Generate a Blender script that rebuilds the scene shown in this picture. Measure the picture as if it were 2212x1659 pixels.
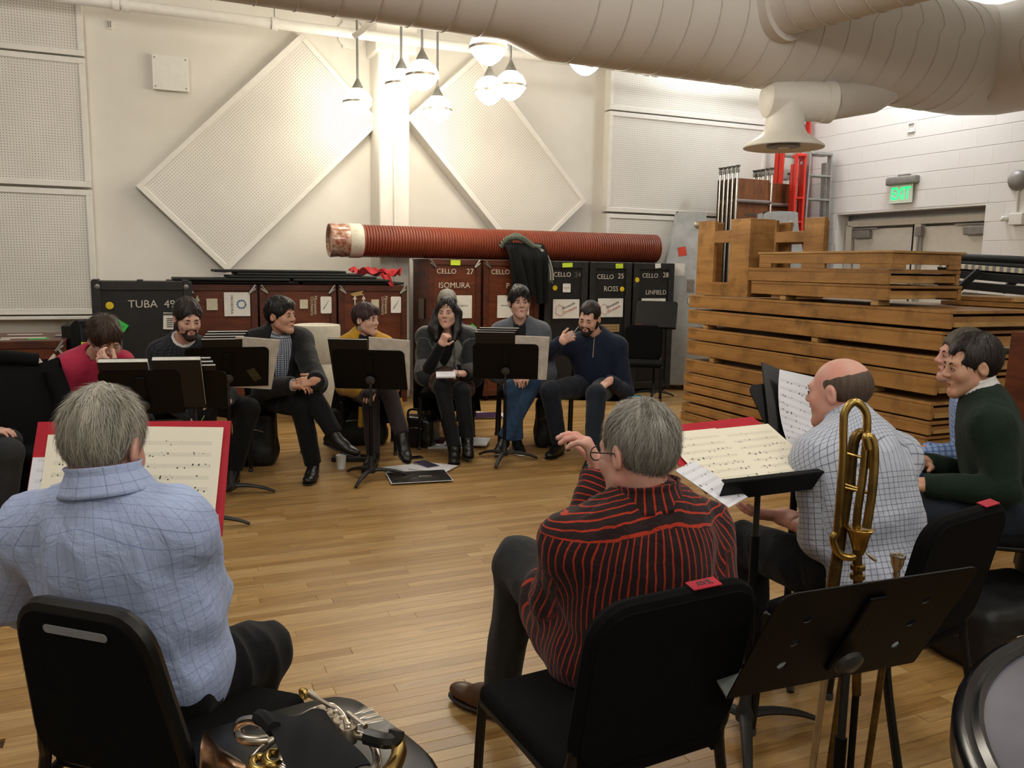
import bpy, bmesh, math, random
import numpy as np
from mathutils import Matrix, Vector
random.seed(7); RS = np.random.RandomState(7)
for o in list(bpy.data.objects): bpy.data.objects.remove(o, do_unlink=True)
SC = bpy.context.scene; COL = SC.collection
# ---------------------------------------------------------------- camera
FPX, PIT, ROL, CH = 1800.0, math.radians(8.0), math.radians(0.9), 1.5   # focal length in pixels of a 2212 px wide frame
WA = math.radians(23.5)                                                  # heading of the back wall
_cp, _sp, _cr, _sr = math.cos(PIT), math.sin(PIT), math.cos(ROL), math.sin(ROL)
cd = bpy.data.cameras.new('camera'); cam = bpy.data.objects.new('camera', cd); COL.objects.link(cam)
cd.sensor_fit = 'HORIZONTAL'; cd.sensor_width = 36.0; cd.lens = FPX / 2212 * 36.0; cd.clip_start = 0.05
_f = Vector((0, _cp, -_sp)); _u = Vector((0, _sp, _cp)); _r = Vector((1, 0, 0))
_R = _r * _cr + _u * _sr; _U = _u * _cr - _r * _sr
cam.matrix_world = Matrix(((_R.x, _U.x, -_f.x, 0), (_R.y, _U.y, -_f.y, 0), (_R.z, _U.z, -_f.z, CH), (0, 0, 0, 1)))
SC.camera = cam
# ---------------------------------------------------------------- world, lights, exposure
w = bpy.data.worlds.new('world'); SC.world = w; w.use_nodes = True
w.node_tree.nodes['Background'].inputs[0].default_value = (0.8, 0.85, 1, 1)
w.node_tree.nodes['Background'].inputs[1].default_value = 0.05
vs = SC.view_settings; vs.view_transform = 'Standard'; vs.look = 'None'; vs.gamma = 1.0
vs.use_curve_mapping = False; vs.exposure = 0.0
SC.display_settings.display_device = 'sRGB'
LAMP_EMIT = 31.0
def point(name, loc, e, col, r=0.15):
    l = bpy.data.lights.new(name, 'POINT'); l.energy = e; l.color = col; l.shadow_soft_size = r
    o = bpy.data.objects.new(name, l); COL.objects.link(o); o.location = loc; return o
# the same pendant globes go on over the rest of the room (outside the frame)
for k, (x, y, e) in enumerate([(-3.6, 5.6, 62), (-2.0, 2.6, 78), (1.2, 1.6, 74), (3.6, 3.4, 60), (-4.6, 0.6, 50), (0.0, -1.6, 60), (3.4, -1.0, 60)]):
    point('pendant_light', (x, y, 3.7), e, (1.0, 0.965, 0.915), 0.22)
for k, (x, y, e) in enumerate([(4.3, 9.6, 135), (2.4, 10.9, 60)]):  # bare unseen lights added to brighten the exit wall and right rear
    point('rear_fill_light', (x, y, 4.55), e, (0.92, 0.95, 1.0), 0.3)
# ---------------------------------------------------------------- geometry helpers
A3 = lambda *p: np.array(p, float)
def ray(px, py):
    a = (px - 1106) / FPX; b = (829.5 - py) / FPX
    A = a * _cr - b * _sr; B = a * _sr + b * _cr
    return A3(A, _cp + B * _sp, -_sp + B * _cp)
def J(px, py, Y):                       # a point seen at a pixel, at forward distance Y
    d = ray(px, py); return A3(0, 0, CH) + d * (Y / d[1])
def ZP(px, py, z=0.0):                  # a point seen at a pixel, at height z
    d = ray(px, py); return A3(0, 0, CH) + d * ((z - CH) / d[2])
def nrm(v): v = np.asarray(v, float); return v / (np.linalg.norm(v) + 1e-12)
def T4(loc=(0, 0, 0), rz=0.0, R=None):
    M = np.eye(4); M[:3, 3] = loc
    if R is None:
        c, s = math.cos(rz), math.sin(rz); R = np.array([[c, -s, 0], [s, c, 0], [0, 0, 1]])
    M[:3, :3] = R; return M
def TX(loc, x, y):                      # frame from an x axis and an approximate y axis
    x = nrm(x); z = nrm(np.cross(x, y)); y = np.cross(z, x)
    M = np.eye(4); M[:3, 0] = x; M[:3, 1] = y; M[:3, 2] = z; M[:3, 3] = loc; return M
def rotx(a): c, s = math.cos(a), math.sin(a); return np.array([[1, 0, 0], [0, c, -s], [0, s, c]])
def roty(a): c, s = math.cos(a), math.sin(a); return np.array([[c, 0, s], [0, 1, 0], [-s, 0, c]])
def rotz(a): c, s = math.cos(a), math.sin(a); return np.array([[c, -s, 0], [s, c, 0], [0, 0, 1]])
def M4(R): M = np.eye(4); M[:3, :3] = R; return M
def ap(T, V): V = np.asarray(V, float).reshape(-1, 3); return V @ T[:3, :3].T + T[:3, 3]
_rb = {}
def rbox_mesh(s, b, seg):
    k = (round(s[0], 4), round(s[1], 4), round(s[2], 4), round(b, 4), seg)
    if k not in _rb:
        bm = bmesh.new(); bmesh.ops.create_cube(bm, size=1.0)
        for v in bm.verts: v.co = Vector((v.co.x * s[0], v.co.y * s[1], v.co.z * s[2]))
        bmesh.ops.bevel(bm, geom=bm.edges[:] , offset=b, segments=seg, profile=0.5, affect='EDGES')
        bm.verts.index_update()
        _rb[k] = (np.array([v.co[:] for v in bm.verts]), [[v.index for v in f.verts] for f in bm.faces]); bm.free()
    return _rb[k]
class MB:
    def __init__(self, T=None): self.V = []; self.F = []; self.n = 0; self.T = np.eye(4) if T is None else T
    def add(self, V, F, T=None):
        V = np.asarray(V, float).reshape(-1, 3)
        if T is not None: V = ap(T, V)
        self.V.append(ap(self.T, V)); n = self.n
        self.F += [[i + n for i in f] for f in F]; self.n += len(V); return self
    def box(self, c, s, T=None):
        x, y, z = np.asarray(s, float) / 2
        V = np.array([(i * x, j * y, k * z) for i in (-1, 1) for j in (-1, 1) for k in (-1, 1)]) + np.asarray(c, float)
        return self.add(V, [(0, 1, 3, 2), (4, 6, 7, 5), (0, 4, 5, 1), (2, 3, 7, 6), (0, 2, 6, 4), (1, 5, 7, 3)], T)
    def rbox(self, c, s, b=0.01, seg=2, T=None):
        V, F = rbox_mesh(s, min(b, min(s) * 0.49), seg); return self.add(V + np.asarray(c, float), F, T)
    def tube(self, pts, r, n=10, closed=False, T=None, flat=1.0):
        P = np.asarray(pts, float); m = len(P); r = np.broadcast_to(np.asarray(r, float), (m,))
        if closed: tg = np.roll(P, -1, 0) - np.roll(P, 1, 0)
        else: tg = np.gradient(P, axis=0)
        tg /= np.linalg.norm(tg, axis=1)[:, None] + 1e-12
        a = A3(0, 0, 1) if abs(tg[0][2]) < 0.9 else A3(1, 0, 0)
        u = nrm(np.cross(tg[0], a)); V = []; th = np.arange(n) * 2 * math.pi / n
        for i in range(m):
            u = nrm(u - tg[i] * (u @ tg[i])); v = np.cross(tg[i], u)
            V.append(P[i] + r[i] * (np.cos(th)[:, None] * u + flat * np.sin(th)[:, None] * v))
        F = []
        for i in range(m if closed else m - 1):
            j = (i + 1) % m
            for k in range(n): F.append((i * n + k, i * n + (k + 1) % n, j * n + (k + 1) % n, j * n + k))
        if not closed: F += [tuple(range(n))[::-1], tuple(range((m - 1) * n, m * n))]
        return self.add(np.concatenate(V), F, T)
    def lathe(self, prof, n=24, T=None, caps=True):
        th = np.arange(n) * 2 * math.pi / n; V = []; F = []
        for (r, z) in prof: V.append(np.stack([r * np.cos(th), r * np.sin(th), np.full(n, z)], 1))
        for i in range(len(prof) - 1):
            for k in range(n): F.append((i * n + k, i * n + (k + 1) % n, (i + 1) * n + (k + 1) % n, (i + 1) * n + k))
        if caps: F += [tuple(range(n))[::-1], tuple(range((len(prof) - 1) * n, len(prof) * n))]
        return self.add(np.concatenate(V), F, T)
    def prism(self, poly, y0, y1, T=None):          # polygon in local x,z, thick along y
        m = len(poly); V = [(x, y0, z) for x, z in poly] + [(x, y1, z) for x, z in poly]
        F = [tuple(range(m)), tuple(range(2 * m - 1, m - 1, -1))] + [(i, i + m, (i + 1) % m + m, (i + 1) % m) for i in range(m)]
        return self.add(V, F, T)
    def grid(self, fn, nu, nv, thick=0.0, T=None):  # a sheet (u,v in 0..1), given a thickness along its normals
        U, W_ = np.meshgrid(np.linspace(0, 1, nu), np.linspace(0, 1, nv), indexing='ij')
        P = np.array([[fn(U[i, j], W_[i, j]) for j in range(nv)] for i in range(nu)])
        idx = np.arange(nu * nv).reshape(nu, nv)
        q = [(idx[i, j], idx[i + 1, j], idx[i + 1, j + 1], idx[i, j + 1]) for i in range(nu - 1) for j in range(nv - 1)]
        if thick:
            N = np.cross(np.gradient(P, axis=0), np.gradient(P, axis=1)); N /= np.linalg.norm(N, axis=2)[..., None] + 1e-12
            Q = P - N * thick; o = nu * nv
            V = np.concatenate([P.reshape(-1, 3), Q.reshape(-1, 3)])
            F = list(q) + [tuple(i + o for i in f[::-1]) for f in q]
            bd = list(idx[:, 0]) + list(idx[-1, 1:]) + list(idx[-2::-1, -1]) + list(idx[0, -2:0:-1])
            for k in range(len(bd)): a, b = bd[k], bd[(k + 1) % len(bd)]; F.append((b, a, a + o, b + o))
            return self.add(V, F, T)
        return self.add(P.reshape(-1, 3), q, T)
    def build(self, name, mat, parent=None, smooth=False, pat=None):
        V = np.concatenate(self.V)
        return mesh_obj(name, V, self.F, mat, parent, smooth, pat)
PM = {}                                              # python-side matrices of the empties
def mesh_obj(name, V, F, mat, parent=None, smooth=False, pat=None, sharp=40):
    if parent is not None and parent.name in PM: V = ap(np.linalg.inv(PM[parent.name]), V)
    me = bpy.data.meshes.new(name); me.from_pydata(np.asarray(V).tolist(), [], [tuple(int(i) for i in f) for f in F])
    if smooth:
        me.polygons.foreach_set('use_smooth', [True] * len(me.polygons))
        if smooth != 'all':
            try: me.set_sharp_from_angle(angle=math.radians(sharp))
            except Exception: pass
    if pat is not None:
        at = me.attributes.new('pat', 'FLOAT_VECTOR', 'POINT'); at.data.foreach_set('vector', np.asarray(pat, np.float32).ravel())
    me.materials.append(mat); me.update()
    o = bpy.data.objects.new(name, me); COL.objects.link(o)
    if parent is not None:
        o.parent = parent
        if parent.name in PM: PM[o.name] = PM[parent.name]
    return o
def tag(o, label=None, cat=None, group=None, kind=None):
    if label: o['label'] = label
    if cat: o['category'] = cat
    if group: o['group'] = group
    if kind: o['kind'] = kind
    return o
def thing(name, label, cat, loc=(0, 0, 0), rz=0.0, group=None, kind=None):
    o = bpy.data.objects.new(name, None); COL.objects.link(o); o.empty_display_size = 0.1
    o.location = tuple(float(v) for v in loc); o.rotation_euler = (0, 0, float(rz)); PM[o.name] = T4(loc, rz)
    return tag(o, label, cat, group, kind)
def TT(o): return PM[o.name]
def dup(root, loc, rz, label=None, group=None):
    r = root.copy(); COL.objects.link(r); r.location = tuple(float(v) for v in loc); r.rotation_euler = (0, 0, float(rz)); PM[r.name] = T4(loc, rz)
    if label: r['label'] = label
    if group: r['group'] = group
    for ch in list(root.children):
        c = ch.copy(); COL.objects.link(c); c.parent = r
        for g in list(ch.children):
            d = g.copy(); COL.objects.link(d); d.parent = c
    return r
def text(s, T, size, mat, parent, name='lettering', align='CENTER', ext=0.0006, bold=0.0):
    cu = bpy.data.curves.new('t', 'FONT'); cu.body = s; cu.size = size; cu.align_x = align; cu.align_y = 'CENTER'
    cu.extrude = ext; cu.offset = bold; cu.resolution_u = 3
    ob = bpy.data.objects.new('t', cu); COL.objects.link(ob); bpy.context.view_layer.update()
    me = bpy.data.meshes.new_from_object(ob.evaluated_get(bpy.context.evaluated_depsgraph_get()))
    V = np.array([v.co[:] for v in me.vertices]); F = [list(p.vertices) for p in me.polygons]
    bpy.data.objects.remove(ob, do_unlink=True); bpy.data.curves.remove(cu); bpy.data.meshes.remove(me)
    return mesh_obj(name, ap(T, V), F, mat, parent)
def plate(polys, thick, T, name, mat, parent, bevel=0.0):   # flat plate with holes, polygons in local x,y
    cu = bpy.data.curves.new('p', 'CURVE'); cu.dimensions = '2D'; cu.fill_mode = 'BOTH'; cu.extrude = thick / 2
    for p in polys:
        s = cu.splines.new('POLY'); s.points.add(len(p) - 1)
        for q, (x, y) in zip(s.points, p): q.co = (x, y, 0, 1)
        s.use_cyclic_u = True
    ob = bpy.data.objects.new('p', cu); COL.objects.link(ob); bpy.context.view_layer.update()
    me = bpy.data.meshes.new_from_object(ob.evaluated_get(bpy.context.evaluated_depsgraph_get()))
    V = np.array([v.co[:] for v in me.vertices]); F = [list(p.vertices) for p in me.polygons]
    bpy.data.objects.remove(ob, do_unlink=True); bpy.data.curves.remove(cu); bpy.data.meshes.remove(me)
    return mesh_obj(name, ap(T, V), F, mat, parent)
def rrect(w, h, r, n=4, cx=0, cy=0, rs=None):
    out = []; rs = rs or (r, r, r, r)
    for k, (sx, sy, a0) in enumerate(((1, 1, 0), (-1, 1, 90), (-1, -1, 180), (1, -1, 270))):
        q = max(rs[k], 1e-4)
        for i in range(n + 1):
            a = math.radians(a0 + 90 * i / n); out.append((cx + sx * (w / 2 - q) + q * math.cos(a), cy + sy * (h / 2 - q) + q * math.sin(a)))
    return out
def bez(p0, p1, p2, p3, n=12):
    p0, p1, p2, p3 = [np.asarray(p, float) for p in (p0, p1, p2, p3)]
    return np.array([(1 - t) ** 3 * p0 + 3 * t * (1 - t) ** 2 * p1 + 3 * t * t * (1 - t) * p2 + t ** 3 * p3 for t in np.linspace(0, 1, n)])
def spline(pts, n=8):                                # catmull-rom through points
    P = np.asarray(pts, float); P = np.concatenate([[2 * P[0] - P[1]], P, [2 * P[-1] - P[-2]]]); out = []
    for i in range(1, len(P) - 2):
        for t in np.linspace(0, 1, n, endpoint=False):
            a, b, c, d = P[i - 1:i + 3]
            out.append(0.5 * (2 * b + (c - a) * t + (2 * a - 5 * b + 4 * c - d) * t * t + (3 * b - a - 3 * c + d) * t ** 3))
    out.append(P[-2]); return np.array(out)
# ---------------------------------------------------------------- materials
def srgb(h):
    if isinstance(h, str):
        h = h.lstrip('#'); c = [int(h[i:i + 2], 16) / 255 for i in (0, 2, 4)]
    else: c = [v / 255 for v in h]
    return tuple(v / 12.92 if v <= 0.04045 else ((v + 0.055) / 1.055) ** 2.4 for v in c) + (1,)
class NT:
    def __init__(s, name):
        s.m = bpy.data.materials.new(name); s.m.use_nodes = True; s.t = s.m.node_tree; s.b = s.t.nodes['Principled BSDF']
    def n(s, kind, **kw):
        nd = s.t.nodes.new(kind)
        for k, v in kw.items():
            if k.startswith('i_'): nd.inputs[k[2:].replace('_', ' ')].default_value = v
            elif k[0] == 'I' and k[1:].isdigit(): nd.inputs[int(k[1:])].default_value = v
            else: setattr(nd, k, v)
        return nd
    def l(s, a, b): s.t.links.new(a, b)
    def math(s, op, a, b=None):
        nd = s.n('ShaderNodeMath', operation=op)
        for i, v in enumerate((a, b)):
            if v is None: continue
            if isinstance(v, (int, float)): nd.inputs[i].default_value = v
            else: s.l(v, nd.inputs[i])
        return nd.outputs[0]
    def mix(s, fac, c1, c2, mode='MIX'):
        nd = s.n('ShaderNodeMix', data_type='RGBA', blend_type=mode)
        for i, v in ((0, fac), (6, c1), (7, c2)):
            if isinstance(v, (int, float)): nd.inputs[i].default_value = v
            elif isinstance(v, tuple): nd.inputs[i].default_value = v
            else: s.l(v, nd.inputs[i])
        return nd.outputs[2]
    def ramp(s, x, stops):
        nd = s.n('ShaderNodeValToRGB'); e = nd.color_ramp.elements
        while len(e) < len(stops): e.new(0.5)
        for el, (p, c) in zip(e, stops): el.position = p; el.color = c if len(c) == 4 else tuple(c) + (1,)
        s.l(x, nd.inputs[0]); return nd.outputs[0]
    def coord(s, kind='Object', scale=(1, 1, 1), rot=(0, 0, 0)):
        if kind == 'pat': o = s.n('ShaderNodeAttribute', attribute_name='pat').outputs['Vector']
        elif kind == 'World': o = s.n('ShaderNodeNewGeometry').outputs['Position']
        else: o = s.n('ShaderNodeTexCoord').outputs[kind]
        mp = s.n('ShaderNodeMapping'); mp.inputs['Scale'].default_value = scale; mp.inputs['Rotation'].default_value = rot
        s.l(o, mp.inputs[0]); return mp.outputs[0]
    def noise(s, v, scale=5, detail=3, rough=0.5, dist=0.0):
        nd = s.n('ShaderNodeTexNoise'); nd.inputs['Scale'].default_value = scale; nd.inputs['Detail'].default_value = detail
        nd.inputs['Roughness'].default_value = rough; nd.inputs['Distortion'].default_value = dist
        s.l(v, nd.inputs['Vector']); return nd.outputs['Fac']
    def bump(s, h, strength=0.3, dist=0.01):
        nd = s.n('ShaderNodeBump'); nd.inputs['Strength'].default_value = strength; nd.inputs['Distance'].default_value = dist
        s.l(h, nd.inputs['Height']); s.l(nd.outputs[0], s.b.inputs['Normal'])
    def col(s, c):
        if isinstance(c, tuple): s.b.inputs['Base Color'].default_value = c
        else: s.l(c, s.b.inputs['Base Color'])
    def set(s, rough=0.6, metal=0.0, spec=0.5, sheen=0.0, coat=0.0):
        s.b.inputs['Roughness'].default_value = rough; s.b.inputs['Metallic'].default_value = metal
        s.b.inputs['Specular IOR Level'].default_value = spec; s.b.inputs['Sheen Weight'].default_value = sheen
        s.b.inputs['Coat Weight'].default_value = coat; return s
MATS = {}
def mat(name, c, rough=0.6, metal=0.0, spec=0.4, var=0.12, scale=14.0, bump=0.0, bscale=120.0, sheen=0.0, coat=0.0, c2=None, coord='Object'):
    if name in MATS: return MATS[name]
    t = NT(name).set(rough, metal, spec, sheen, coat); c = srgb(c) if not (isinstance(c, tuple) and len(c) == 4) else c
    v = t.coord(coord); f = t.noise(v, scale, 4, 0.6)
    b = srgb(c2) if c2 else tuple(min(1, x * (1 - 2 * var)) for x in c[:3]) + (1,)
    t.col(t.ramp(f, [(0.3, b), (0.62, c)]))
    if bump: t.bump(t.noise(v, bscale, 3, 0.6), bump, 0.004)
    MATS[name] = t.m; return t.m
def emis(name, c, strength):
    t = NT(name); t.col(srgb(c)); t.b.inputs['Emission Color'].default_value = srgb(c); t.b.inputs['Emission Strength'].default_value = strength
    MATS[name] = t.m; return t.m
def wood(name, light, dark, grain=(1, 1, 1), rough=0.45, scale=6.0, dirt=0.0, coord='Object', rot=(0, 0, 0), objrnd=0.25, coat=0.0):
    t = NT(name).set(rough, 0, 0.4, 0, coat); v = t.coord(coord, grain, rot)
    f = t.noise(v, scale, 5, 0.6, 0.6); base = t.ramp(f, [(0.32, srgb(dark)), (0.66, srgb(light))])
    oi = t.n('ShaderNodeObjectInfo').outputs['Random']
    k = t.math('ADD', t.math('MULTIPLY', oi, objrnd), 1 - objrnd / 2)
    cc = t.n('ShaderNodeCombineColor'); [t.l(k, cc.inputs[i]) for i in range(3)]
    base = t.mix(1.0, base, cc.outputs[0], 'MULTIPLY')
    if dirt:
        w2 = t.coord(coord, (1, 1, 1)); g = t.noise(w2, 4.5, 5, 0.65)
        base = t.mix(t.math('MULTIPLY', t.ramp(g, [(0.5, (0, 0, 0)), (0.72, (1, 1, 1))]), dirt), base, srgb('#3a2614'))
    t.col(base); t.bump(f, 0.08, 0.004); MATS[name] = t.m; return t.m
# ================================================================ room frames
U3 = A3(math.cos(WA), math.sin(WA), 0); N3 = A3(-math.sin(WA), math.cos(WA), 0)
W0 = J(850, 700, 9.75); W0[2] = 0
AE = 5.83; E0 = W0 + U3 * AE; WE = WA - math.pi / 2
def RW(a, b, z=0.0): return W0 + U3 * a - N3 * b + A3(0, 0, z)          # along the back wall, out from it, up
def RE(s, c, z=0.0): return E0 - N3 * s - U3 * c + A3(0, 0, z)          # along the exit wall, out from it, up
def onwall(px, py, b=0.0):
    d = ray(px, py); O = A3(0, 0, CH); t = ((W0 - O) @ N3 - b) / (d @ N3); p = O + d * t; return (p - W0) @ U3, p[2]
CEIL = 4.7
def plaster(name, c, stain, bscale=9):
    t = NT(name).set(0.55, 0, 0.35); v = t.coord('Object'); f = t.noise(v, 1.6, 5, 0.6); g = t.noise(v, 26, 3, 0.5)
    t.col(t.mix(t.math('MULTIPLY', t.ramp(g, [(0.70, (0, 0, 0)), (0.78, (1, 1, 1))]), 0.12), t.ramp(f, [(0.3, srgb(stain)), (0.65, srgb(c))]), srgb('#8f8a80')))
    t.bump(t.noise(v, bscale, 6, 0.65), 0.08, 0.01); MATS[name] = t.m; return t.m
M_wall = plaster('painted_plaster', '#dedad0', '#d6d1c6'); M_block = mat('painted_block', '#dcd8d4', 0.55, var=0.012, scale=2, bump=0.06, bscale=60)
M_mortar = mat('painted_mortar', '#d6d2cd', 0.7, var=0.02); M_ceil = mat('ceiling_paint', '#e6e3dc', 0.7)
M_white = mat('white_paint', '#e2dfd7', 0.45, var=0.03); M_trim = mat('door_frame_paint', '#cfc9bd', 0.45, var=0.04)
M_doorp = mat('door_paint', '#d2ccc0', 0.45, var=0.03); M_grey = mat('grey_metal', '#8f8b86', 0.45, 0.3)
M_steel = mat('galvanised_steel', '#8d8c86', 0.4, 0.8); M_chrome = mat('chrome', '#d8d6d0', 0.18, 1.0, var=0.03)
M_black = mat('black_satin', '#171716', 0.42, 0, 0.5); M_dark = mat('dark_void', '#0d0c0b', 0.9)
# floor ---------------------------------------------------------------
def floor_mat(name, attr):
    t = NT(name).set(0.36, 0, 0.5)
    v = t.coord('World', (0.9, 14, 1), (0, 0, 0))
    mp = v.node; mp.vector_type = 'POINT'; mp.inputs['Rotation'].default_value = (0, 0, 0)
    rt = t.n('ShaderNodeVectorRotate', rotation_type='Z_AXIS'); rt.inputs['Angle'].default_value = -WA
    geo = t.n('ShaderNodeNewGeometry').outputs['Position']; t.l(geo, rt.inputs['Vector'])
    t.l(rt.outputs[0], mp.inputs[0])
    if attr: rnd = t.n('ShaderNodeAttribute', attribute_name='rnd').outputs['Fac']
    else: rnd = t.n('ShaderNodeObjectInfo').outputs['Random']
    cx = t.n('ShaderNodeCombineXYZ'); t.l(t.math('MULTIPLY', rnd, 37.0), cx.inputs[0]); t.l(t.math('MULTIPLY', rnd, 91.0), cx.inputs[2])
    ad = t.n('ShaderNodeVectorMath', operation='ADD'); t.l(v, ad.inputs[0]); t.l(cx.outputs[0], ad.inputs[1])
    f = t.noise(ad.outputs[0], 3.2, 7, 0.66, 1.3)
    g = t.ramp(f, [(0.30, srgb('#86683f')), (0.42, srgb('#a98856')), (0.62, srgb('#bf9d68'))])
    tone = t.ramp(rnd, [(0.0, srgb('#d6c8ae')), (0.45, srgb('#f1e8d8')), (0.8, srgb('#ffffff')), (1.0, srgb('#d9cfc4'))])
    t.col(t.mix(1.0, g, tone, 'MULTIPLY')); t.bump(f, 0.06, 0.002)
    t.l(t.math('ADD', t.math('MULTIPLY', f, 0.2), 0.26), t.b.inputs['Roughness']); return t.m
M_plank, M_plank_s = floor_mat('oak_plank', False), floor_mat('oak_plank_far', True)
fl = MB(); fl.box((0, 4.5, -0.02), (30, 30, 0.02), T4((0, 0, 0), WA))
floor = tag(fl.build('floor', mat('subfloor', '#4b351c', 0.8)), 'honey oak strip floor of the rehearsal hall', None, kind='structure')
PW = 0.0575; um = MB(); um.add(*[(lambda q: (q[0], q[1]))(rbox_mesh((1.0, PW - 0.0008, 0.012), 0.0009, 1))][0])
um.V = [um.V[0] * 1.0]; proto = um.build('plank', M_plank, floor); proto.location = (0, 0, 0)
cand = []; rr = random.Random(3)
Fo = A3(0, 0, 0)
for i in range(-40, 215):                              # rows, from near the camera to the back wall
    b = -0.2 + i * PW
    a = -9.0 + rr.random() * 1.5
    while a < 9.0:
        L = rr.choice([0.45, 0.7, 0.95, 1.2, 1.5, 1.9]) * (0.85 + 0.3 * rr.random())
        c = U3 * (a + L / 2) + N3 * b; a += L
        if c[1] < 0.9 or (c - W0) @ N3 > 0 or (c - E0) @ U3 > 0: continue
        w_ = c[1] * _cp + CH * _sp; px = 1106 + c[0] / w_ * FPX
        if px < -500 or px > 2700: continue
        py = 577 + CH * FPX / max(c[1], 0.3)
        cand.append((L * FPX / c[1] * (PW * CH * FPX / c[1] ** 2), c, L, px, py, rr.random()))
open_ = [q for q in cand if 150 < q[3] < 2150 and q[4] < 1900]
open_.sort(key=lambda q: -q[0]); keep = set(id(q) for q in open_[:295])
first = True; sm = MB(); rn = []
for q in cand:
    _, c, L, px, py, r = q
    if id(q) in keep:
        o = proto if first else proto.copy()
        if not first: COL.objects.link(o); o.parent = floor
        first = False
        o.location = (c[0], c[1], -0.006); o.rotation_euler = (0, 0, WA); o.scale = (L - 0.001, 1, 1)
    else:
        sm.box((0, 0, 0), (L - 0.0012, PW - 0.001, 0.012), T4((c[0], c[1], -0.006), WA)); rn += [r] * 8
st = sm.build('plank', M_plank_s, floor); st['kind'] = 'stuff'
at = st.data.attributes.new('rnd', 'FLOAT', 'POINT'); at.data.foreach_set('value', rn)
# walls ---------------------------------------------------------------
def struct(o): o['kind'] = 'structure'; return o
m = MB(T4(W0, WA)); m.box((-2.0, 0.1, CEIL / 2), (15.8, 0.2, CEIL)); wall_back = struct(m.build('wall_back', M_wall))
m = MB(T4(W0, WA)); m.box((-9.8, -6, CEIL / 2), (0.2, 12.4, CEIL)); struct(m.build('wall_left', M_wall))
m = MB(T4(W0, WA)); m.box((-2.0, -12.2, CEIL / 2), (15.8, 0.2, CEIL)); struct(m.build('wall_front', M_wall))
m = MB(T4(W0, WA)); m.box((-2.0, -6, CEIL + 0.1), (15.9, 12.6, 0.2)); struct(m.build('ceiling', M_ceil))
# pilaster between the tilted panels, with the conduit running down it
pil = thing('trim_1', None, None, RW(-0.09, 0, 0), WA, kind='structure'); T = TT(pil)
MB(T).rbox((0, -0.2, 1.9), (0.34, 0.4, 3.8), 0.012, 1).build('pillar', M_wall, pil)
MB(T).rbox((0.02, -0.22, 4.2), (0.46, 0.44, 0.9), 0.012, 1).build('capital', M_wall, pil)
MB(T).tube([(0.0, -0.415, 0.3), (0.0, -0.415, 4.4)], 0.016, 8).build('conduit', M_white, pil, True)
# exit wall: painted concrete blocks around a double door ---------------------------------
T_E = T4(E0, WE)
D0, D1, DH = 0.86, 3.02, 2.25
wr = thing('wall_right', None, None, E0, WE, kind='structure')
m = MB(T_E)
m.box((D0 / 2 - 0.1, 0.0955, CEIL / 2), (D0 + 0.2, 0.2, CEIL)); m.box(((D1 + 12) / 2, 0.0955, CEIL / 2), (12 - D1, 0.2, CEIL)); m.box(((D0 + D1) / 2, 0.0955, (DH + CEIL) / 2), (D1 - D0, 0.2, CEIL - DH))
m.box(((D0 + D1) / 2, 0.32, 1.2), (D1 - D0 + 0.3, 0.04, 2.6))
m.build('mortar_bed', M_mortar, wr)
BL, BH = 0.406, 0.2045
bproto = {}
def block(s0, s1, z0, z1):
    L = s1 - s0
    if L < 0.05 or z1 - z0 < 0.03: return
    k = (round(L, 2), round(z1 - z0, 2))
    if k not in bproto:
        mm = MB(T_E); mm.rbox((0, 0, 0), (k[0] - 0.003, 0.03, k[1] - 0.003), 0.002, 1); o = mm.build('block', M_block, wr); bproto[k] = o
    else: o = bproto[k].copy(); COL.objects.link(o); o.parent = wr
    o.location = ((s0 + s1) / 2, 0.007, (z0 + z1) / 2)
for r in range(0, 21):
    z0, z1 = 0.02 + r * BH, 0.02 + (r + 1) * BH
    if z1 < 1.1: continue
    s = -(0.5 if r % 2 else 0.0) * BL
    while s < 3.9:
        a, b = max(s, 0.0), min(s + BL, 4.0)
        if z0 < DH - 0.02:
            zt = z1
            if b <= D0 or a >= D1: block(a, b, z0, zt)
            else:
                if a < D0: block(a, D0, z0, zt)
                if b > D1: block(D1, b, z0, zt)
                if zt > DH + 0.03: block(max(a, D0), min(b, D1), DH, zt)
        else: block(a, b, z0, z1)
        s += BL
# double door
def door_leaf(num, s0, s1, hinge):
    d = thing('door_%d' % num, None, None, RE((s0 + s1) / 2, -0.2, 0), WE, kind='structure'); T = TT(d); wv = s1 - s0
    MB(T).rbox((0, 0, 1.03), (wv - 0.01, 0.045, 2.06), 0.004, 1).build('door_leaf', M_doorp, d)
    x = hinge * (wv / 2 - 0.17)
    c = MB(T).rbox((x, -0.06, 1.99), (0.27, 0.07, 0.10), 0.012, 2).build('door_closer', M_grey, d)
    MB(T).rbox((x - hinge * 0.05, -0.075, 2.062), (0.42, 0.025, 0.018), 0.003, 1).build('closer_arm', M_grey, d)
door_leaf(1, D0 + 0.14, 1.955, -1); door_leaf(2, 2.075, D1 - 0.04, 1)
fr = thing('trim_2', None, None, RE(1.95, -0.2, 0), WE, kind='structure'); T = TT(fr)
for nm, c, s in (('door_jamb', (-1.02, -0.01, 1.06), (0.10, 0.10, 2.12)), ('door_jamb', (1.06, -0.01, 1.06), (0.05, 0.10, 2.12)), ('door_head', (0.02, -0.01, 2.13), (2.14, 0.10, 0.08)),
                 ('door_mullion', (0.075, -0.02, 1.05), (0.09, 0.09, 2.08))):
    MB(T).rbox(c, s, 0.004, 1).build(nm, M_trim, fr)
MB(T).box((0.012, -0.03, 1.05), (0.025, 0.05, 2.06)).build('seal', M_dark, fr)
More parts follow.
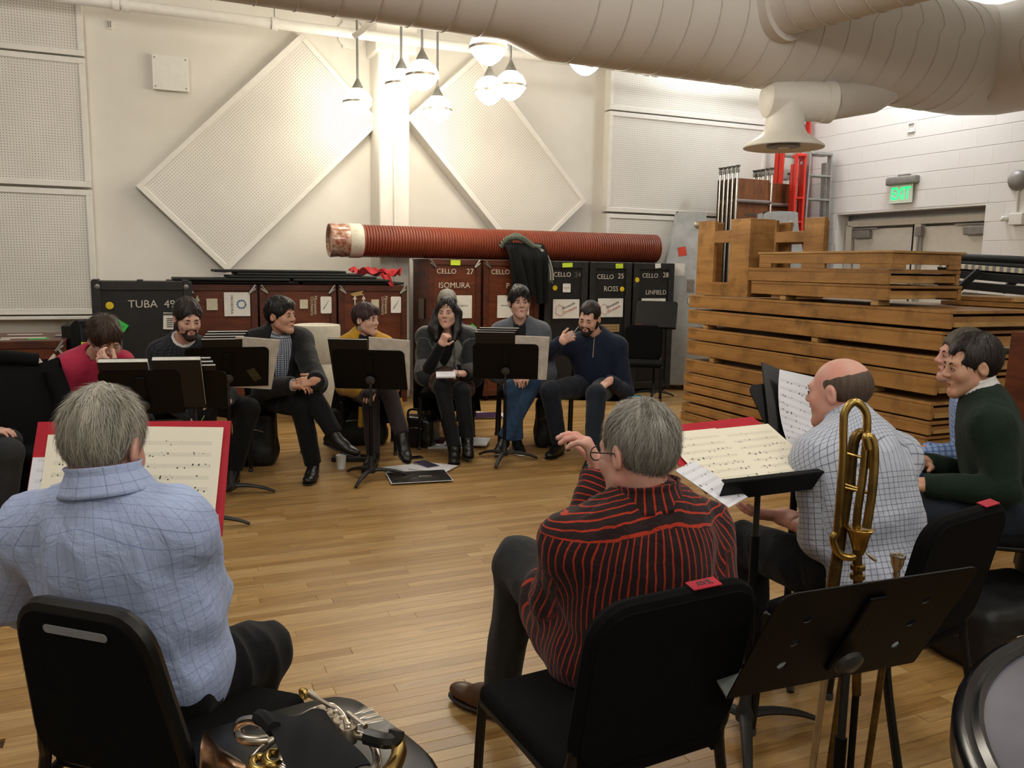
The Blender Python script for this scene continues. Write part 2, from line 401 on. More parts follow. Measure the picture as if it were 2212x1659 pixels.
MB(T).rbox((0.12, -0.08, 2.0), (0.085, 0.06, 0.115), 0.01, 2).build('latch_case', M_grey, fr)
MB(T).tube([(0.12, -0.09, 0.2), (0.12, -0.09, 1.95)], 0.014, 8).build('latch_rod', M_grey, fr, True)
# pegboard acoustic panels ----------------------------------------------------------------
def peg_mat(name, c, pitch=0.0254, r=0.16):
    t = NT(name).set(0.5, 0, 0.35); tc = t.n('ShaderNodeTexCoord').outputs['Object']; sp = t.n('ShaderNodeSeparateXYZ'); t.l(tc, sp.inputs[0])
    d = []
    for k in (0, 2):
        fr_ = t.math('FRACT', t.math('MULTIPLY', sp.outputs[k], 1 / pitch)); d.append(t.math('POWER', t.math('SUBTRACT', fr_, 0.5), 2.0))
    hole = t.math('LESS_THAN', t.math('ADD', d[0], d[1]), r * r)
    v = t.coord('Object'); f = t.noise(v, 2.0, 3)
    t.col(t.mix(hole, t.ramp(f, [(0.3, srgb('#d3cfc5')), (0.7, srgb(c))]), srgb('#6d675d'))); return t.m
M_peg = peg_mat('pegboard', '#dcd8ce')
M_frame = mat('panel_frame_paint', '#dfdbd2', 0.45, var=0.03)
def peg_panel(name, label, a, z, w_, h, depth, ang=0.0, fw=0.055, kind=None):
    p = thing(name, label, 'acoustic panel', RW(a, 0, z), WA); T = TT(p) @ M4(roty(-ang))
    o = MB().box((0, -depth + 0.018, 0), (w_ - 0.04, 0.008, h - 0.04)).build('pegboard', M_peg, None)
    o.parent = p; o.rotation_euler = (0, -ang, 0)
    for c, s in (((0, -depth / 2, h / 2 - fw / 2), (w_, depth, fw)), ((0, -depth / 2, -h / 2 + fw / 2), (w_, depth, fw)),
                 ((-w_ / 2 + fw / 2, -depth / 2, 0), (fw, depth, h - 2 * fw)), ((w_ / 2 - fw / 2, -depth / 2, 0), (fw, depth, h - 2 * fw))):
        MB(T).rbox(c, s, 0.003, 1).build('frame_rail', M_frame, p)
    return p
peg_panel('acoustic_panel', 'tilted white pegboard panel left of the pillar, rising to the right', -1.43, 2.655, 2.36, 1.20, 0.13, math.radians(45))
peg_panel('acoustic_panel', 'tilted white pegboard panel right of the pillar, sloping down to the right', 1.24, 2.72, 2.14, 1.14, 0.25, math.radians(-47.5))
for i, (z, t) in enumerate(((4.06, 'top'), (2.825, 'middle'), (1.575, 'bottom'))):
    h = 1.24 if i else 1.28
    peg_panel('acoustic_panel', '%s upright pegboard panel of the column at the far left' % t, -4.31, z, 2.44, 1.225 if i else 1.21, 0.10, 0)
    peg_panel('acoustic_panel', '%s upright pegboard panel of the column behind the folded tables' % t, 3.95, z, 2.44, 1.225 if i else 1.21, 0.14, 0)
# shelf edge under the left panels
MB(T4(RW(-4.3, 0, 0.93), WA)).rbox((0, -0.08, 0), (2.46, 0.16, 0.03), 0.004, 1).build('trim_3', M_white)['kind'] = 'structure'
# wall box, round cover plate, tag
b = thing('junction_box', 'plain white square junction box on the wall above the tilted panel', 'box', RW(-2.32, 0, 3.385), WA); T = TT(b)
MB(T).rbox((0, -0.03, 0), (0.33, 0.06, 0.33), 0.004, 1).build('box_body', M_white, b)
MB(T).rbox((0, -0.064, 0), (0.34, 0.008, 0.34), 0.003, 1).build('box_cover', M_white, b)
for sx in (-1, 1):
    for sz in (-1, 1): MB(T).rbox((sx * 0.145, -0.07, sz * 0.14), (0.014, 0.008, 0.014), 0.003, 1).build('screw', M_grey, b)
b = thing('access_cover', 'round white cover plate on the wall behind the leftmost pendant lamp', 'cover plate', RW(-0.47, 0, 3.98), WA); T = TT(b) @ M4(rotx(math.pi / 2))
MB(T).lathe([(0.15, 0), (0.15, 0.03), (0.13, 0.035), (0.0, 0.035)], 28).build('plate', M_white, b, True)
for k in range(6): MB(T).rbox((0.155 * math.cos(k * 1.047), 0.155 * math.sin(k * 1.047), 0.02), (0.03, 0.03, 0.03), 0.005, 1).build('lug', M_white, b)
b = thing('wall_bracket', 'tiny metal bracket on the wall at upper left below the pipe', 'bracket', RW(-2.86, 0, 3.80), WA); T = TT(b)
MB(T).rbox((0, -0.006, 0), (0.05, 0.012, 0.09), 0.003, 1).build('plate', M_white, b)
for s in (-1, 1): MB(T).tube([(s * 0.011, -0.02, -0.03), (s * 0.011, -0.02, 0.03)], 0.005, 6).build('pin', M_steel, b, True)
# sprinkler pipe along the wall
pp = thing('sprinkler_pipe', 'long white painted pipe running along the top of the back wall', 'pipe', RW(0, 0.53, 3.865), WA); T = TT(pp)
MB(T).tube([(-6.5, 0, 0), (5.6, 0, 0)], 0.05, 14).build('pipe', M_white, pp, True)
for x in (-2.70, -2.78, -0.0 - 1.35, 3.0, 3.12):
    MB(T).tube([(x - 0.03, 0, 0), (x + 0.03, 0, 0)], 0.064, 14).build('coupling', M_white, pp, True)
for x in (-4.0, -1.35, 1.1, 2.86, 4.6):
    MB(T).tube([(x, 0, 0.05), (x, 0, 0.8)], 0.006, 6).build('hanger_rod', M_steel, pp, True)
    MB(T).tube([(x, 0.057 * math.cos(t), 0.057 * math.sin(t)) for t in np.linspace(0, 6.0, 13)], 0.006, 6).build('hanger_ring', M_white, pp, True)
MB(T).tube([(3.06, 0, 0.05), (3.06, 0, 0.14)], 0.02, 8).build('sprinkler_head', M_white, pp, True)
# exit-wall fittings
M_exit_w = mat('sign_acrylic', '#cfd8c8', 0.3, var=0.02); M_exit_g = emis('exit_green', '#19f07a', 1.4)
b = thing('exit_sign', 'green lettered EXIT sign hanging above the double doors', 'exit sign', RE(1.91, 0, 2.33), WE); T = TT(b)
MB(T).rbox((0, -0.045, 0.275), (0.44, 0.09, 0.10), 0.02, 3).build('lamp_housing', M_grey, b, True)
MB(T).rbox((0.02, -0.04, 0.335), (0.15, 0.06, 0.03), 0.008, 2).build('canopy', M_grey, b, True)
MB(T).rbox((0, -0.05, 0.115), (0.34, 0.012, 0.22), 0.003, 1).build('sign_panel', M_exit_w, b)
text('EXIT', T @ TX((0, -0.058, 0.115), (0.72, 0, 0), (0, 0, 1)) @ np.diag([0.72, 1.05, 1, 1]), 0.195, M_exit_g, b, 'lettering', bold=0.004)
b = thing('wall_niche', 'small empty square electrical box high on the exit wall', 'box', RE(1.96, 0, 3.22), WE); T = TT(b)
for c, s in (((-0.045, -0.012, 0), (0.012, 0.03, 0.11)), ((0.045, -0.012, 0), (0.012, 0.03, 0.11)), ((0, -0.012, 0.05), (0.1, 0.03, 0.012)), ((0, -0.012, -0.05), (0.1, 0.03, 0.012))):
    MB(T).box(c, s).build('rim', M_white, b)
MB(T).box((0.004, -0.003, 0), (0.08, 0.006, 0.09)).build('cavity', mat('box_cavity', '#6b645c', 0.8), b)
b = thing('alarm_bell', 'round grey alarm bell with conduit at the right edge of the exit wall', 'bell', RE(3.34, 0, 2.06), WE); T = TT(b)
MB(T @ TX((0.04, 0, 0.42), (1, 0, 0), (0, 0, 1))).lathe([(0.0, 0.09), (0.04, 0.088), (0.085, 0.07), (0.105, 0.04), (0.11, 0.02), (0.09, 0.0)][::-1], 24).build('gong', M_grey, b, True)
MB(T).tube([(0.05, -0.02, 0.32), (0.05, -0.02, 0.1)], 0.014, 8).build('conduit', M_white, b, True)
MB(T).rbox((0.09, -0.04, 0.02), (0.15, 0.08, 0.12), 0.008, 2).build('switch_box', M_white, b)
MB(T).lathe([(0.028, 0), (0.026, 0.05), (0.012, 0.065)], 12, TX((-0.06, -0.02, 0.03), (1, 0, 0), (0, 0, 1))).build('sounder', M_white, b, True)
# ductwork --------------------------------------------------------------------------------
t = NT('duct_paint').set(0.5, 0, 0.35); f = t.noise(t.coord('Object'), 1.2, 4)
t.col(t.ramp(f, [(0.3, srgb('#d3ccc3')), (0.7, srgb('#ddd7ce'))])); M_duct = t.m
M_seam = mat('duct_seam', '#c9c0b2', 0.5)
DZ = 3.55
def dpt(px, Y, z=DZ): p = J(px, 300, Y); p[2] = z; return p
main = thing('air_duct', 'huge pale spiral air duct crossing under the ceiling', 'duct', dpt(1300, 6.75, 0), WA)
D_a = A3(-0.15, 6.35, DZ); dv = nrm(A3(math.cos(math.radians(25)), math.sin(math.radians(25)), 0))
pa = lambda t: D_a + dv * t
cor = pa(5.1); d2 = nrm(A3(0.36, -0.93, 0))
def rings(path, r, step, mb, rr=0.006):
    P = np.asarray(path, float); seg = np.linalg.norm(np.diff(P, axis=0), axis=1); L = np.concatenate([[0], np.cumsum(seg)])
    for s in np.arange(step / 2, L[-1], step):
        i = min(np.searchsorted(L, s) - 1, len(seg) - 1); k = (s - L[i]) / seg[i]; c = P[i] + (P[i + 1] - P[i]) * k; tg = nrm(P[i + 1] - P[i])
        e1 = nrm(np.cross(tg, (0, 0, 1))); e2 = np.cross(tg, e1); R_ = (r if np.isscalar(r) else np.interp(s, L, r)) + 0.001
        th = np.linspace(0, 2 * math.pi, 37)[:-1]
        mb.tube([c + R_ * (math.cos(x) * e1 + math.sin(x) * e2) + tg * 0.07 * (x / 6.283) for x in th], rr, 4, True)
mp_ = [pa(-6.0), pa(0.1), pa(0.45), pa(4.7)]; mr = [0.40, 0.40, 0.50, 0.50]
MB().tube(mp_, mr, 48).build('main_run', M_duct, main, True)
elb = [pa(4.7), pa(5.0), pa(5.25) + d2 * 0.15, pa(5.3) + d2 * 0.6, pa(5.3) + d2 * 4.0]
MB().tube(elb, 0.505, 48).build('elbow', M_duct, main, True)
for pth_, r_ in (([pa(-6.0), pa(0.1)], 0.402), ([pa(0.45), pa(4.7)], 0.502), (elb[3:], 0.507)):
    mb = MB(); rings(pth_, r_, 0.26, mb, 0.004); mb.build('spiral_seam', M_seam, main, True)['kind'] = 'stuff'
br0 = pa(2.15) + A3(0, 0, 0.05); bd = nrm(A3(0.60, -0.80, 0.0))
MB().tube([br0 + bd * 0.30, br0 + bd * 0.52], 0.31, 40).build('branch_collar', M_duct, main, True)
MB().tube([br0 + bd * 0.3, br0 + bd * 4.5], 0.26, 40).build('branch', M_duct, main, True)
mb = MB(); rings([br0 + bd * 0.55, br0 + bd * 4.5], 0.262, 0.2, mb, 0.004); mb.build('branch_seam', M_seam, main, True)['kind'] = 'stuff'
# side outlet with the bell-mouthed diffuser
df = thing('air_diffuser', 'white bell-mouthed air diffuser hanging under the duct in front of the ladders', 'diffuser', tuple(J(1692, 320, 7.4)[:2]) + (0,), 0)
c0 = J(1692, 320, 7.4); zt = 2.93; M_diff = mat('diffuser_paint', '#e9e5da', 0.4, var=0.02)
top = A3(c0[0], c0[1], zt)
MB(T4((c0[0], c0[1], c0[2]))).lathe([(0.03, 0.05), (0.30, 0.018), (0.335, 0.0), (0.34, 0.008), (0.335, 0.02), (0.25, 0.075), (0.19, 0.12), (0.165, 0.16), (0.16, 0.25), (0.16, zt - c0[2])], 48).build('bell_mouth', M_diff, df, True)
MB(T4((c0[0], c0[1], c0[2] + 0.008))).lathe([(0.0, 0), (0.14, 0.0), (0.14, 0.012), (0.0, 0.012)], 32).build('damper_plate', M_steel, df, True)
MB(T4((c0[0], c0[1], c0[2] + 0.004))).lathe([(0.0, -0.008), (0.05, -0.006), (0.05, 0.012)], 24).build('hub', M_diff, df, True)
e_ = A3(1, 0.10, -0.02)
MB().tube([top + nrm(e_) * -0.20 + A3(0, 0, 0.02), top + nrm(e_) * -0.17 + A3(0, 0, 0.02), top + A3(0, 0, 0.02), top + nrm(e_) * 0.36 + A3(0, 0, 0.02)], [0.11, 0.155, 0.165, 0.165], 36).build('tee', M_diff, df, True)
MB().tube([top + nrm(e_) * 0.32 + A3(0, 0, 0.02), top + nrm(e_) * 0.40 + A3(0, 0, 0.02)], 0.174, 36).build('band', M_diff, df, True)
MB().tube([top + nrm(e_) * 0.36 + A3(0, 0, 0.02), A3(3.2, 7.82, 3.08), A3(3.75, 8.17, 3.4)], 0.155, 36).build('feed_duct', M_duct, df, True)
# white strut channel behind the duct
sb = thing('strut_beam', 'white steel channel beam running just behind the big duct', 'beam', pa(-1.0) * A3(1, 1, 0) + N3 * 0.6, math.radians(25)); T = TT(sb)
q0 = J(680, 22, 6.5); q1 = J(1200, 102, 7.4); q0[2] = q1[2] = 3.45
dd = nrm(q1 - q0)
MB(TX(q0 - dd * 4, dd, (0, 0, 1))).rbox((4.8, 0.03, 0), (9.5, 0.09, 0.09), 0.004, 1).build('channel', M_white, sb)
MB(TX(q0 - dd * 4, dd, (0, 0, 1))).rbox((4.8, -0.022, 0), (9.5, 0.012, 0.14), 0.003, 1).build('flange', M_white, sb)
MB(TX(J(787, 62, 6.9), A3(0.75, 0.2, 0.62), (0, 0, 1))).rbox((0, 0, 0), (0.22, 0.045, 0.006), 0.002, 1).build('bracket', M_white, sb)
# pendant lamps ---------------------------------------------------------------------------
M_globe = emis('lit_globe', (255, 246, 228), LAMP_EMIT); M_band = mat('lamp_band', '#a89f8e', 0.35, 0.7)
def pendant(px, py, label, z=3.2):
    p = ZP(px, py, z); k = thing('pendant_lamp', label, 'lamp', (p[0], p[1], z), 0, 'pendant globe lamps'); T = TT(k)
    gl = MB(T).lathe([(0.0, -0.13), (0.04, -0.12), (0.09, -0.085), (0.13, -0.035), (0.147, 0.0), (0.146, 0.035), (0.12, 0.09), (0.07, 0.13), (0.04, 0.145)], 28).build('globe', M_globe, k, True)
    MB(T).lathe([(0.149, -0.012), (0.156, -0.01), (0.156, 0.012), (0.149, 0.012)], 32, caps=False).build('band', M_band, gl, True)
    MB(T).lathe([(0.062, 0.135), (0.058, 0.15), (0.032, 0.20), (0.018, 0.225), (0.014, 0.24)], 16).build('cap', M_steel, k, True)
    MB(T).tube([(0, 0, 0.22), (0, 0, CEIL - z)], 0.013, 8).build('rod', M_steel, k, True)
for px, py, lb in ((773, 222, 'lit globe lamp hanging nearest to the tilted left panel'), (867, 183, 'lit globe lamp just left of the pillar top, second from left'),
                   (912, 165, 'lit globe lamp in front of the pillar, third from left'), (945, 238, 'lowest lit globe lamp, right of the pillar by the right panel'),
                   (1055, 105, 'large near globe lamp half tucked under the duct in the middle'), (1057, 198, 'small globe lamp hanging directly below the large near one'),
                   (1103, 187, 'globe lamp on a rod right of the pair in the middle'), (1265, 128, 'rightmost globe lamp cut off by the duct above it')):
    pendant(px, py, lb, {773: 3.15, 945: 3.12}.get(px, 3.2))
# ================================================================ trunks and cases along the back wall
M_trunk = wood('trunk_brown', '#6c351b', '#4c2211', (1, 1, 5), 0.4, 3.0, 0.25, objrnd=0.12)
M_trunk_e = wood('trunk_brown_edge', '#5a2b18', '#3d1b0d', (1, 1, 4), 0.45, 4.0, 0.3, objrnd=0.1)
M_case = mat('case_black', '#1b1b1a', 0.5, 0, 0.4, var=0.25, scale=9, bump=0.15); M_case_e = mat('case_edge', '#242322', 0.55, var=0.3, scale=12)
M_clamp = mat('corner_clamp', '#8b8780', 0.35, 0.8); M_paper = mat('sticker_paper', '#dcd9d0', 0.6, var=0.05); M_stencil = mat('stencil_paint', '#cfc9b8', 0.7, var=0.18, scale=40)
M_stencil_d = mat('stencil_faded', '#6a6761', 0.7, var=0.2, scale=40); M_cream = mat('label_cream', '#c9c1a6', 0.6); M_ygreen = mat('tape_yellow_green', '#c9e23a', 0.5)
M_ydot = mat('sticker_yellow', '#e0c21e', 0.5); M_green = mat('sticker_green', '#35c64a', 0.5); M_ink = mat('ink_grey', '#4d4a48', 0.7); M_inkred = mat('ink_orange', '#c45a35', 0.7)
M_inkblue = mat('ink_blue', '#3a6e96', 0.7); M_kraft = mat('label_kraft', '#a8895a', 0.6); M_caster = mat('caster_rubber', '#161514', 0.6); M_greytag = mat('worn_label', '#8d8379', 0.7, var=0.2, scale=30)
def FT(T, x, z, y, ang=0.0): return T @ TX((x, y, z), (math.cos(ang), 0, math.sin(ang)), (-math.sin(ang), 0, math.cos(ang)))
def sticker(T, par, x, z, y, w_, h, m, ang=0.0, rad=0.003, name='sticker'):
    t = FT(T, x, z, y, ang); mb = MB(t); p = rrect(w_, h, rad, 3)
    mb.add([(a, b, 0.0) for a, b in p] + [(a, b, 0.0012) for a, b in p], [tuple(range(len(p)))[::-1], tuple(range(len(p), 2 * len(p)))] + [(i, (i + 1) % len(p), (i + 1) % len(p) + len(p), i + len(p)) for i in range(len(p))])
    return mb.build(name, m, par)
def dot(T, par, x, z, y, r, m=None, name='round_sticker'): return sticker(T, par, x, z, y, 2 * r, 2 * r, m or M_ydot, 0, r * 0.999, name)
def trunk(label, a0, a1, bf, depth, h, style='brown', z0=0.0, rz=None, clamps=True):
    rz = WA if rz is None else rz; w_ = a1 - a0
    o = thing('instrument_case', label, 'case', RW((a0 + a1) / 2, bf - depth / 2, z0), rz); T = TT(o); yf = -depth / 2
    body, edge = (M_trunk, M_trunk_e) if style == 'brown' else (M_case, M_case_e)
    MB(T).rbox((0, 0, h / 2 + 0.04), (w_ - 0.02, depth - 0.02, h - 0.08), 0.006, 1).build('body', body, o)
    e = 0.06 if style == 'brown' else 0.075; d = 0.006 if style == 'brown' else 0.016
    for s in (-1, 1):
        MB(T).rbox((s * (w_ / 2 - e / 2), yf + d / 2 - 0.002, h / 2 + 0.03), (e, d + 0.012, h - 0.06), 0.003, 1).build('edge_batten', edge, o)
        MB(T).rbox((0, yf + d / 2 - 0.002, (h - e / 2 if s > 0 else 0.06 + e / 2)), (w_ - 2 * e, d + 0.01, e), 0.003, 1).build('edge_batten', edge, o)
    MB(T).rbox((0, 0, h - 0.004), (w_, depth, 0.012), 0.003, 1).build('lid_edge', edge, o)
    for sx in (-1, 1):
        for sy in (-1, 1): MB(T).lathe([(0.035, -0.012), (0.04, 0), (0.035, 0.012)], 12, TX((sx * (w_ / 2 - 0.07), sy * (depth / 2 - 0.07), 0.04), (0, 1, 0), (0, 0, 1))).build('caster', M_caster, o, True)
    if clamps and style == 'brown':
        for s in (-1, 1):
            for k in (0.25, 1.0):
                MB(T).tube([(s * (w_ / 2 - 0.015), yf - 0.012, h - 0.03 - 0.05 * k + 0.04), (s * (w_ / 2 - 0.075), yf - 0.016, h - 0.085)], 0.012, 8).build('corner_clamp', M_clamp, o, True)
    return o, T, yf - 0.008
# left brown trunks
o, T, y = trunk('brown trunk half hidden behind the black tuba trunk, with arrow and orchestra poster', -2.30, -1.64, 1.0, 0.62, 1.29)
sticker(T, o, 0.14, 1.10, y, 0.24, 0.23, M_paper); sticker(T, o, -0.09, 1.10, y, 0.10, 0.11, M_cream)
text('ORCHESTRA', FT(T, 0.09, 1.10, y - 0.002, -math.pi / 2), 0.032, M_ink, o)
for k in range(12): dot(T, o, 0.18 + 0.038 * math.cos(k * 0.524), 1.10 + 0.038 * math.sin(k * 0.524), y - 0.002, 0.009, M_inkblue, 'emblem_dot')
def arrow(T, o, x, z, y, L=0.13):
    MB(FT(T, x, z, y)).add([(-0.006, -L / 2, 0), (0.006, -L / 2, 0), (0.006, L * .2, 0), (0.022, L * .2, 0), (0, L / 2, 0), (-0.022, L * .2, 0), (-0.006, L * .2, 0)], [tuple(range(7))]).build('arrow', M_stencil, o)
arrow(T, o, -0.22, 1.09, y, 0.2); arrow(T, o, -0.28, 1.12, y, 0.12)
text('HORN', FT(T, 0.16, 0.45, y, -math.pi / 2), 0.07, M_stencil, o)
for nm, a0, a1, ax in (('brown trunk behind the man in the black blazer, orchestra label on its right', -1.62, -0.87, 0.18), ('brown trunk beside the pillar under the red cloth, arrows stencilled on it', -0.85, -0.13, 0.15)):
    o, T, y = trunk(nm, a0, a1, 1.0, 0.62, 1.29)
    sticker(T, o, ax + 0.09, 1.09, y, 0.11, 0.17, M_paper, rad=0.012); sticker(T, o, ax - 0.13, 1.10, y, 0.08, 0.09, M_cream)
    text('Minnesota', FT(T, ax - 0.015, 1.09, y, -math.pi / 2), 0.045, M_cream, o); text('Orchestra', FT(T, ax - 0.05, 1.08, y, -math.pi / 2), 0.045, M_cream, o)
    MB(FT(T, ax + 0.09, 1.09, y - 0.003, 1.0)).add([(-.05, -.004, 0), (.06, -.001, 0), (.06, .001, 0), (-.05, .004, 0)], [(0, 1, 2, 3)]).build('scribble', M_ink, o)
arrow(T, o, -0.10, 1.12, y); arrow(T, o, -0.19, 1.12, y)
MB(FT(T, -0.15, 1.20, y)).add([(-.09, 0, 0), (-.03, .02, 0), (.05, .035, 0), (.03, .01, 0), (.06, -.01, 0), (0, -.015, 0), (-.04, -.03, 0)], [tuple(range(7))]).build('paint_scrape', M_kraft, o)
# tuba trunk
o, T, y = trunk('black tuba trunk stencilled TUBA 49 behind the man in pink', -3.07, -2.25, 1.38, 0.36, 1.32, 'black')
text('TUBA  49', FT(T, 0.07, 1.12, y - 0.002), 0.095, M_stencil, o); dot(T, o, -0.27, 1.11, y - 0.001, 0.033)
sticker(T, o, -0.20, 0.94, y - 0.001, 0.13, 0.075, M_green, -0.6); text('TUBA 49', FT(T, -0.20, 0.94, y - 0.003, -0.6), 0.022, M_ink, o)
sticker(T, o, 0.20, 0.97, y - 0.001, 0.085, 0.15, M_paper, -0.05)
MB(FT(T, 0.20, 1.03, y - 0.003)).box((0, 0, 0), (0.08, 0.018, 0.001)).build('label_bar', M_ink, o)
for k in range(5): MB(FT(T, 0.21, 0.99 - k * 0.018, y - 0.003)).box((0, 0, 0), (0.05, 0.009, 0.001)).build('label_line', M_ink, o)
for sx in (-1, 1): MB(FT(T, sx * 0.36, 1.275, y)).lathe([(0.022, -0.002), (0.022, 0.006), (0.01, 0.008)], 14).build('corner_stud', M_clamp, o, True)
for sx in (-0.38, -0.02, 0.36): MB(T).rbox((sx, 0, 1.328), (0.05, 0.36, 0.012), 0.002, 1).build('lid_strap', M_case_e, o)
# low trunk at the far left
o, T, y = trunk('low brown trunk with a stickered lid at the far left below the pegboard', -4.45, -3.24, 1.95, 0.85, 0.86)
text('29', FT(T, 0.40, 0.52, y - 0.002), 0.16, M_stencil, o)
for x, yy, w_, d, m in ((0.28, -0.15, 0.32, 0.06, M_paper), (0.25, 0.20, 0.26, 0.05, M_paper), (0.12, -0.30, 0.16, 0.05, M_paper), (0.40, -0.28, 0.15, 0.06, M_green)):
    MB(T).box((x, yy, 0.864), (w_, d, 0.003)).build('sticker', m, o)
for z in (0.79, 0.6): MB(T).tube([(0.55, y - 0.004, z), (0.60, y - 0.006, z - 0.08)], 0.014, 8).build('corner_clamp', M_clamp, o, True)
MB(T).rbox((0.545, 0.0, 0.868), (0.10, 0.2, 0.006), 0.003, 1).build('corner_plate', M_clamp, o)
o = thing('black_bag', 'black soft bag squeezed between the low trunk and the tuba trunk', 'bag', RW(-3.12, 1.62, 0), WA); T = TT(o)
MB(T).grid(lambda u, v: (-0.10 + 0.2 * u + 0.01 * math.sin(9 * v), -0.16 + 0.02 * math.sin(12 * u), 0.02 + v * (0.94 + 0.05 * math.sin(7 * u))), 10, 16, 0.12).build('body', mat('bag_nylon', '#121212', 0.6, bump=0.3, bscale=40), o, True)
MB(T).box((0.01, -0.185, 0.82), (0.06, 0.01, 0.02)).build('tag', M_ygreen, o)
# cello trunks
def emblem(T, o, x, z, y, w_, h):
    sticker(T, o, x, z, y, w_, h, M_paper); t = lambda dx, dz: FT(T, x + dx * w_, z + dz * h, y - 0.003, 0.42)
    text('Minnesota', t(0.08, 0.16), 0.043, M_ink, o); text('Orchestra', t(0.15, -0.06), 0.043, M_inkred, o)
    P = [(-.38, -.25), (-.2, -.38), (-.1, -.2), (-.1, .1), (-.28, .22), (-.4, .05), (-.38, -.25)]
    MB(FT(T, x, z, y - 0.003)).tube([(a * w_, b * h, 0) for a, b in P] , 0.0022, 4).build('emblem', M_inkred, o)
o, T, y = trunk('brown cello trunk stencilled CELLO 27 beside the pillar', 0.14, 0.74, 0.9, 0.62, 1.57)
text('CELLO', FT(T, -0.10, 1.44, y), 0.075, M_stencil, o); text('27', FT(T, 0.17, 1.44, y), 0.085, M_stencil, o); text('ISOMURA', FT(T, -0.01, 1.29, y), 0.085, M_stencil, o)
sticker(T, o, 0.0, 1.535, y - 0.004, 0.11, 0.055, M_ygreen); sticker(T, o, 0.0, 1.06, y, 0.39, 0.25, M_paper); text('MINNESOTA ORCHESTRA', FT(T, 0.0, 1.07, y - 0.002), 0.026, M_ink, o)
sticker(T, o, 0.20, 0.82, y - 0.002, 0.07, 0.09, M_green, -0.6)
SD = T @ T4((-0.3, 0, 0), -math.pi / 2)
text('CELLO 27', FT(SD, 0.0, 1.40, -0.004), 0.07, M_stencil_d, o); sticker(SD, o, 0.06, 1.03, -0.003, 0.19, 0.22, M_greytag)
o, T, y = trunk('brown cello trunk partly covered by the hanging black coat', 0.77, 1.45, 0.9, 0.62, 1.57)
text('CELLO', FT(T, -0.14, 1.44, y), 0.075, M_stencil, o); text('P', FT(T, -0.05, 1.29, y), 0.085, M_stencil, o)
sticker(T, o, 0.02, 1.06, y, 0.39, 0.25, M_paper); text('MINNESOTA ORCHESTRA', FT(T, 0.02, 1.07, y - 0.002), 0.026, M_ink, o)
o, T, y = trunk('black cello trunk stencilled CELLO 24 with a small white card', 1.52, 2.07, 0.9, 0.62, 1.57, 'black')
text('CELLO', FT(T, -0.06, 1.42, y), 0.075, M_stencil, o); text('24', FT(T, 0.14, 1.42, y), 0.08, M_stencil_d, o)
sticker(T, o, 0.0, 1.53, y - 0.006, 0.13, 0.05, M_ygreen, 0.05); sticker(T, o, 0.0, 1.27, y, 0.10, 0.10, M_paper, rad=0.01); text('CELLO 24', FT(T, 0, 1.27, y - 0.002), 0.017, M_ink, o); dot(T, o, -0.15, 1.27, y, 0.03)
emblem(T, o, 0, 1.03, y, 0.34, 0.22); sticker(T, o, -0.235, 0.78, y - 0.01, 0.015, 0.09, M_ydot)
o, T, y = trunk('black cello trunk stencilled CELLO 25 behind the man in navy', 2.10, 2.66, 0.9, 0.62, 1.57, 'black')
text('CELLO', FT(T, -0.08, 1.40, y), 0.075, M_stencil, o); text('25', FT(T, 0.13, 1.41, y), 0.085, M_stencil, o); text('ROSS', FT(T, -0.0, 1.26, y), 0.085, M_stencil, o)
sticker(T, o, 0.10, 1.53, y - 0.006, 0.10, 0.055, M_ygreen, 0.05); dot(T, o, 0.15, 1.26, y, 0.03); emblem(T, o, 0, 1.04, y, 0.34, 0.22)
sticker(T, o, 0.0, 0.80, y, 0.26, 0.09, M_kraft); text('HANDLE WITH CARE', FT(T, 0, 0.815, y - 0.002), 0.022, M_ink, o); text('MUSICAL INSTRUMENTS', FT(T, 0, 0.785, y - 0.002), 0.02, M_ink, o)
MB(T).tube([(-0.22, y - 0.012, 0.62), (-0.205, y - 0.05, 0.66), (-0.205, y - 0.05, 0.74), (-0.22, y - 0.012, 0.78)], 0.008, 6).build('handle', M_clamp, o, True)
o, T, y = trunk('black cello trunk stencilled CELLO 28 at the end of the row', 2.69, 3.26, 0.9, 0.62, 1.57, 'black')
text('CELLO', FT(T, -0.06, 1.42, y), 0.075, M_stencil, o); text('28', FT(T, 0.16, 1.43, y), 0.085, M_stencil, o); text('LINFIELD', FT(T, 0.03, 1.22, y), 0.075, M_stencil, o)
sticker(T, o, 0.04, 1.54, y - 0.006, 0.08, 0.055, M_paper, 0.1); dot(T, o, -0.24, 1.37, y, 0.03); emblem(T, o, 0, 1.05, y, 0.34, 0.2); sticker(T, o, -0.25, 0.78, y - 0.01, 0.015, 0.09, M_ydot)
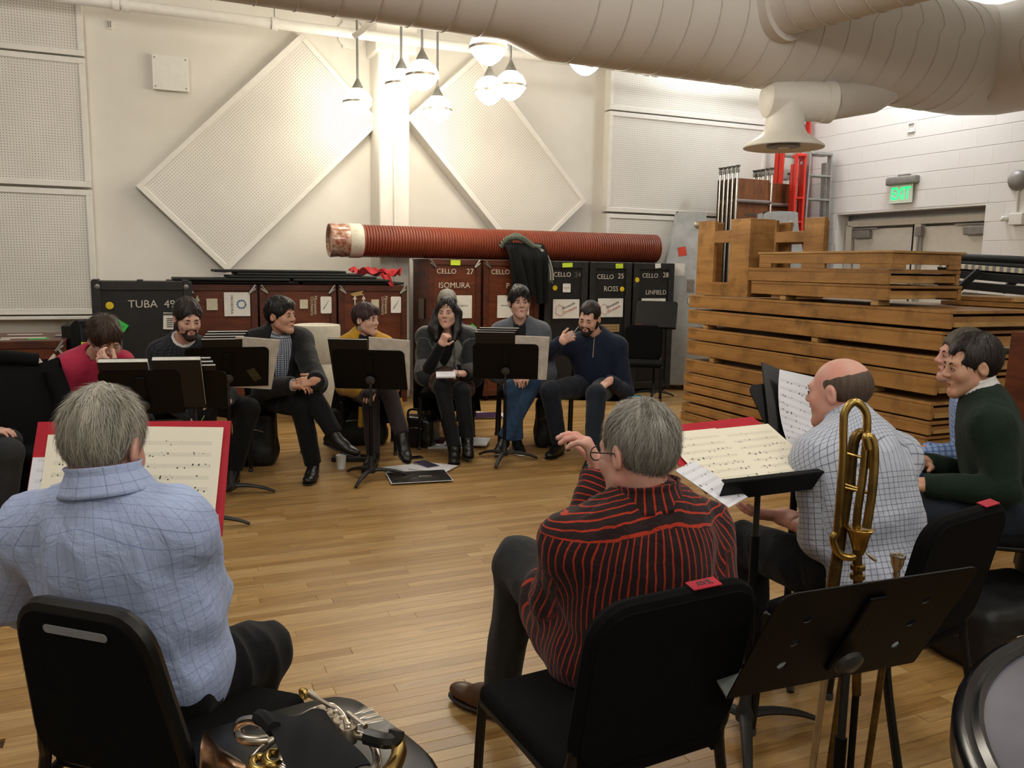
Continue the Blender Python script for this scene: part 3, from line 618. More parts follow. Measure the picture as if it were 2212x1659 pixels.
# black boards lying on the brown trunks
M_board = mat('black_board', '#161616', 0.7)
for k, (a0, a1, b0, b1, z, tl) in enumerate(((-2.45, -1.24, 0.42, 1.02, 1.298, 0), (-2.40, -1.33, 0.45, 1.06, 1.325, 0.0), (-1.9, -0.45, 0.40, 1.0, 1.352, 0.0), (-1.82, -0.6, 0.38, 0.98, 1.379, 0.0), (-1.30, -0.32, 0.45, 1.04, 1.325, 0.0), (-1.2, -0.16, 0.42, 1.0, 1.298, 0), (-2.02, -0.75, 0.35, 0.93, 1.406, 0.0))):
    bo = thing('black_board', ['lowest long black board on the trunk behind the tuba trunk', 'second black board up on the leftmost brown trunk', 'third black board up over the middle brown trunk', 'fourth black board up, under the topmost board', 'black board under the red cloth, upper one', 'lowest black board beside the pillar under the red cloth', 'topmost black board below the tilted panel corner'][k], 'board', RW((a0 + a1) / 2, (b0 + b1) / 2, z), WA, 'black boards stacked on the trunks')
    MB(TT(bo) @ M4(roty(tl))).rbox((0, 0, 0.013), (a1 - a0, b1 - b0, 0.024), 0.003, 1).build('panel', M_board, bo)
    MB(TT(bo) @ M4(roty(tl))).rbox((0, -(b1 - b0) / 2 - 0.002, 0.013), (a1 - a0 - 0.02, 0.01, 0.018), 0.003, 1).build('edge_strip', M_board, bo)
# red cloth
rc = thing('red_cloth', 'crumpled red cloth lying on the black boards beside the pillar', 'cloth', RW(-0.42, 0.85, 1.378), WA); T = TT(rc)
M_red = mat('red_felt', '#b3121c', 0.8, var=0.2, sheen=0.3)
def crump(cx, cy, w_, d, rz, ph, amp=0.035, base=0.03):
    def f(u, v):
        x, yv = (u - .5) * w_, (v - .5) * d; z = base + amp * (math.sin(9 * u + ph) * math.cos(7 * v + ph * 2) + 0.6 * math.sin(15 * v + 5 * u + ph)) + 0.02
        return ap(T4((cx, cy, 0), rz), [(x, yv, max(z, 0.004))])[0]
    return f
MB(T).grid(crump(-0.1, 0, 0.30, 0.22, 0.3, 0.3), 18, 14, 0.004).build('fold', M_red, rc, True)
MB(T).grid(crump(0.12, -0.02, 0.28, 0.14, -0.4, 1.7), 18, 12, 0.004).build('fold', M_red, rc, True)
MB(T).grid(lambda u, v: (0.0 + 0.10 * u + 0.05 * v, -0.16 - 0.01 * math.sin(6 * u) - 0.015 * v, 0.03 + 0.01 * math.sin(8 * u) - 0.14 * v * (0.6 + 0.4 * u)), 10, 12, 0.004).build('hanging_corner', M_red, rc, True)
# red corrugated tube on the cello trunks
ta, tb = -0.86, 3.16; M_cor = mat('corrugated_red', '#843e28', 0.42, 0, 0.5, var=0.12, scale=3)
rt = thing('corrugated_tube', 'long red-brown corrugated tube lying across the tops of the cello trunks', 'tube', RW((ta + tb) / 2, 0.62, 1.572), WA); T = TT(rt)
x0, x1 = -(tb - ta) / 2, (tb - ta) / 2
prof = []; n_r = 118; p0 = x0 + 0.34; pitch = (x1 - p0) / n_r
for k in range(n_r):
    prof += [(0.156, p0 + k * pitch), (0.172, p0 + k * pitch + pitch * 0.3), (0.172, p0 + k * pitch + pitch * 0.6), (0.156, p0 + k * pitch + pitch * 0.9)]
TL = TX((0, 0, 0.176), (0, 1, 0), (0, 0, 1))
MB(T @ TL).lathe(prof, 36).build('corrugated_pipe', M_cor, rt, True)
MB(T @ TL).lathe([(0.172, x0 + 0.20), (0.18, x0 + 0.21), (0.179, x0 + 0.33), (0.165, x0 + 0.345)], 36).build('foam_collar', mat('collar_white', '#d9d2bd', 0.8, bump=0.5, bscale=30), rt, True)
MB(T @ TL).lathe([(0.15, x0 + 0.03), (0.172, x0 + 0.0), (0.177, x0 + 0.02), (0.17, x0 + 0.10), (0.176, x0 + 0.12), (0.172, x0 + 0.20)], 36).build('taped_end', mat('taped_end', '#8a4a34', 0.2, 0.1, 0.6, var=0.4, scale=20, c2='#c9b39c'), rt, True)
MB(T @ TL).lathe([(0.0, x0 + 0.035), (0.152, x0 + 0.032), (0.152, x0 + 0.05), (0, x0 + 0.05)], 36).build('end_paper', mat('end_paper', '#b9b4ad', 0.5, var=0.3, scale=8), rt, True)
# coat and striped scarf thrown over the tube
M_coat = mat('coat_wool', '#0e0f0f', 0.9, 0, 0.2, bump=0.2, bscale=60)
ct = thing('hanging_coat', 'black coat hanging down over the trunks from the corrugated tube', 'coat', RW(1.30, 0.9, 1.0), WA); T = TT(ct)
def coatf(x0, x1, zb, ph):
    def f(u, v):
        x = x0 + (x1 - x0) * u + 0.05 * v * math.sin(3 * u + ph) + 0.04 * v
        s = v * 1.0
        if s < 0.35: t = s / 0.35; yy, zz = 0.18 - 0.30 * t, 0.72 + 0.06 * math.sin(t * 3.0) - 0.12 * t * t
        else: t = (s - 0.35) / 0.65; yy, zz = -0.12 - 0.03 * t, 0.60 - t * (0.60 - zb)
        return (x, yy - 0.025 * math.sin(11 * u + ph) * min(1, v * 2), zz)
    return f
MB(T).grid(coatf(-0.30, 0.02, 0.18, 0.4), 22, 30, 0.012).build('front_panel', M_coat, ct, True)
MB(T).grid(coatf(-0.06, 0.20, 0.10, 2.0), 20, 30, 0.012).build('back_panel', M_coat, ct, True)
MB(T).tube(spline([(-0.22, -0.13, 0.70), (-0.18, -0.165, 0.5), (-0.14, -0.175, 0.35), (-0.10, -0.17, 0.22)]), 0.05, 10).build('sleeve', M_coat, ct, True)
sf = thing('striped_scarf', 'black and green striped fringed scarf bunched on top of the coat', 'scarf', RW(1.26, 0.82, 1.72), WA); T = TT(sf)
t = NT('scarf_stripes').set(0.85, 0, 0.2, 0.2); wv = t.n('ShaderNodeTexWave', bands_direction='X'); wv.inputs['Scale'].default_value = 22; wv.inputs['Distortion'].default_value = 2; t.l(t.coord('Object'), wv.inputs[0])
t.col(t.ramp(wv.outputs['Fac'], [(0.55, srgb('#1c1f1d')), (0.7, srgb('#56685a')), (0.85, srgb('#8f9a86'))])); M_scarf = t.m
for k in range(4):
    MB(T).tube(spline([(-0.26 + 0.02 * k, -0.02, 0.0 + 0.01 * k), (-0.20 + 0.03 * k, -0.07, 0.09 + 0.012 * k), (-0.04 + 0.03 * k, -0.10, 0.10 - 0.02 * k), (0.08 + 0.02 * k, -0.10, 0.02 - 0.01 * k), (0.18, -0.12, 0.0)]), [0.03] * 33, 8).build('fold', M_scarf, sf, True)
for k in range(7):
    MB(T).tube(spline([(0.10, -0.11, 0.03), (0.16 + 0.012 * k, -0.15, -0.06), (0.24 + 0.010 * k, -0.17, -0.22), (0.25 + 0.012 * k, -0.17, -0.36 - 0.02 * (k % 3))]), 0.006, 5).build('fringe', M_stencil if k % 3 == 0 else M_scarf, sf, True)
# silver bass cases
M_silver = mat('fibreglass_silver', '#b3b8ba', 0.4, 0.0, 0.5, var=0.12, scale=7)
def bass_case(label, a, b, rz, h, wv):
    o = thing('bass_case', label, 'instrument case', RW(a, b, 0), rz); T = TT(o)
    half = [(0.0, 0.03), (0.80, 0.03), (1.0, 0.12), (1.0, 0.32), (0.92, 0.46), (0.84, 0.53), (0.80, 0.60), (0.74, 0.72), (0.62, 0.82), (0.48, 0.92), (0.44, 0.98), (0.36, 1.0), (0, 1.0)]
    poly = [(x * wv / 2, z * h) for x, z in half[1:-1]] + [(-x * wv / 2, z * h) for x, z in half[1:-1][::-1]]
    poly = [tuple(p) for p in spline([(x, 0, z) for x, z in poly], 3)[:, (0, 2)]]
    MB(T).prism(poly, -0.22, -0.02).build('front_shell', M_silver, o, True); MB(T).prism(poly, -0.012, 0.20).build('back_shell', M_silver, o, True)
    MB(T).prism([(x * 1.012, z * 1.003) for x, z in poly], -0.022, -0.010).build('seam_band', M_chrome, o, True)
    for x, z, s in ((0.40, 0.985, 1), (-0.40, 0.985, -1), (0.93, 0.3, 1), (-0.93, 0.3, -1), (0.80, 0.6, 1), (-0.80, 0.6, -1)):
        MB(T).rbox((x * wv / 2, -0.015, z * h), (0.03, 0.10, 0.09), 0.008, 2).build('latch', M_black, o)
    MB(T).lathe([(0.05, 0), (0.05, 0.01), (0.03, 0.02)], 14, TX((0.08, -0.22, h * 0.93), (1, 0, 0), (0, 0, 1))).build('turn_lock', M_band, o, True)
    MB(T).tube([(0.1, -0.225, h * 0.72), (0.1, -0.26, h * 0.73), (0.1, -0.26, h * 0.78), (0.1, -0.225, h * 0.79)], 0.01, 6).build('handle', M_band, o, True)
    return o, T
o, T = bass_case('silver fibreglass bass case covered in stickers beside the black cello trunks', 3.62, 0.66, WA - 0.5, 2.2, 0.78)
y = -0.224; sticker(T, o, -0.10, 1.72, y, 0.10, 0.11, mat('sticker_red', '#c9432c', 0.5), 0.2); sticker(T, o, -0.13, 1.50, y, 0.14, 0.15, M_paper); sticker(T, o, 0.02, 1.30, y, 0.09, 0.16, M_greytag)
dot(T, o, 0.06, 1.12, y, 0.075, M_ink, 'oval_rim'); dot(T, o, 0.06, 1.12, y - 0.0015, 0.068, M_paper, 'oval_plate'); text('26 2', FT(T, 0.06, 1.12, y - 0.004), 0.06, M_ink, o)
dot(T, o, 0.12, 0.97, y, 0.055, MATS['sticker_red'], 'ring'); dot(T, o, 0.12, 0.97, y - 0.0015, 0.036, M_paper, 'ring_centre'); sticker(T, o, 0.12, 0.97, y - 0.003, 0.15, 0.024, M_inkblue); sticker(T, o, 0.2, 0.55, y, 0.06, 0.14, MATS['sticker_red'])
o, T = bass_case('second silver bass case seen through the notched wooden riser', 4.42, 1.32, WA - 0.35, 2.2, 0.78)
sticker(T, o, -0.08, 1.72, y, 0.09, 0.06, MATS['sticker_red']); sticker(T, o, -0.08, 1.60, y, 0.07, 0.16, M_paper); sticker(T, o, -0.05, 1.42, y, 0.06, 0.12, M_greytag)
# folded tables on edge
M_ply = wood('table_ply', '#7a4a24', '#5a3216', (4, 4, 1), 0.5, 3.0, 0.2, objrnd=0.2); M_plyd = wood('table_ply_edge', '#4a3418', '#33240f', (4, 4, 1), 0.6, 3.0, 0.2)
def ftable(label, a, b):
    o = thing('folded_table', label, 'table', RW(a, b, 0), WA, 'folded tables stood on edge'); T = TT(o)
    MB(T).rbox((0, 0, 1.34), (0.52, 0.022, 2.6), 0.004, 1).build('top_panel', M_ply, o)
    MB(T).box((-0.265, 0, 1.34), (0.014, 0.028, 2.6)).build('edge_band', M_plyd, o)
    for sx in (-1, 1):
        MB(T).tube([(sx * 0.27, -0.035, 0.2), (sx * 0.27, -0.035, 2.72)], 0.014, 10).build('leg', M_chrome, o, True)
        MB(T).lathe([(0.02, 0), (0.024, 0.04), (0.018, 0.06), (0.03, 0.085), (0.034, 0.09)], 10, T4((sx * 0.27, -0.035, 2.70))).build('foot', M_steel, o, True)
    MB(T).tube([(-0.27, -0.03, 2.36), (0.27, -0.03, 2.36)], 0.026, 10).build('brace', M_plyd if b < 0.5 else mat('brace_grey', '#7a6c66', 0.5), o, True)
    return o, T
for k in range(5):
    o, T = ftable('front folded wooden table with chrome legs and a stamped panel' if k == 4 else ['rearmost folded table of the stack by the silver cases','second folded table from the pegboard in its stack','middle folded table of the stack of five','folded table just behind the stamped front one'][k], 4.42 , 0.50 + k * 0.085)
for zz_, ww_ in ((2.20, 0.22), (2.15, 0.34), (2.11, 0.2), (1.98, 0.3)): MB(T).box((0.0, -0.0125, zz_), (ww_, 0.003, 0.022)).build('stamp_line', M_ink, o)
for k in range(2): ftable('folded wooden table beside the red ladder, %s of the two' % ('back', 'front')[k], 4.99, 0.50 + k * 0.09)
# ladders
M_lred = mat('ladder_red', '#d1301f', 0.45, var=0.06); M_lalu = mat('ladder_aluminium', '#a9a9a4', 0.4, 0.5)
def ladder(label, a, b, h, wv, m, rung_m, rz, lean=0.03):
    o = thing('step_ladder', label, 'ladder', RW(a, b, 0), rz); T = TT(o)
    for side, y0 in ((0, 0.0), (1, 0.10)):
        for sx in (-1, 1):
            x0_, x1_ = sx * wv / 2, sx * wv * 0.36
            d = A3(x1_ - x0_, lean, h - y0 * 1.2); L = np.linalg.norm(d)
            MB(T @ TX((x0_, y0, 0), d, (0, 1, 0))).rbox((L / 2, 0, 0), (L, 0.075, 0.028), 0.004, 1).build('rail', m, o)
        for k in range(1, int(h / 0.305)):
            z = k * 0.305; f_ = 1 - 0.28 * z / h
            MB(T).rbox((0, y0 + lean * z / h, z), (wv * f_ - 0.03, 0.075 if side == 0 else 0.03, 0.025), 0.003, 1).build('rung', rung_m, o)
    MB(T).rbox((0, lean + 0.05, h - 0.02), (wv * 0.74, 0.2, 0.04), 0.008, 2).build('top_cap', rung_m, o)
    return o
ladder('tall red fibreglass stepladder at the back in the corner', 5.52, 0.35, 3.62, 0.56, M_lred, M_lalu, WA)
ladder('folded red ladder standing edge-on beside the folded tables', 5.16, 0.86, 3.0, 0.15, M_lred, M_lred, WA - 0.3)
ladder('bare aluminium stepladder in front of the red ladder in the corner', 5.52, 0.82, 3.05, 0.50, M_lalu, M_lalu, WA)
MB(TT(o)).box((0, 0, -0.001), (0.001, 0.001, 0.001)) if False else None
# concrete waste urn
ur = thing('concrete_urn', 'tall pale concrete urn with a bowl top between the men and the trunks', 'urn', tuple(J(685, 800, 8.0)[:2]) + (0,), 0); T = TT(ur)
M_conc = mat('urn_concrete', '#c9c4b2', 0.7, var=0.06, scale=20, bump=0.15)
MB(T).lathe([(0.215, 0.0), (0.222, 0.01), (0.225, 0.55), (0.222, 0.555), (0.222, 0.565), (0.226, 0.57), (0.226, 0.90), (0.222, 0.92), (0.19, 0.925), (0.15, 0.90), (0.05, 0.885), (0.0, 0.884)], 40).build('body', M_conc, ur, True)
MB(T).lathe([(0.0, 0.888), (0.14, 0.890), (0.14, 0.893), (0, 0.893)], 28).build('sand', mat('urn_sand', '#b5ad94', 0.9), ur)
# ================================================================ stack of wooden risers
S0 = ZP(1473, 905); M_ris = wood('riser_oak', '#ad8049', '#875f31', (0.6, 1, 6), 0.42, 2.2, 0.55, objrnd=0.18); M_rise = wood('riser_edge', '#b8925a', '#96703f', (0.6, 1, 6), 0.5, 3.0, 0.4)
M_risd = wood('riser_inside', '#6d4a25', '#4c3218', (0.6, 1, 6), 0.6, 3.0, 0.4)
def riser(label, x0, x1, z0, h, D, c=0.0, rz=0.0, fdeck=0.022):
    ctr = S0 - N3 * ((x0 + x1) / 2) + U3 * (c + D / 2); ctr[2] = z0
    o = thing('stage_riser', label, 'riser', ctr, WE + rz, 'wooden risers in the big stack'); T = TT(o); L = x1 - x0
    MB(T).rbox((0, -D / 2 + 0.016, (h - fdeck) / 2), (L - 0.008, 0.032, h - fdeck - 0.003), 0.003, 1).build('front_board', M_ris, o)
    MB(T).rbox((0, D / 2 - 0.016, (h - fdeck) / 2), (L - 0.008, 0.032, h - fdeck - 0.003), 0.003, 1).build('back_board', M_ris, o)
    for s in (-1, 1):
        MB(T).rbox((s * (L / 2 - 0.03), 0, (h - fdeck) * 0.5), (0.03, D - 0.07, (h - fdeck) * 0.62), 0.003, 1).build('end_board', M_ris, o)
        MB(T).rbox((s * (L / 2 - 0.012), -D * 0.16, h * 0.22), (0.02, D * 0.60, h * 0.25), 0.002, 1).build('end_cleat', M_rise, o)
    MB(T).rbox((0, 0, h - fdeck / 2), (L, D, fdeck), 0.003, 1).build('deck', M_rise if fdeck < 0.02 else M_ris, o)
    return o
zs = [905, 888, 886, 867, 863, 845, 842, 824, 822, 801, 799, 772, 761, 731, 729, 704, 695, 666, 662, 635]
zz = [max(0.0, (905 - y) / 270 * 1.255) for y in zs]; ends = [2.86, 2.87, 2.88, 2.88, 2.90, 2.90, 2.92, 2.93, 2.94, 2.99]
names = ['lowest', 'second lowest', 'third lowest', 'fourth lowest', 'fifth lowest', 'sixth lowest', 'seventh lowest', 'eighth lowest', 'ninth lowest', 'topmost']
off = [-0.03, -0.02, 0.0, 0.0, 0.0, 0.02, 0.03, 0.03, 0.02, 0.03]
for k in range(10):
    riser('long wooden riser, %s in the tall main stack' % names[k], off[k], ends[k], zz[2 * k] + 0.001, zz[2 * k + 1] - zz[2 * k] - 0.002, 1.22, 0.0)
def spacer(label, x, z, h):
    p = S0 - N3 * x + U3 * 0.07; o = tag(MB(T4((p[0], p[1], z + h / 2), WE)).rbox((0, 0, 0), (0.07, 0.12, h - 0.003), 0.004, 1).build('wood_block', M_rise), label, 'block', 'spacer blocks between risers'); return o
g1, g2 = (zz[11], zz[12]), (zz[15], zz[16])
for x, g, lb in ((0.42, g1, 'far pale wood spacer block in the lower gap of the riser stack'), (2.35, g1, 'near pale wood spacer block in the lower gap of the riser stack'), (1.75, g2, 'wood spacer block in the upper gap of the riser stack'), (0.3, g2, 'wood spacer block at the far end of the upper gap of the riser stack')):
    spacer(lb, x, g[0], g[1] - g[0])
ZT = zz[19] + 0.002
spacer('wood spacer block under the short risers, far one', 1.35, ZT, 0.04); spacer('wood spacer block under the short risers, near one', 2.33, ZT, 0.04)
riser('short wooden riser, lower of the pair on top of the main stack', 0.95, 2.46, ZT + 0.042, 0.11, 0.76)
riser('short wooden riser, upper of the pair on top of the main stack', 0.90, 2.45, ZT + 0.155, 0.115, 0.74, fdeck=0.03)
# bench riser with hand slots on top
ctr = S0 - N3 * ((1.04 + 2.47) / 2) + U3 * 0.37; zb = ZT + 0.272; ctr[2] = zb
o = thing('slotted_riser', 'shallow wooden riser with hand slots lying on top of the stack', 'riser', ctr, WE); T = TT(o); L = 1.43
MB(T).rbox((0, 0, 0.122), (L + 0.03, 0.75, 0.018), 0.004, 1).build('deck', M_rise, o)
for x0_, x1_, z0, z1, nm in ((-L / 2, L / 2, 0.035, 0.112, 'front_board'), (-L / 2, -0.56, 0.0, 0.035, 'front_foot'), (-0.20, 0.06, 0.0, 0.035, 'front_foot'), (0.42, L / 2, 0.0, 0.035, 'front_foot')):
    MB(T).rbox(((x0_ + x1_) / 2, -0.355, (z0 + z1) / 2), (x1_ - x0_, 0.03, z1 - z0), 0.003, 1).build(nm, M_ris, o)
MB(T).rbox((L / 2 - 0.015, 0.0, 0.073), (0.03, 0.68, 0.078), 0.003, 1).build('end_board', M_ris, o)
for y0 in (-0.28, 0.28): MB(T).rbox((L / 2 - 0.015, y0, 0.017), (0.03, 0.12, 0.034), 0.003, 1).build('end_foot', M_ris, o)
# notched H-shaped risers standing on end
def hriser(label, x0, x1, c, z0, h, depth=0.3, notch=(0.36, 0.64), win=(0.34, 0.64), bar=(0.68, 0.84), wz=0.18):
    ctr = S0 - N3 * ((x0 + x1) / 2) + U3 * (c + depth / 2); ctr[2] = z0
    o = thing('notched_riser', label, 'riser', ctr, WE); T = TT(o); L = x1 - x0; y0 = -depth / 2 + 0.018
    B = lambda fx0, fx1, fz0, fz1, nm: MB(T).rbox((L * ((fx0 + fx1) / 2 - .5), y0, h * (fz0 + fz1) / 2), (L * (fx1 - fx0), 0.036, h * (fz1 - fz0)), 0.003, 1).build(nm, M_ris, o)
    B(0, win[0], 0, 1, 'stile'); B(win[1], 1, 0, 1, 'stile'); B(win[0], win[1], bar[0], bar[1], 'cross_bar'); B(win[0], win[1], 0, wz, 'bottom_rail')
    for s in (-1, 1): MB(T).rbox((s * (L / 2 - 0.016), 0.018, h / 2), (0.032, depth - 0.04, h - 0.004), 0.003, 1).build('side_board', M_ris, o)
    return o
hriser('notched wooden riser standing on end at the far corner of the stack', 0.13, 0.90, 0.0, ZT + 0.004, 0.70, 0.28, bar=(0.70, 0.86))
hriser('notched wooden riser standing behind the slotted one near the ladders', 0.03, 0.95, 0.80, ZT + 0.002, 0.74, 0.05, win=(0.30, 0.72), bar=(0.70, 0.84), wz=0.3)
hriser('plain notched riser propped furthest back on the stack', 0.02, 0.84, 0.92, ZT + 0.002, 0.72, 0.05, win=(0.42, 0.70), bar=(0.70, 0.82), wz=0.3)
# leaning board at the right behind the man in green
lb = tag(MB(TX(J(2190, 830, 4.9), A3(0.35, -0.9, 0), A3(0.05, 0, 1))).rbox((0.25, 0, 0), (0.6, 0.62, 0.03), 0.004, 1).build('leaning_board', M_trunk), 'reddish wooden board leaning behind the man in the green sweater', 'board')
# folded black stage units right of the stack
fs = thing('folded_stage', 'folded black stage unit with striped edging to the right of the risers', 'stage platform', tuple(J(2300, 700, 7.6)[:2]) + (0,), WE); M_stg = mat('stage_black', '#1c1e20', 0.5, 0.3)
qA, qB = J(2030, 556, 8.3), J(2300, 575, 7.0)
for k, (y0, y1, r) in enumerate(((553, 566, 0.035), (566, 580, 0.035), (578, 596, 0.03))):
    MB().tube([J(2030, y0, 8.3), J(2300, y1, 7.0)], r, 10).build('rail', M_stg, fs, True)
t = NT('hazard_edge').set(0.5); wv = t.n('ShaderNodeTexWave', bands_direction='X'); wv.inputs['Scale'].default_value = 4.0; t.l(t.coord('Object', rot=(0, 0, 0)), wv.inputs[0])
t.col(t.ramp(wv.outputs['Fac'], [(0.45, srgb('#d9d0b4')), (0.5, srgb('#8a8a8c'))])); M_haz = t.m
def bar(p0, p1, w_, th, m, nm): d = np.asarray(p1) - p0; return MB(TX(p0, d, (0, 0, 1))).rbox((np.linalg.norm(d) / 2, 0, 0), (np.linalg.norm(d), w_, th), 0.004, 1).build(nm, m, fs)
bar(J(2030, 572, 8.25), J(2300, 592, 6.95), 0.045, 0.05, M_haz, 'striped_edge')
bar(J(2040, 590, 8.2), J(2300, 612, 6.9), 0.07, 0.05, M_stg, 'upper_beam'); bar(J(2030, 611, 8.2), J(2300, 636, 6.9), 0.075, 0.05, M_stg, 'lower_beam')
for a_, b_ in (((2115, 585), (2070, 625)), ((2205, 595), (2165, 630))): bar(J(a_[0], a_[1], 7.7), J(b_[0], b_[1], 7.7), 0.06, 0.04, M_stg, 'scissor_arm')
bar(J(2080, 632, 8.0), J(2172, 640, 7.5), 0.012, 0.02, M_chrome, 'aluminium_track'); bar(J(2080, 645, 8.0), J(2300, 672, 6.9), 0.11, 0.05, M_grey, 'deck_edge')
for p in (J(2060, 650, 8.1), J(2215, 670, 7.3)): MB().tube([p, p * A3(1, 1, 0)], 0.03, 8).build('leg', M_stg, fs, True)
# loose riser decks lying on the rear of the stack at right
for k, (px, py, z, lbl) in enumerate(((2165, 664, ZT + 0.003, 'loose thin riser deck on the rear of the stack, lower one'), (2180, 655, ZT + 0.04, 'loose thin riser deck on the rear of the stack, upper one'))):
    p = ZP(px, py, z); p = S0 - N3 * (2.55 - 0.12 * k) + U3 * (0.80 + 0.36 + 0.05 * k); o = thing('riser_deck', lbl, 'riser', A3(p[0], p[1], z), WE + 0.05 - 0.12 * k)
    MB(TT(o)).rbox((0, 0, 0.017), (0.75, 0.55, 0.03), 0.004, 1).build('deck', M_rise, o); MB(TT(o)).rbox((0.05, -0.262, 0.017), (0.6, 0.03, 0.033), 0.003, 1).build('edge_strip', M_ris, o)
# ================================================================ smooth-blended bodies (signed distance fields meshed with surface nets)
_tab = RS.rand(32, 32, 32)
def vnoise(P):
    P = np.asarray(P, float); i = np.floor(P).astype(int); f = P - i; f = f * f * (3 - 2 * f); out = 0
    for dx in (0, 1):
        for dy in (0, 1):
            for dz in (0, 1):
                w_ = (f[:, 0] if dx else 1 - f[:, 0]) * (f[:, 1] if dy else 1 - f[:, 1]) * (f[:, 2] if dz else 1 - f[:, 2])
                out = out + w_ * _tab[(i[:, 0] + dx) & 31, (i[:, 1] + dy) & 31, (i[:, 2] + dz) & 31]
    return out
def cone(a, b, ra, rb=None, k=0.02, op='u', tag=None, flat=False): return dict(t='c', a=np.asarray(a, float), b=np.asarray(b, float), ra=ra, rb=ra if rb is None else rb, k=k, op=op, tag=tag, flat=flat)
def ell(c, r, R=None, k=0.02, op='u', tag=None): return dict(t='e', c=np.asarray(c, float), r=np.asarray(r, float), R=np.eye(3) if R is None else R, k=k, op=op, tag=tag)
def rbx(c, h, rad, R=None, k=0.01, op='u', tag=None): return dict(t='b', c=np.asarray(c, float), h=np.asarray(h, float), rad=rad, R=np.eye(3) if R is None else R, k=k, op=op, tag=tag)
def half(p, n, op='i', k=0.004): return dict(t='p', c=np.asarray(p, float), n=nrm(n), op=op, k=k, tag=None)
def pbb(p):
    if p['t'] == 'c': r = max(p['ra'], p['rb']); return np.minimum(p['a'], p['b']) - r, np.maximum(p['a'], p['b']) + r
    if p['t'] == 'e': m_ = max(p['r']); e = np.abs(p['R']) @ p['r'] if m_ else 0; return p['c'] - e, p['c'] + e
    if p['t'] == 'b': e = np.abs(p['R']) @ p['h'] + p['rad']; return p['c'] - e, p['c'] + e
    return None
def pd(p, X):
    if p['t'] == 'c':
        ba = p['b'] - p['a']; L2 = ba @ ba + 1e-12; d = X - p['a']; h = np.clip((d @ ba) / L2, 0, 1)
        r = np.linalg.norm(d - h[..., None] * ba, axis=-1) - (p['ra'] + (p['rb'] - p['ra']) * h)
        if p['flat']: r = np.maximum(r, ((X - p['b']) @ ba) / math.sqrt(L2))
        return r
    if p['t'] == 'e':
        q = (X - p['c']) @ p['R']; k0 = np.linalg.norm(q / p['r'], axis=-1); k1 = np.linalg.norm(q / p['r'] ** 2, axis=-1) + 1e-9
        return k0 * (k0 - 1) / k1
    if p['t'] == 'b':
        q = np.abs((X - p['c']) @ p['R']) - p['h']; return np.linalg.norm(np.maximum(q, 0), axis=-1) + np.minimum(q.max(-1), 0) - p['rad']
    return (X - p['c']) @ p['n']
def smin(a, b, k): h = np.maximum(k - np.abs(a - b), 0) / k; return np.minimum(a, b) - h * h * k * 0.25
_C8 = [(i, j, k) for i in (0, 1) for j in (0, 1) for k in (0, 1)]
def sdf_mesh(prims, res, infl=0.0):
    bb = [pbb(p) for p in prims if p['op'] == 'u']; lo = np.min([b[0] for b in bb], 0) - 4 * res - infl; hi = np.max([b[1] for b in bb], 0) + 4 * res + infl
    n = np.ceil((hi - lo) / res).astype(int) + 1; F = np.full(n, 0.5)
    ax = [lo[i] + np.arange(n[i]) * res for i in range(3)]
    for p in prims:
        b = pbb(p); m_ = p['k'] + infl + 3.5 * res
        if b is None: s = [slice(0, n[i]) for i in range(3)]
        else:
            i0 = np.clip(np.floor((b[0] - m_ - lo) / res).astype(int), 0, n); i1 = np.clip(np.ceil((b[1] + m_ - lo) / res).astype(int) + 1, 0, n)
            if (i1 <= i0).any(): continue
            s = [slice(i0[i], i1[i]) for i in range(3)]
        s = tuple(s); X = np.stack(np.meshgrid(ax[0][s[0]], ax[1][s[1]], ax[2][s[2]], indexing='ij'), -1)
        d = pd(p, X)
        if p['op'] == 'u': F[s] = smin(F[s], d - infl, p['k'])
        elif p['op'] == 's': F[s] = -smin(-F[s], d, p['k'])
        else: F[s] = -smin(-F[s], -d, p['k'])
    S = F < 0; cnt = np.zeros(n - 1, np.int8)
    for (i, j, k) in _C8: cnt += S[i:n[0] - 1 + i, j:n[1] - 1 + j, k:n[2] - 1 + k]
    act = (cnt > 0) & (cnt < 8); idx = np.argwhere(act); vid = np.full(n - 1, -1, np.int64); vid[tuple(idx.T)] = np.arange(len(idx))
    acc = np.zeros((len(idx), 3)); w_ = np.zeros(len(idx))
    for a_ in range(8):
        for ax_ in range(3):
            ca = _C8[a_]
            if ca[ax_]: continue
            cb = list(ca); cb[ax_] = 1
            fa = F[tuple((idx + ca).T)]; fb = F[tuple((idx + cb).T)]; c = (fa < 0) != (fb < 0)
            t = np.where(c, fa / np.where(c, fa - fb, 1), 0); q = np.repeat(np.array([ca], float), len(idx), 0); q[:, ax_] = t
            acc += q * c[:, None]; w_ += c
    V = lo + (idx + acc / w_[:, None]) * res; Fc = []
    for ax_ in range(3):
        o1, o2 = [(1, 2), (2, 0), (0, 1)][ax_]; sh = [slice(None)] * 3; sa = list(sh); sb = list(sh); sa[ax_] = slice(0, -1); sb[ax_] = slice(1, None)
        ch = S[tuple(sa)] != S[tuple(sb)]; e = np.argwhere(ch); e = e[(e[:, o1] > 0) & (e[:, o2] > 0) & (e[:, o1] < n[o1] - 1) & (e[:, o2] < n[o2] - 1)]
        ins = S[tuple(e.T)]
        def at(d1, d2): q = e.copy(); q[:, o1] -= d1; q[:, o2] -= d2; return vid[tuple(q.T)]
        q = np.stack([at(1, 1), at(0, 1), at(0, 0), at(1, 0)], 1); q[~ins] = q[~ins][:, ::-1]; Fc.append(q)
    return V, np.concatenate(Fc)
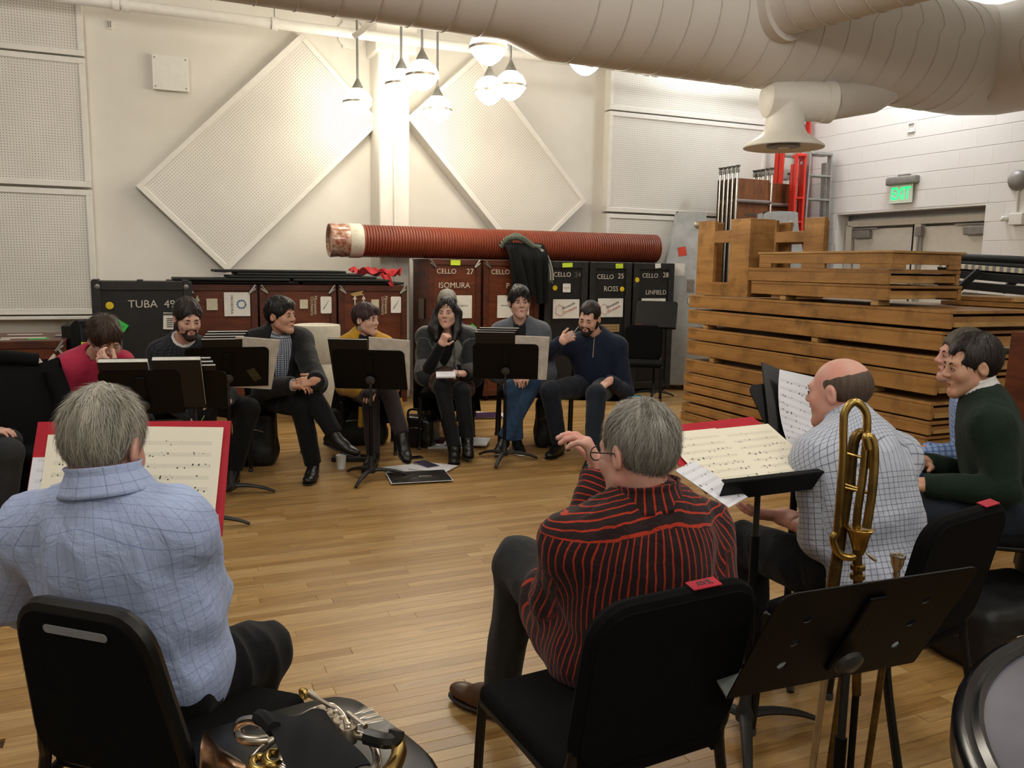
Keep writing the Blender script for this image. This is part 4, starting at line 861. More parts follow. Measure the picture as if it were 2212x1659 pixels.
def vnormals(V, F):
    N = np.zeros_like(V); fn = np.cross(V[F[:, 2]] - V[F[:, 0]], V[F[:, 3]] - V[F[:, 1]])
    for i in range(4): np.add.at(N, F[:, i], fn)
    return N / (np.linalg.norm(N, axis=1)[:, None] + 1e-12)
def relax(V, F, it=1, lam=0.5):
    for _ in range(it):
        A = np.zeros_like(V); c = np.zeros(len(V))
        for i in range(4):
            for j in (1, 3): np.add.at(A, F[:, i], V[F[:, (i + j) % 4]]); np.add.at(c, F[:, i], 1)
        V = V + lam * (A / c[:, None] - V)
    return V
def folds(V, F, amp, scale=9.0, stretch=(1, 1, 0.45), seed=0.0, R=None):
    N = vnormals(V, F); Q = V if R is None else V @ R
    Q = Q * np.array(stretch) * scale + seed; Q = Q + 0.8 * np.stack([vnoise(Q * 0.7 + 5), vnoise(Q * 0.7 + 11), vnoise(Q * 0.7 + 17)], 1)
    n1 = 1 - np.abs(2 * vnoise(Q) - 1); n2 = 1 - np.abs(2 * vnoise(Q * 2.1 + 3) - 1)
    return V + N * (amp * ((n1 - 0.6) * 1.3 + (n2 - 0.6) * 0.6))[:, None]
def M_skin(name, c, red=0.12):
    if name in MATS: return MATS[name]
    t = NT(name).set(0.5, 0, 0.35); v = t.coord('Object'); c = srgb(c)
    c2 = (min(1, c[0] * 1.04), c[1] * (1 - 1.6 * red), c[2] * (1 - 1.6 * red), 1)
    t.col(t.ramp(t.noise(v, 22, 3, 0.6), [(0.35, c2), (0.65, c)])); t.b.inputs['Subsurface Weight'].default_value = 0.08; t.b.inputs['Subsurface Radius'].default_value = (0.01, 0.004, 0.002)
    t.bump(t.noise(v, 260, 2), 0.06, 0.002); MATS[name] = t.m; return t.m
def M_hairm(name, c1, c2, rough=0.5, st=(90, 90, 9)):
    if name in MATS: return MATS[name]
    t = NT(name).set(rough, 0, 0.4); v = t.coord('pat', st); f = t.noise(v, 1.0, 4, 0.6, 0.4)
    t.col(t.ramp(f, [(0.35, srgb(c1)), (0.68, srgb(c2))])); t.bump(f, 0.5, 0.006); MATS[name] = t.m; return t.m
def M_cloth(name, c, rough=0.85, sheen=0.15, var=0.12, wr=0.35, scale=18):
    if name in MATS: return MATS[name]
    t = NT(name).set(rough, 0, 0.25, sheen); v = t.coord('Object'); c = srgb(c)
    t.col(t.ramp(t.noise(v, scale, 4, 0.6), [(0.3, tuple(x * (1 - 2 * var) for x in c[:3]) + (1,)), (0.65, c)]))
    h = t.math('ADD', t.math('MULTIPLY', t.noise(v, 14, 4, 0.6, 0.8), 1.0), t.math('MULTIPLY', t.noise(v, 420, 2), 0.12)); t.bump(h, wr, 0.02); MATS[name] = t.m; return t.m
def M_check(name, base, lines, wr=0.35, rough=0.8, coord='pat', dist=0.0, warp=0.0):
    # lines: list of (axis 0/2, pitch, width fraction, colour, strength, offset)
    t = NT(name).set(rough, 0, 0.25, 0.1); v = t.coord(coord)
    if warp:
        w3 = t.n('ShaderNodeTexNoise'); w3.inputs['Scale'].default_value = 9; t.l(v, w3.inputs['Vector'])
        mm = t.n('ShaderNodeMix', data_type='VECTOR'); mm.inputs[0].default_value = warp; t.l(v, mm.inputs[4]); t.l(w3.outputs['Color'], mm.inputs[5]); v = mm.outputs[1]
    sp = t.n('ShaderNodeSeparateXYZ'); t.l(v, sp.inputs[0]); c = srgb(base)
    if isinstance(base, str): cur = c
    for ax_, pitch, wf, colr, stg, off in lines:
        fr_ = t.math('FRACT', t.math('ADD', t.math('MULTIPLY', sp.outputs[ax_], 1.0 / pitch), off)); m_ = t.math('MULTIPLY', t.math('LESS_THAN', fr_, wf), stg); cur = t.mix(m_, cur, srgb(colr))
    t.col(cur); vo = t.coord('Object'); t.bump(t.noise(vo, 14, 4, 0.6, 0.8), wr, 0.02); MATS[name] = t.m; return t.m
# ---------------------------------------------------------------- hands, heads, people
def hand_prims(w_, d, nrmv, thumb, curl=(0.35, 0.5, 0.4), spread=0.12, s=1.0, thumb_in=0.4, k=0.010):
    d = nrm(d); nv = np.asarray(nrmv, float); nv = nrm(nv - d * (nv @ d)); t = np.asarray(thumb, float); t = nrm(t - d * (t @ d) - nv * (t @ nv))
    if np.linalg.norm(t) < 0.5: t = np.cross(d, nv)
    R = np.stack([t, d, nv], 1); P = [cone(w_ - d * 0.02, w_ + d * 0.02, 0.027 * s, 0.026 * s, 0.015)]
    P.append(rbx(w_ + d * 0.052 * s, (0.026 * s, 0.036 * s, 0.003 * s), 0.012 * s, R, 0.012)); P.append(ell(w_ + d * 0.035 * s + t * 0.026 * s + nv * 0.008 * s, (0.016 * s, 0.03 * s, 0.015 * s), R, 0.012))
    for i, (off, L, r) in enumerate(((0.031, 0.074, 0.0090), (0.0105, 0.083, 0.0093), (-0.0105, 0.077, 0.0090), (-0.030, 0.060, 0.0080))):
        b = w_ + d * (0.088 - (0.006 if i == 3 else 0)) * s + t * off * s; dirv = nrm(d + t * spread * (off / 0.031)); a = 0.0; cl = curl[i] if isinstance(curl[0], (tuple, list)) else curl
        for seg, (fr_, cc) in enumerate(zip((0.45, 0.30, 0.25), cl)):
            a += cc; v = dirv * math.cos(a) + nv * math.sin(a); e = b + v * L * fr_ * s; P.append(cone(b, e, r * s * (1 - 0.06 * seg), r * s * (0.94 - 0.07 * seg), 0.005 if seg else k)); b = e
    b = w_ + d * 0.022 * s + t * 0.030 * s; v = nrm(d * 0.62 + t * 0.78 + nv * thumb_in); e = b + v * 0.042 * s; P.append(cone(b, e, 0.0125 * s, 0.011 * s, 0.01)); v = nrm(d * 0.85 + t * 0.35 + nv * thumb_in); P.append(cone(e, e + v * 0.045 * s, 0.011 * s, 0.0085 * s, 0.006))
    return P
def head_prims(s=1.0, jaw=1.0, ears=True):
    P = [ell((0, -0.012, 0.032), (0.076, 0.096, 0.086), k=0.02), ell((0, 0.032, -0.022), (0.062, 0.062, 0.082), k=0.03),
         cone((-0.044 * jaw, 0.012, -0.056), (-0.012, 0.072, -0.096), 0.024, 0.020, 0.03), cone((0.044 * jaw, 0.012, -0.056), (0.012, 0.072, -0.096), 0.024, 0.020, 0.03), ell((0, 0.078, -0.098), (0.018, 0.016, 0.016), k=0.02),
         ell((-0.038, 0.062, -0.022), (0.024, 0.024, 0.026), k=0.025), ell((0.038, 0.062, -0.022), (0.024, 0.024, 0.026), k=0.025), cone((-0.034, 0.080, 0.026), (0.034, 0.080, 0.026), 0.013, 0.013, 0.018)]
    for sx in (-1, 1): P.append(ell((sx * 0.031, 0.101, 0.005), (0.017, 0.014, 0.010), k=0.012, op='s'))
    P += [cone((0, 0.088, 0.020), (0, 0.110, -0.020), 0.0075, 0.0115, 0.012), ell((-0.011, 0.100, -0.025), (0.008, 0.010, 0.007), k=0.008), ell((0.011, 0.100, -0.025), (0.008, 0.010, 0.007), k=0.008),
          cone((-0.018, 0.086, -0.056), (0.018, 0.086, -0.056), 0.007, 0.007, 0.012), cone((-0.014, 0.084, -0.067), (0.014, 0.084, -0.067), 0.0075, 0.0075, 0.01)]
    for sx in (-1, 1):
        P.append(ell((sx * 0.031, 0.0855, 0.004), (0.0135, 0.0085, 0.0075), k=0.004))
        if ears:
            Re = rotz(sx * 0.35) @ rotx(-0.2); P.append(ell((sx * 0.080, -0.006, 0.0), (0.009, 0.019, 0.032), Re, 0.008)); P.append(ell((sx * 0.088, -0.002, 0.004), (0.006, 0.010, 0.018), Re, 0.005, 's'))
    for p in P:
        for q in ('a', 'b', 'c', 'r', 'h'):
            if q in p: p[q] = p[q] * s
        for q in ('ra', 'rb', 'rad'):
            if q in p: p[q] = p[q] * s
    return P
def joined(parts):
    V, F, n = [], [], 0
    for v, f in parts: V.append(v); F.append(f + n); n += len(v)
    return np.concatenate(V), np.concatenate(F)
def person(label, cat='person', hip=None, neck=None, head=None, face=(0, -1), hface=None, hpitch=0.0, hroll=0.0, shA=None, shB=None, elA=None, elB=None, wrA=None, wrB=None,
           knA=None, knB=None, anA=None, anB=None, toeA=None, toeB=None, skin=None, top=None, legs=None, shoe=None, handA=None, handB=None, res=0.011, hres=0.005, hs=1.03, girth=1.0, slim=1.0,
           sleeve=1.0, boots=False, extra=None, foldamp=0.006, name='person', topname='shirt', neckcut=0.062, hair=None, rollcuff=False, chest=1.0, tail=None):
    base = A3(hip[0], hip[1], 0); o = thing(name, label, cat, base, 0)
    lat = nrm(shB - shA); sp = nrm(neck - hip); fr_ = np.cross(lat, sp); f3 = A3(face[0], face[1], 0)
    if fr_ @ f3 < 0: fr_ = -fr_
    fr_ = nrm(fr_); lat = nrm(np.cross(sp, fr_)) * np.sign((shB - shA) @ np.cross(sp, fr_)); R = np.stack([lat, fr_, sp], 1)
    pl = A3(-nrm(f3)[1], nrm(f3)[0], 0); pl = pl * np.sign(pl @ (shB - shA)); L = neck - hip; ph = R
    hA, hB = hip - pl * 0.085, hip + pl * 0.085
    Rp = np.stack([pl, nrm(f3), A3(0, 0, 1)], 1); g = girth
    def torso(i=0.0):
        return [ell(hip + A3(0, 0, 0.02), A3(0.165 * slim, 0.12, 0.11) + i, Rp, 0.06, tag='torso'), ell(hip + L * 0.36 + fr_ * 0.012 * g, A3(0.140 * g * slim, 0.108 * g, 0.17) + i, R, 0.06, tag='torso'),
                ell(hip + L * 0.68, A3(0.158 * slim, 0.112 * chest, 0.19) + i, R, 0.05, tag='torso'), cone(neck - sp * 0.055, shA, 0.066 + i, 0.056 + i, 0.05, tag='torso'), cone(neck - sp * 0.055, shB, 0.066 + i, 0.056 + i, 0.05, tag='torso'),
                cone(neck + sp * 0.015, shA + sp * 0.0, 0.046 + i, 0.045 + i, 0.05, tag='torso'), cone(neck + sp * 0.015, shB, 0.046 + i, 0.045 + i, 0.05, tag='torso'),
                cone(shA + (hip - shA) * 0.12 + lat * 0.02, hip + L * 0.42 - lat * 0.085 * g, 0.062 + i, 0.075 + i, 0.06, tag='torso'), cone(shB + (hip - shB) * 0.12 - lat * 0.02, hip + L * 0.42 + lat * 0.085 * g, 0.062 + i, 0.075 + i, 0.06, tag='torso')]
    def arms(i=0.0, frac=1.0, loose=0.0):
        P = []
        for tg, sh, el, wr in (('A', shA, elA, wrA), ('B', shB, elB, wrB)):
            P.append(cone(sh, el, 0.054 * slim + i, 0.044 * slim + i + loose, 0.055, tag='u' + tg)); e = el + (wr - el) * frac
            P.append(cone(el, e, 0.044 * slim + i + loose, (0.044 - 0.014 * frac) * slim + i + loose * 0.6, 0.02, tag='f' + tg, flat=True))
        return P
    def legp(i=0.0, frac=1.0):
        P = [ell(hip + A3(0, 0, 0.01), A3(0.168 * slim, 0.125, 0.115) + i, Rp, 0.05, tag='torso')]
        for tg, h_, kn, an in (('A', hA, knA, anA), ('B', hB, knB, anB)):
            P.append(cone(h_, kn, 0.088 * slim + i, 0.064 * slim + i, 0.03, tag='t' + tg)); e = kn + (an - kn) * frac; P.append(cone(kn, e, 0.062 * slim + i, 0.046 * slim + i, 0.02, tag='c' + tg, flat=True))
        return P
    # head frame
    hf = hface if hface is not None else face; yv = nrm(A3(hf[0], hf[1], 0)); xv = A3(yv[1], -yv[0], 0); Rh = np.stack([xv, yv, A3(0, 0, 1)], 1) @ rotx(-hpitch) @ roty(hroll)
    H = T4(head, R=Rh); hp = head_prims(hs, jaw=hair.get('jaw', 1.0) if hair else 1.0)
    nk = ap(np.linalg.inv(H), [neck - sp * 0.04])[0]
    hp.append(cone((0, -0.022, -0.045), nk, 0.052 * slim ** 0.5, 0.06 * slim ** 0.5, 0.02))
    Vh, Fh = sdf_mesh(hp, hres); Vh = relax(Vh, Fh, 1, 0.3); parts = [(ap(H, Vh), Fh)]
    for hd, wr, el in ((handA, wrA, elA), (handB, wrB, elB)):
        if hd is None: continue
        d = hd.get('d', nrm(wr - el)); P = hand_prims(wr, d, hd['n'], hd['t'], hd.get('curl', (0.35, 0.5, 0.4)), hd.get('spread', 0.12), hd.get('s', 1.0), hd.get('thumb_in', 0.4)); P.append(cone(wr - nrm(wr - el) * 0.07, wr + nrm(d) * 0.01, 0.031 * slim, 0.027 * slim, 0.02)); parts.append(sdf_mesh(P, hres * 0.92))
    parts.append(sdf_mesh(torso(-0.012) + arms(-0.006) + legp(-0.012), max(res * 1.6, 0.016)))
    Vb, Fb = joined(parts); mesh_obj('body', Vb, Fb, skin, o, 'all')
    # garments
    inv = np.linalg.inv(T4(hip, R=R)); shx = min(abs((shA - hip) @ lat), abs((shB - hip) @ lat))
    def garment(nm, prims, infl, m_, amp, cuts=(), seed=0.0, par=None):
        V, F = sdf_mesh(list(prims) + list(cuts), res, infl); V = folds(V, F, amp, 9.0, (1, 1, 0.5), seed, R)
        loc = ap(inv, V); loc = np.stack([0.17 * np.arctan2(loc[:, 0] / 0.17, -loc[:, 1] / 0.12), loc[:, 0], loc[:, 2] + 0.8 * loc[:, 1] * np.clip((loc[:, 2] - 0.36) / 0.1, 0, 1)], 1); pat = loc.copy(); best = np.full(len(V), 1e9); arm = [p for p in prims if p['tag'] and p['tag'] != 'torso']
        for p in prims:
            if p['op'] != 'u': continue
            d = pd(p, V) - (0.012 if p['tag'] == 'torso' else 0)
            if p['tag'] and p['tag'][0] == 'u': d = np.where(((V - p['a']) @ nrm(p['b'] - p['a']) < 0.05) & (np.abs(loc[:, 1]) < shx + 0.01), 1e8, d)
            c = d < best; best[c] = d[c]
            if p['tag'] == 'torso': pat[c] = loc[c]
            elif p['tag']:
                ax_ = nrm(p['b'] - p['a']); e1 = nrm(np.cross(ax_, R[:, 1])); e2 = np.cross(ax_, e1); q = V[c] - p['a']; ang = np.arctan2(q @ e2, q @ e1)
                pat[c] = np.stack([ang * 0.055, q @ e1, q @ ax_ + (0.3 if p['tag'][0] in 'fc' else 0)], 1)
        return mesh_obj(nm, V, F, m_, par or o, 'all', pat)
    cutn = [cone(neck - sp * 0.005 + fr_ * 0.012, head, neckcut, neckcut * 0.95, 0.008, 's')]
    sd = float(abs(hip[0] * 13.7) % 9)
    t = garment(topname, torso() + (tail(hip, fr_, lat, R, Rp) if tail else []) + arms(0, sleeve, 0.006), 0.013, top, foldamp, cutn, sd)
    garment('trousers', legp(0.0, 0.97), 0.012, legs, foldamp * 0.9, (), sd + 3)
    for an, kn, toe in ((anA, knA, toeA), (anB, knB, toeB)):
        dv = A3(toe[0], toe[1], toe[2] if len(toe) > 2 else 0.0); dv = nrm(dv); up = nrm(A3(0, 0, 1) - dv * dv[2]); sx = np.cross(dv, up); a = an - up * 0.035
        Rf = np.stack([sx, dv, up], 1); heel = a - dv * 0.035 - up * 0.02
        P = [cone(heel, a + dv * 0.10 - up * 0.022, 0.036, 0.042, 0.03), ell(a + dv * 0.155 - up * 0.03, (0.044, 0.075, 0.027), Rf, 0.025), cone(a + up * 0.03, a + dv * 0.07 - up * 0.01, 0.042, 0.034, 0.03)]
        if boots: P.append(cone(a, a + nrm(kn - an) * 0.27, 0.046, 0.060, 0.02, flat=True))
        P.append(half(a - up * 0.060, -up)); V, F = sdf_mesh(P, max(res * 0.75, 0.007)); sh_ = mesh_obj('boot' if boots else 'shoe', V, F, shoe, o, 'all')
        P = [cone(heel - up * 0.018, a + dv * 0.13 - up * 0.05, 0.037, 0.046, 0.02), ell(a + dv * 0.16 - up * 0.05, (0.047, 0.078, 0.02), Rf, 0.02), half(a - up * 0.066, -up), half(a - up * 0.050, up)]
        V, F = sdf_mesh(P, max(res * 0.75, 0.007)); mesh_obj('sole', V, F, extra['sole'] if extra and 'sole' in extra else M_black, sh_, 'all')
    # face
    def hb(nm, mb, m_, par=None): return mb.build(nm, m_, par or o, 'all')
    if hair and hair.get('face', True):
        for sx in (-1, 1):
            e = hb('eye', MB(H).lathe([(0.0001, -0.0118), (0.006, -0.0095), (0.0095, -0.006), (0.0115, 0), (0.0095, 0.006), (0.006, 0.0095), (0.0001, 0.0118)], 12, TX(A3(sx * 0.031, 0.0853, 0.004) * hs, (1, 0, 0), (0, 0, 1)) @ np.diag([1.05, 0.42, 0.95, 1])), MATS['eye_white'])
            hb('iris', MB(H).lathe([(0.0001, 0), (0.0046, 0.0), (0.0001, 0.002)], 10, TX(A3(sx * 0.031 + hair.get('gaze', 0) , 0.0957, 0.0035) * hs, (1, 0, 0), (0, 0, 1))), MATS['iris'], e)
            hb('eyelid', MB(H).tube(spline([A3(sx * 0.0185, 0.092, 0.004) * hs, A3(sx * 0.031, 0.0965, 0.0095) * hs, A3(sx * 0.044, 0.0875, 0.0035) * hs], 5), 0.0016, 5), MATS['lash'], e)
            hb('eyebrow', MB(H).tube(spline([A3(sx * 0.014, 0.0945, 0.0235) * hs, A3(sx * 0.031, 0.0945, 0.0285) * hs, A3(sx * 0.047, 0.082, 0.024) * hs], 6), np.interp(np.linspace(0, 1, 13), [0, .3, 1], [0.003, 0.0038, 0.0012]), 6), hair['brow'])
        hb('lips', MB(H).tube(spline([A3(-0.025, 0.0825, -0.0605) * hs, A3(-0.008, 0.0945, -0.058) * hs, A3(0, 0.0945, -0.0592) * hs, A3(0.008, 0.0945, -0.058) * hs, A3(0.025, 0.0825, -0.0605) * hs], 4), np.interp(np.linspace(0, 1, 17), [0, .25, .5, .75, 1], [0.002, 0.0045, 0.0045, 0.0045, 0.002]), 6).tube(spline([A3(-0.020, 0.083, -0.0625) * hs, A3(0, 0.0935, -0.067) * hs, A3(0.020, 0.083, -0.0625) * hs], 6), np.interp(np.linspace(0, 1, 13), [0, .5, 1], [0.001, 0.005, 0.001]), 6), hair.get('lipm', MATS['lip']))
    ctx = dict(o=o, H=H, hs=hs, R=R, hip=hip, neck=neck, head=head, sp=sp, fr=fr_, lat=lat, torso=torso, arms=arms, legp=legp, garment=garment, hb=hb, res=res, hres=hres, shA=shA, shB=shB, elA=elA, elB=elB, wrA=wrA, wrB=wrB, top=t, skin=skin)
    if hair: make_hair(ctx, hair)
    return ctx
mat('eye_white', '#cfc8c0', 0.3, var=0.02); mat('iris', '#20140e', 0.2, var=0.05); mat('lash', '#1a1210', 0.6); mat('lip', '#a8625a', 0.5, var=0.06); mat('lip_dark', '#8d4a46', 0.5, var=0.06)
def make_hair(c, h):
    s = c['hs']; H = c['H']; tk = h.get('thick', 0.012); P = [ell(A3(0, -0.016, h.get('lz', 0.042)) * s, A3(0.076 + tk * h.get('sx', 0.75), 0.095 + tk * 0.95, 0.092 + tk) * s, k=0.02)]
    for e in h.get('add', []): P.append(e)
    fz, bz = h.get('front', 0.066), h.get('nape', -0.085); cuts = []
    if h.get('long'): cuts += [ell(A3(0, 0.098, -0.012) * s, A3(0.061, 0.078, 0.098) * s, k=0.012, op='s')]
    elif h.get('bald'):
        P = [ell(A3(0, -0.014, 0.028) * s, A3(0.0775, 0.0980, 0.084) * s, k=0.02)]; by, rx, ry = h['bald']
        cuts += [ell(A3(0, by, 0.10) * s, A3(rx, ry, 0.07) * s, k=0.02, op='s'), ell(A3(0, 0.105, 0.0) * s, A3(0.085, 0.062, 0.12) * s, k=0.01, op='s')]
    else:
        cuts += [ell(A3(0, 0.112, fz - 0.090) * s, A3(0.066, 0.072, 0.092) * s, k=0.010, op='s'), ell(A3(0, 0.085, -0.085) * s, A3(0.10, 0.068, 0.075) * s, k=0.008, op='s')]
    if h.get('temples'):
        for sx in (-1, 1): cuts.append(ell(A3(sx * 0.048, 0.080, 0.062) * s, A3(0.024, 0.03, 0.026) * s, k=0.012, op='s'))
    if not h.get('long'):
        q0 = A3(0, 0.045, h.get('burn', -0.028)) * s; q1 = A3(0, -0.085, bz) * s; d = nrm(q1 - q0); nn = nrm(np.cross((1, 0, 0), d)); nn = nn if nn[2] > 0 else -nn; cuts.append(half(q0, -nn, 'i'))
        for sx in (-1, 1): cuts.append(ell(A3(sx * 0.088, -0.002, -0.012) * s, A3(0.026, 0.022, h.get('earcut', 0.034)) * s, k=0.008, op='s'))
    V, F = sdf_mesh(P + cuts, h.get('res', c['hres']))
    r = np.linalg.norm(V - A3(0, -0.014, 0.034) * s, axis=1)[:, None]; N = vnormals(V, F)
    ang = np.arctan2(V[:, 0], -(V[:, 1] + 0.014)); el_ = np.arctan2(V[:, 2] - 0.034, np.hypot(V[:, 0], V[:, 1] + 0.014))
    pat = np.stack([ang * 0.09, np.zeros(len(V)), el_ * 0.09], 1)
    if h.get('comb') == 'front': pat = np.stack([V[:, 0], np.zeros(len(V)), np.arctan2(V[:, 2] - 0.03, V[:, 1]) * 0.09], 1)
    am = h.get('amp', 0.004); q = np.stack([pat[:, 0] * 70, pat[:, 2] * 12, np.zeros(len(V)) + 3.3], 1)
    top_ = np.clip((V[:, 2] + 0.03) / 0.1, 0.15, 1)
    V = V + N * (am * top_ * (vnoise(q) - 0.5) * 2 + h.get('clump', 0.0) * (vnoise(V * 26 + 4) - 0.5) * 2 * top_)[:, None]
    ho = mesh_obj('hair', ap(H, V), F, h['m'], c['o'], 'all', pat)
    if h.get('strands'):
        rg = np.random.RandomState(5); nS, Lh, wd = h['strands']; ids = rg.randint(0, len(V), nS); mb = MB(H); Vs, Fs, ps = [], [], []
        cen = A3(0, -0.014, 0.034) * s
        for i in ids:
            p = V[i].copy(); n_ = N[i]
            if p[2] < h.get('smin', -0.07): continue
            fl = h.get('flow', (0, 0, -1)); pts = [p]; off = rg.uniform(0.001, h.get('lift', 0.006)); L_ = Lh * rg.uniform(0.5, 1.2); side = nrm(np.cross(n_, A3(*rg.normal(0, 1, 3)))); wob = rg.normal(0, 0.25, 3)
            whorl = A3(0, -0.05, 0.12) * s
            for k in range(4):
                rd = nrm(p - cen); g_ = (p - whorl); g_ = g_ / (np.linalg.norm(g_) + 0.02) + np.array(fl) * 0.5 + wob; tdir = g_ - rd * (g_ @ rd); p = p + nrm(tdir) * L_ / 4; pts.append(p + rd * off * (k / 3.0))
            pts = np.array(pts); tg = nrm(pts[-1] - pts[0]); sd_ = nrm(np.cross(tg, n_)) * wd; b = len(Vs)
            for k, q_ in enumerate(pts): ww = (1 - k / 4.3); Vs += [q_ - sd_ * ww + n_ * 0.0015, q_ + sd_ * ww + n_ * 0.0015]; ps += [(ang[i] * 0.09 + 0.0, 0, el_[i] * 0.09)] * 2
            Fs += [(b + 2 * k, b + 2 * k + 1, b + 2 * k + 3, b + 2 * k + 2) for k in range(4)]
        so = mesh_obj('hair_strands', ap(H, np.array(Vs)), Fs, h['m'], ho, 'all', ps); so['kind'] = 'stuff'
    if h.get('beard'):
        P = [cone(A3(-0.050, 0.010, -0.040) * s, A3(-0.014, 0.074, -0.096) * s, 0.027 * s, 0.024 * s, 0.03), cone(A3(0.050, 0.010, -0.040) * s, A3(0.014, 0.074, -0.096) * s, 0.027 * s, 0.024 * s, 0.03), ell(A3(0, 0.080, -0.100) * s, A3(0.021, 0.019, 0.020) * s, k=0.02),
             cone(A3(-0.062, 0.0, 0.0) * s, A3(-0.054, 0.01, -0.05) * s, 0.017 * s, 0.022 * s, 0.02), cone(A3(0.062, 0.0, 0.0) * s, A3(0.054, 0.01, -0.05) * s, 0.017 * s, 0.022 * s, 0.02), cone(A3(-0.024, 0.085, -0.047) * s, A3(0.024, 0.085, -0.047) * s, 0.0085 * s, 0.0085 * s, 0.01), cone(A3(-0.026, 0.083, -0.05) * s, A3(-0.03, 0.07, -0.085) * s, 0.009, 0.01, 0.01), cone(A3(0.026, 0.083, -0.05) * s, A3(0.03, 0.07, -0.085) * s, 0.009, 0.01, 0.01),
             ell(A3(0, 0.098, -0.062) * s, A3(0.019, 0.018, 0.0075) * s, k=0.004, op='s')]
        V, F = sdf_mesh(P, c['hres']); mesh_obj('beard', ap(H, V), F, h['beard'], c['o'], 'all', V * 1.0)
    if h.get('glasses') is not None:
        mb = MB(H); z0 = 0.004 * s
        for sx in (-1, 1):
            g_ = MB(H).tube([A3(sx * 0.033 + 0.024 * math.cos(t), 0.112 - 0.12 * (0.024 * math.cos(t) * sx) , z0 / s - 0.002 + 0.018 * math.sin(t)) * s for t in np.linspace(0, 2 * math.pi, 17)[:-1]], 0.0016, 6, True); mb.V += g_.V; mb.F += [[i + mb.n for i in f] for f in g_.F]; mb.n += g_.n
            mb.tube([A3(sx * 0.057, 0.106, 0.006) * s, A3(sx * 0.077, 0.05, 0.010) * s, A3(sx * 0.082, 0.0, 0.012) * s, A3(sx * 0.083, -0.012, -0.004) * s], 0.0018, 6)
        mb.tube([A3(-0.010, 0.114, 0.006) * s, A3(0, 0.116, 0.009) * s, A3(0.010, 0.114, 0.006) * s], 0.0016, 6); mb.build('glasses', h['glasses'], c['o'], 'all')
def collar(c, m_, r=0.062, h=0.045, flare=0.012, gap=0.55, tilt=0.25, name='collar', drop=0.0, par=None, up=None):
    n0 = c['neck'] + c['sp'] * (0.005 - drop) + c['fr'] * 0.012; ax_ = nrm(up if up is not None else (c['sp'] + 0.5 * nrm(c['head'] - c['neck']))); fx = nrm(c['fr'] - ax_ * (c['fr'] @ ax_)); lx = np.cross(ax_, fx)
    def f(u, v):
        a = math.pi + (u - 0.5) * 2 * (math.pi - gap); fo = math.cos(a); rr_ = r + flare * (0.2 + abs(v - 0.85) * 1.9); z = (v - 0.35) * h - tilt * 0.07 * (fo + 1) * 0.5 - (0.03 if abs(u - 0.5) > 0.46 and v < 0.4 else 0)
        return n0 + fx * fo * rr_ * 1.02 + lx * math.sin(a) * rr_ * 1.05 + ax_ * z
    mb = MB().grid(f, 33, 7, 0.004); g = np.array([((i / 32 - 0.5) * 0.36, 0, 0.06 * j / 6 + 0.01) for i in range(33) for j in range(7)])
    return mb.build(name, m_, par or c['o'], 'all', np.concatenate([g, g]))
# ================================================================ chairs and stands
def Q(px, Y, z):                        # point at forward distance Y and height z that falls on pixel column px
    w_ = Y * _cp + (CH - z) * _sp; B = (Y * _sp + (z - CH) * _cp) / w_
    return A3((((px - 1106) / FPX) - B * _sr) / _cr * w_, Y, z)
M_fab = mat('chair_fabric', '#0a0a0a', 0.95, 0, 0.15, var=0.2, scale=60, bump=0.1, bscale=300); M_fr = mat('chair_frame', '#0e0e0d', 0.4, 0, 0.4); M_vinyl = mat('black_vinyl', '#1a1918', 0.35, 0, 0.5)
M_tape = mat('red_tape', '#b01f33', 0.5); M_glide = mat('chair_glide', '#3b3a38', 0.5)
def make_chair(name, label, slot=False):
    o = thing(name, label, 'chair', (0, 0, 0), 0); T = TT(o)
    MB(T).rbox((0, 0.0, 0.445), (0.40 if slot else 0.43, 0.38 if slot else 0.43, 0.055), 0.026, 4).build('seat', M_fab, o, True)
    n = rotx(math.radians(12)); Tb = T @ T4((0, -0.245, 0.66), R=n)
    tp_ = (lambda P: [(x * (0.86 - 0.62 * z), z) for x, z in P]) if slot else (lambda P: P); bw = 0.37 if slot else 0.40
    MB(Tb).prism(tp_(rrect(bw, 0.37, 0.07, 6)), -0.022, 0.022).build('backrest', M_fab, o, True)
    mb = MB(Tb).tube([(x, 0.0, z) for x, z in tp_(rrect(bw, 0.37, 0.07, 5))], 0.019, 8, True); mb.build('back_frame', M_fr if slot else M_fab, o, True)
    if slot: MB(Tb).prism(rrect(0.15, 0.018, 0.008, 4, 0.0, 0.15), -0.024, -0.0215).build('grip_slot', mat('slot_grey', '#8b8f94', 0.5), o)
    for s in (-1, 1):
        MB(T).tube(spline([(s * 0.208, 0.235, 0.0), (s * 0.204, 0.205, 0.38), (s * 0.203, 0.17, 0.425), (s * 0.202, -0.12, 0.418), (s * 0.202, -0.19, 0.41)], 5), 0.0125, 8).build('leg', M_fr, o, True)
        MB(T).tube(spline([(s * 0.215, -0.30, 0.0), (s * 0.206, -0.205, 0.40), (s * (0.185 if slot else 0.203), -0.215, 0.50), (s * (0.155 if slot else 0.196), -0.245, 0.64)], 5), 0.0125, 8).build('leg', M_fr, o, True)
        for y in (0.235, -0.30): MB(T).lathe([(0.016, 0), (0.016, 0.02), (0.013, 0.025)], 8, T4((s * (0.208 if y > 0 else 0.215), y, 0))).build('glide', M_glide, o, True)
    MB(T).tube([(-0.203, -0.10, 0.41), (0.203, -0.10, 0.41)], 0.01, 6).build('cross_rail', M_fr, o, True)
    return o
_chair = {}
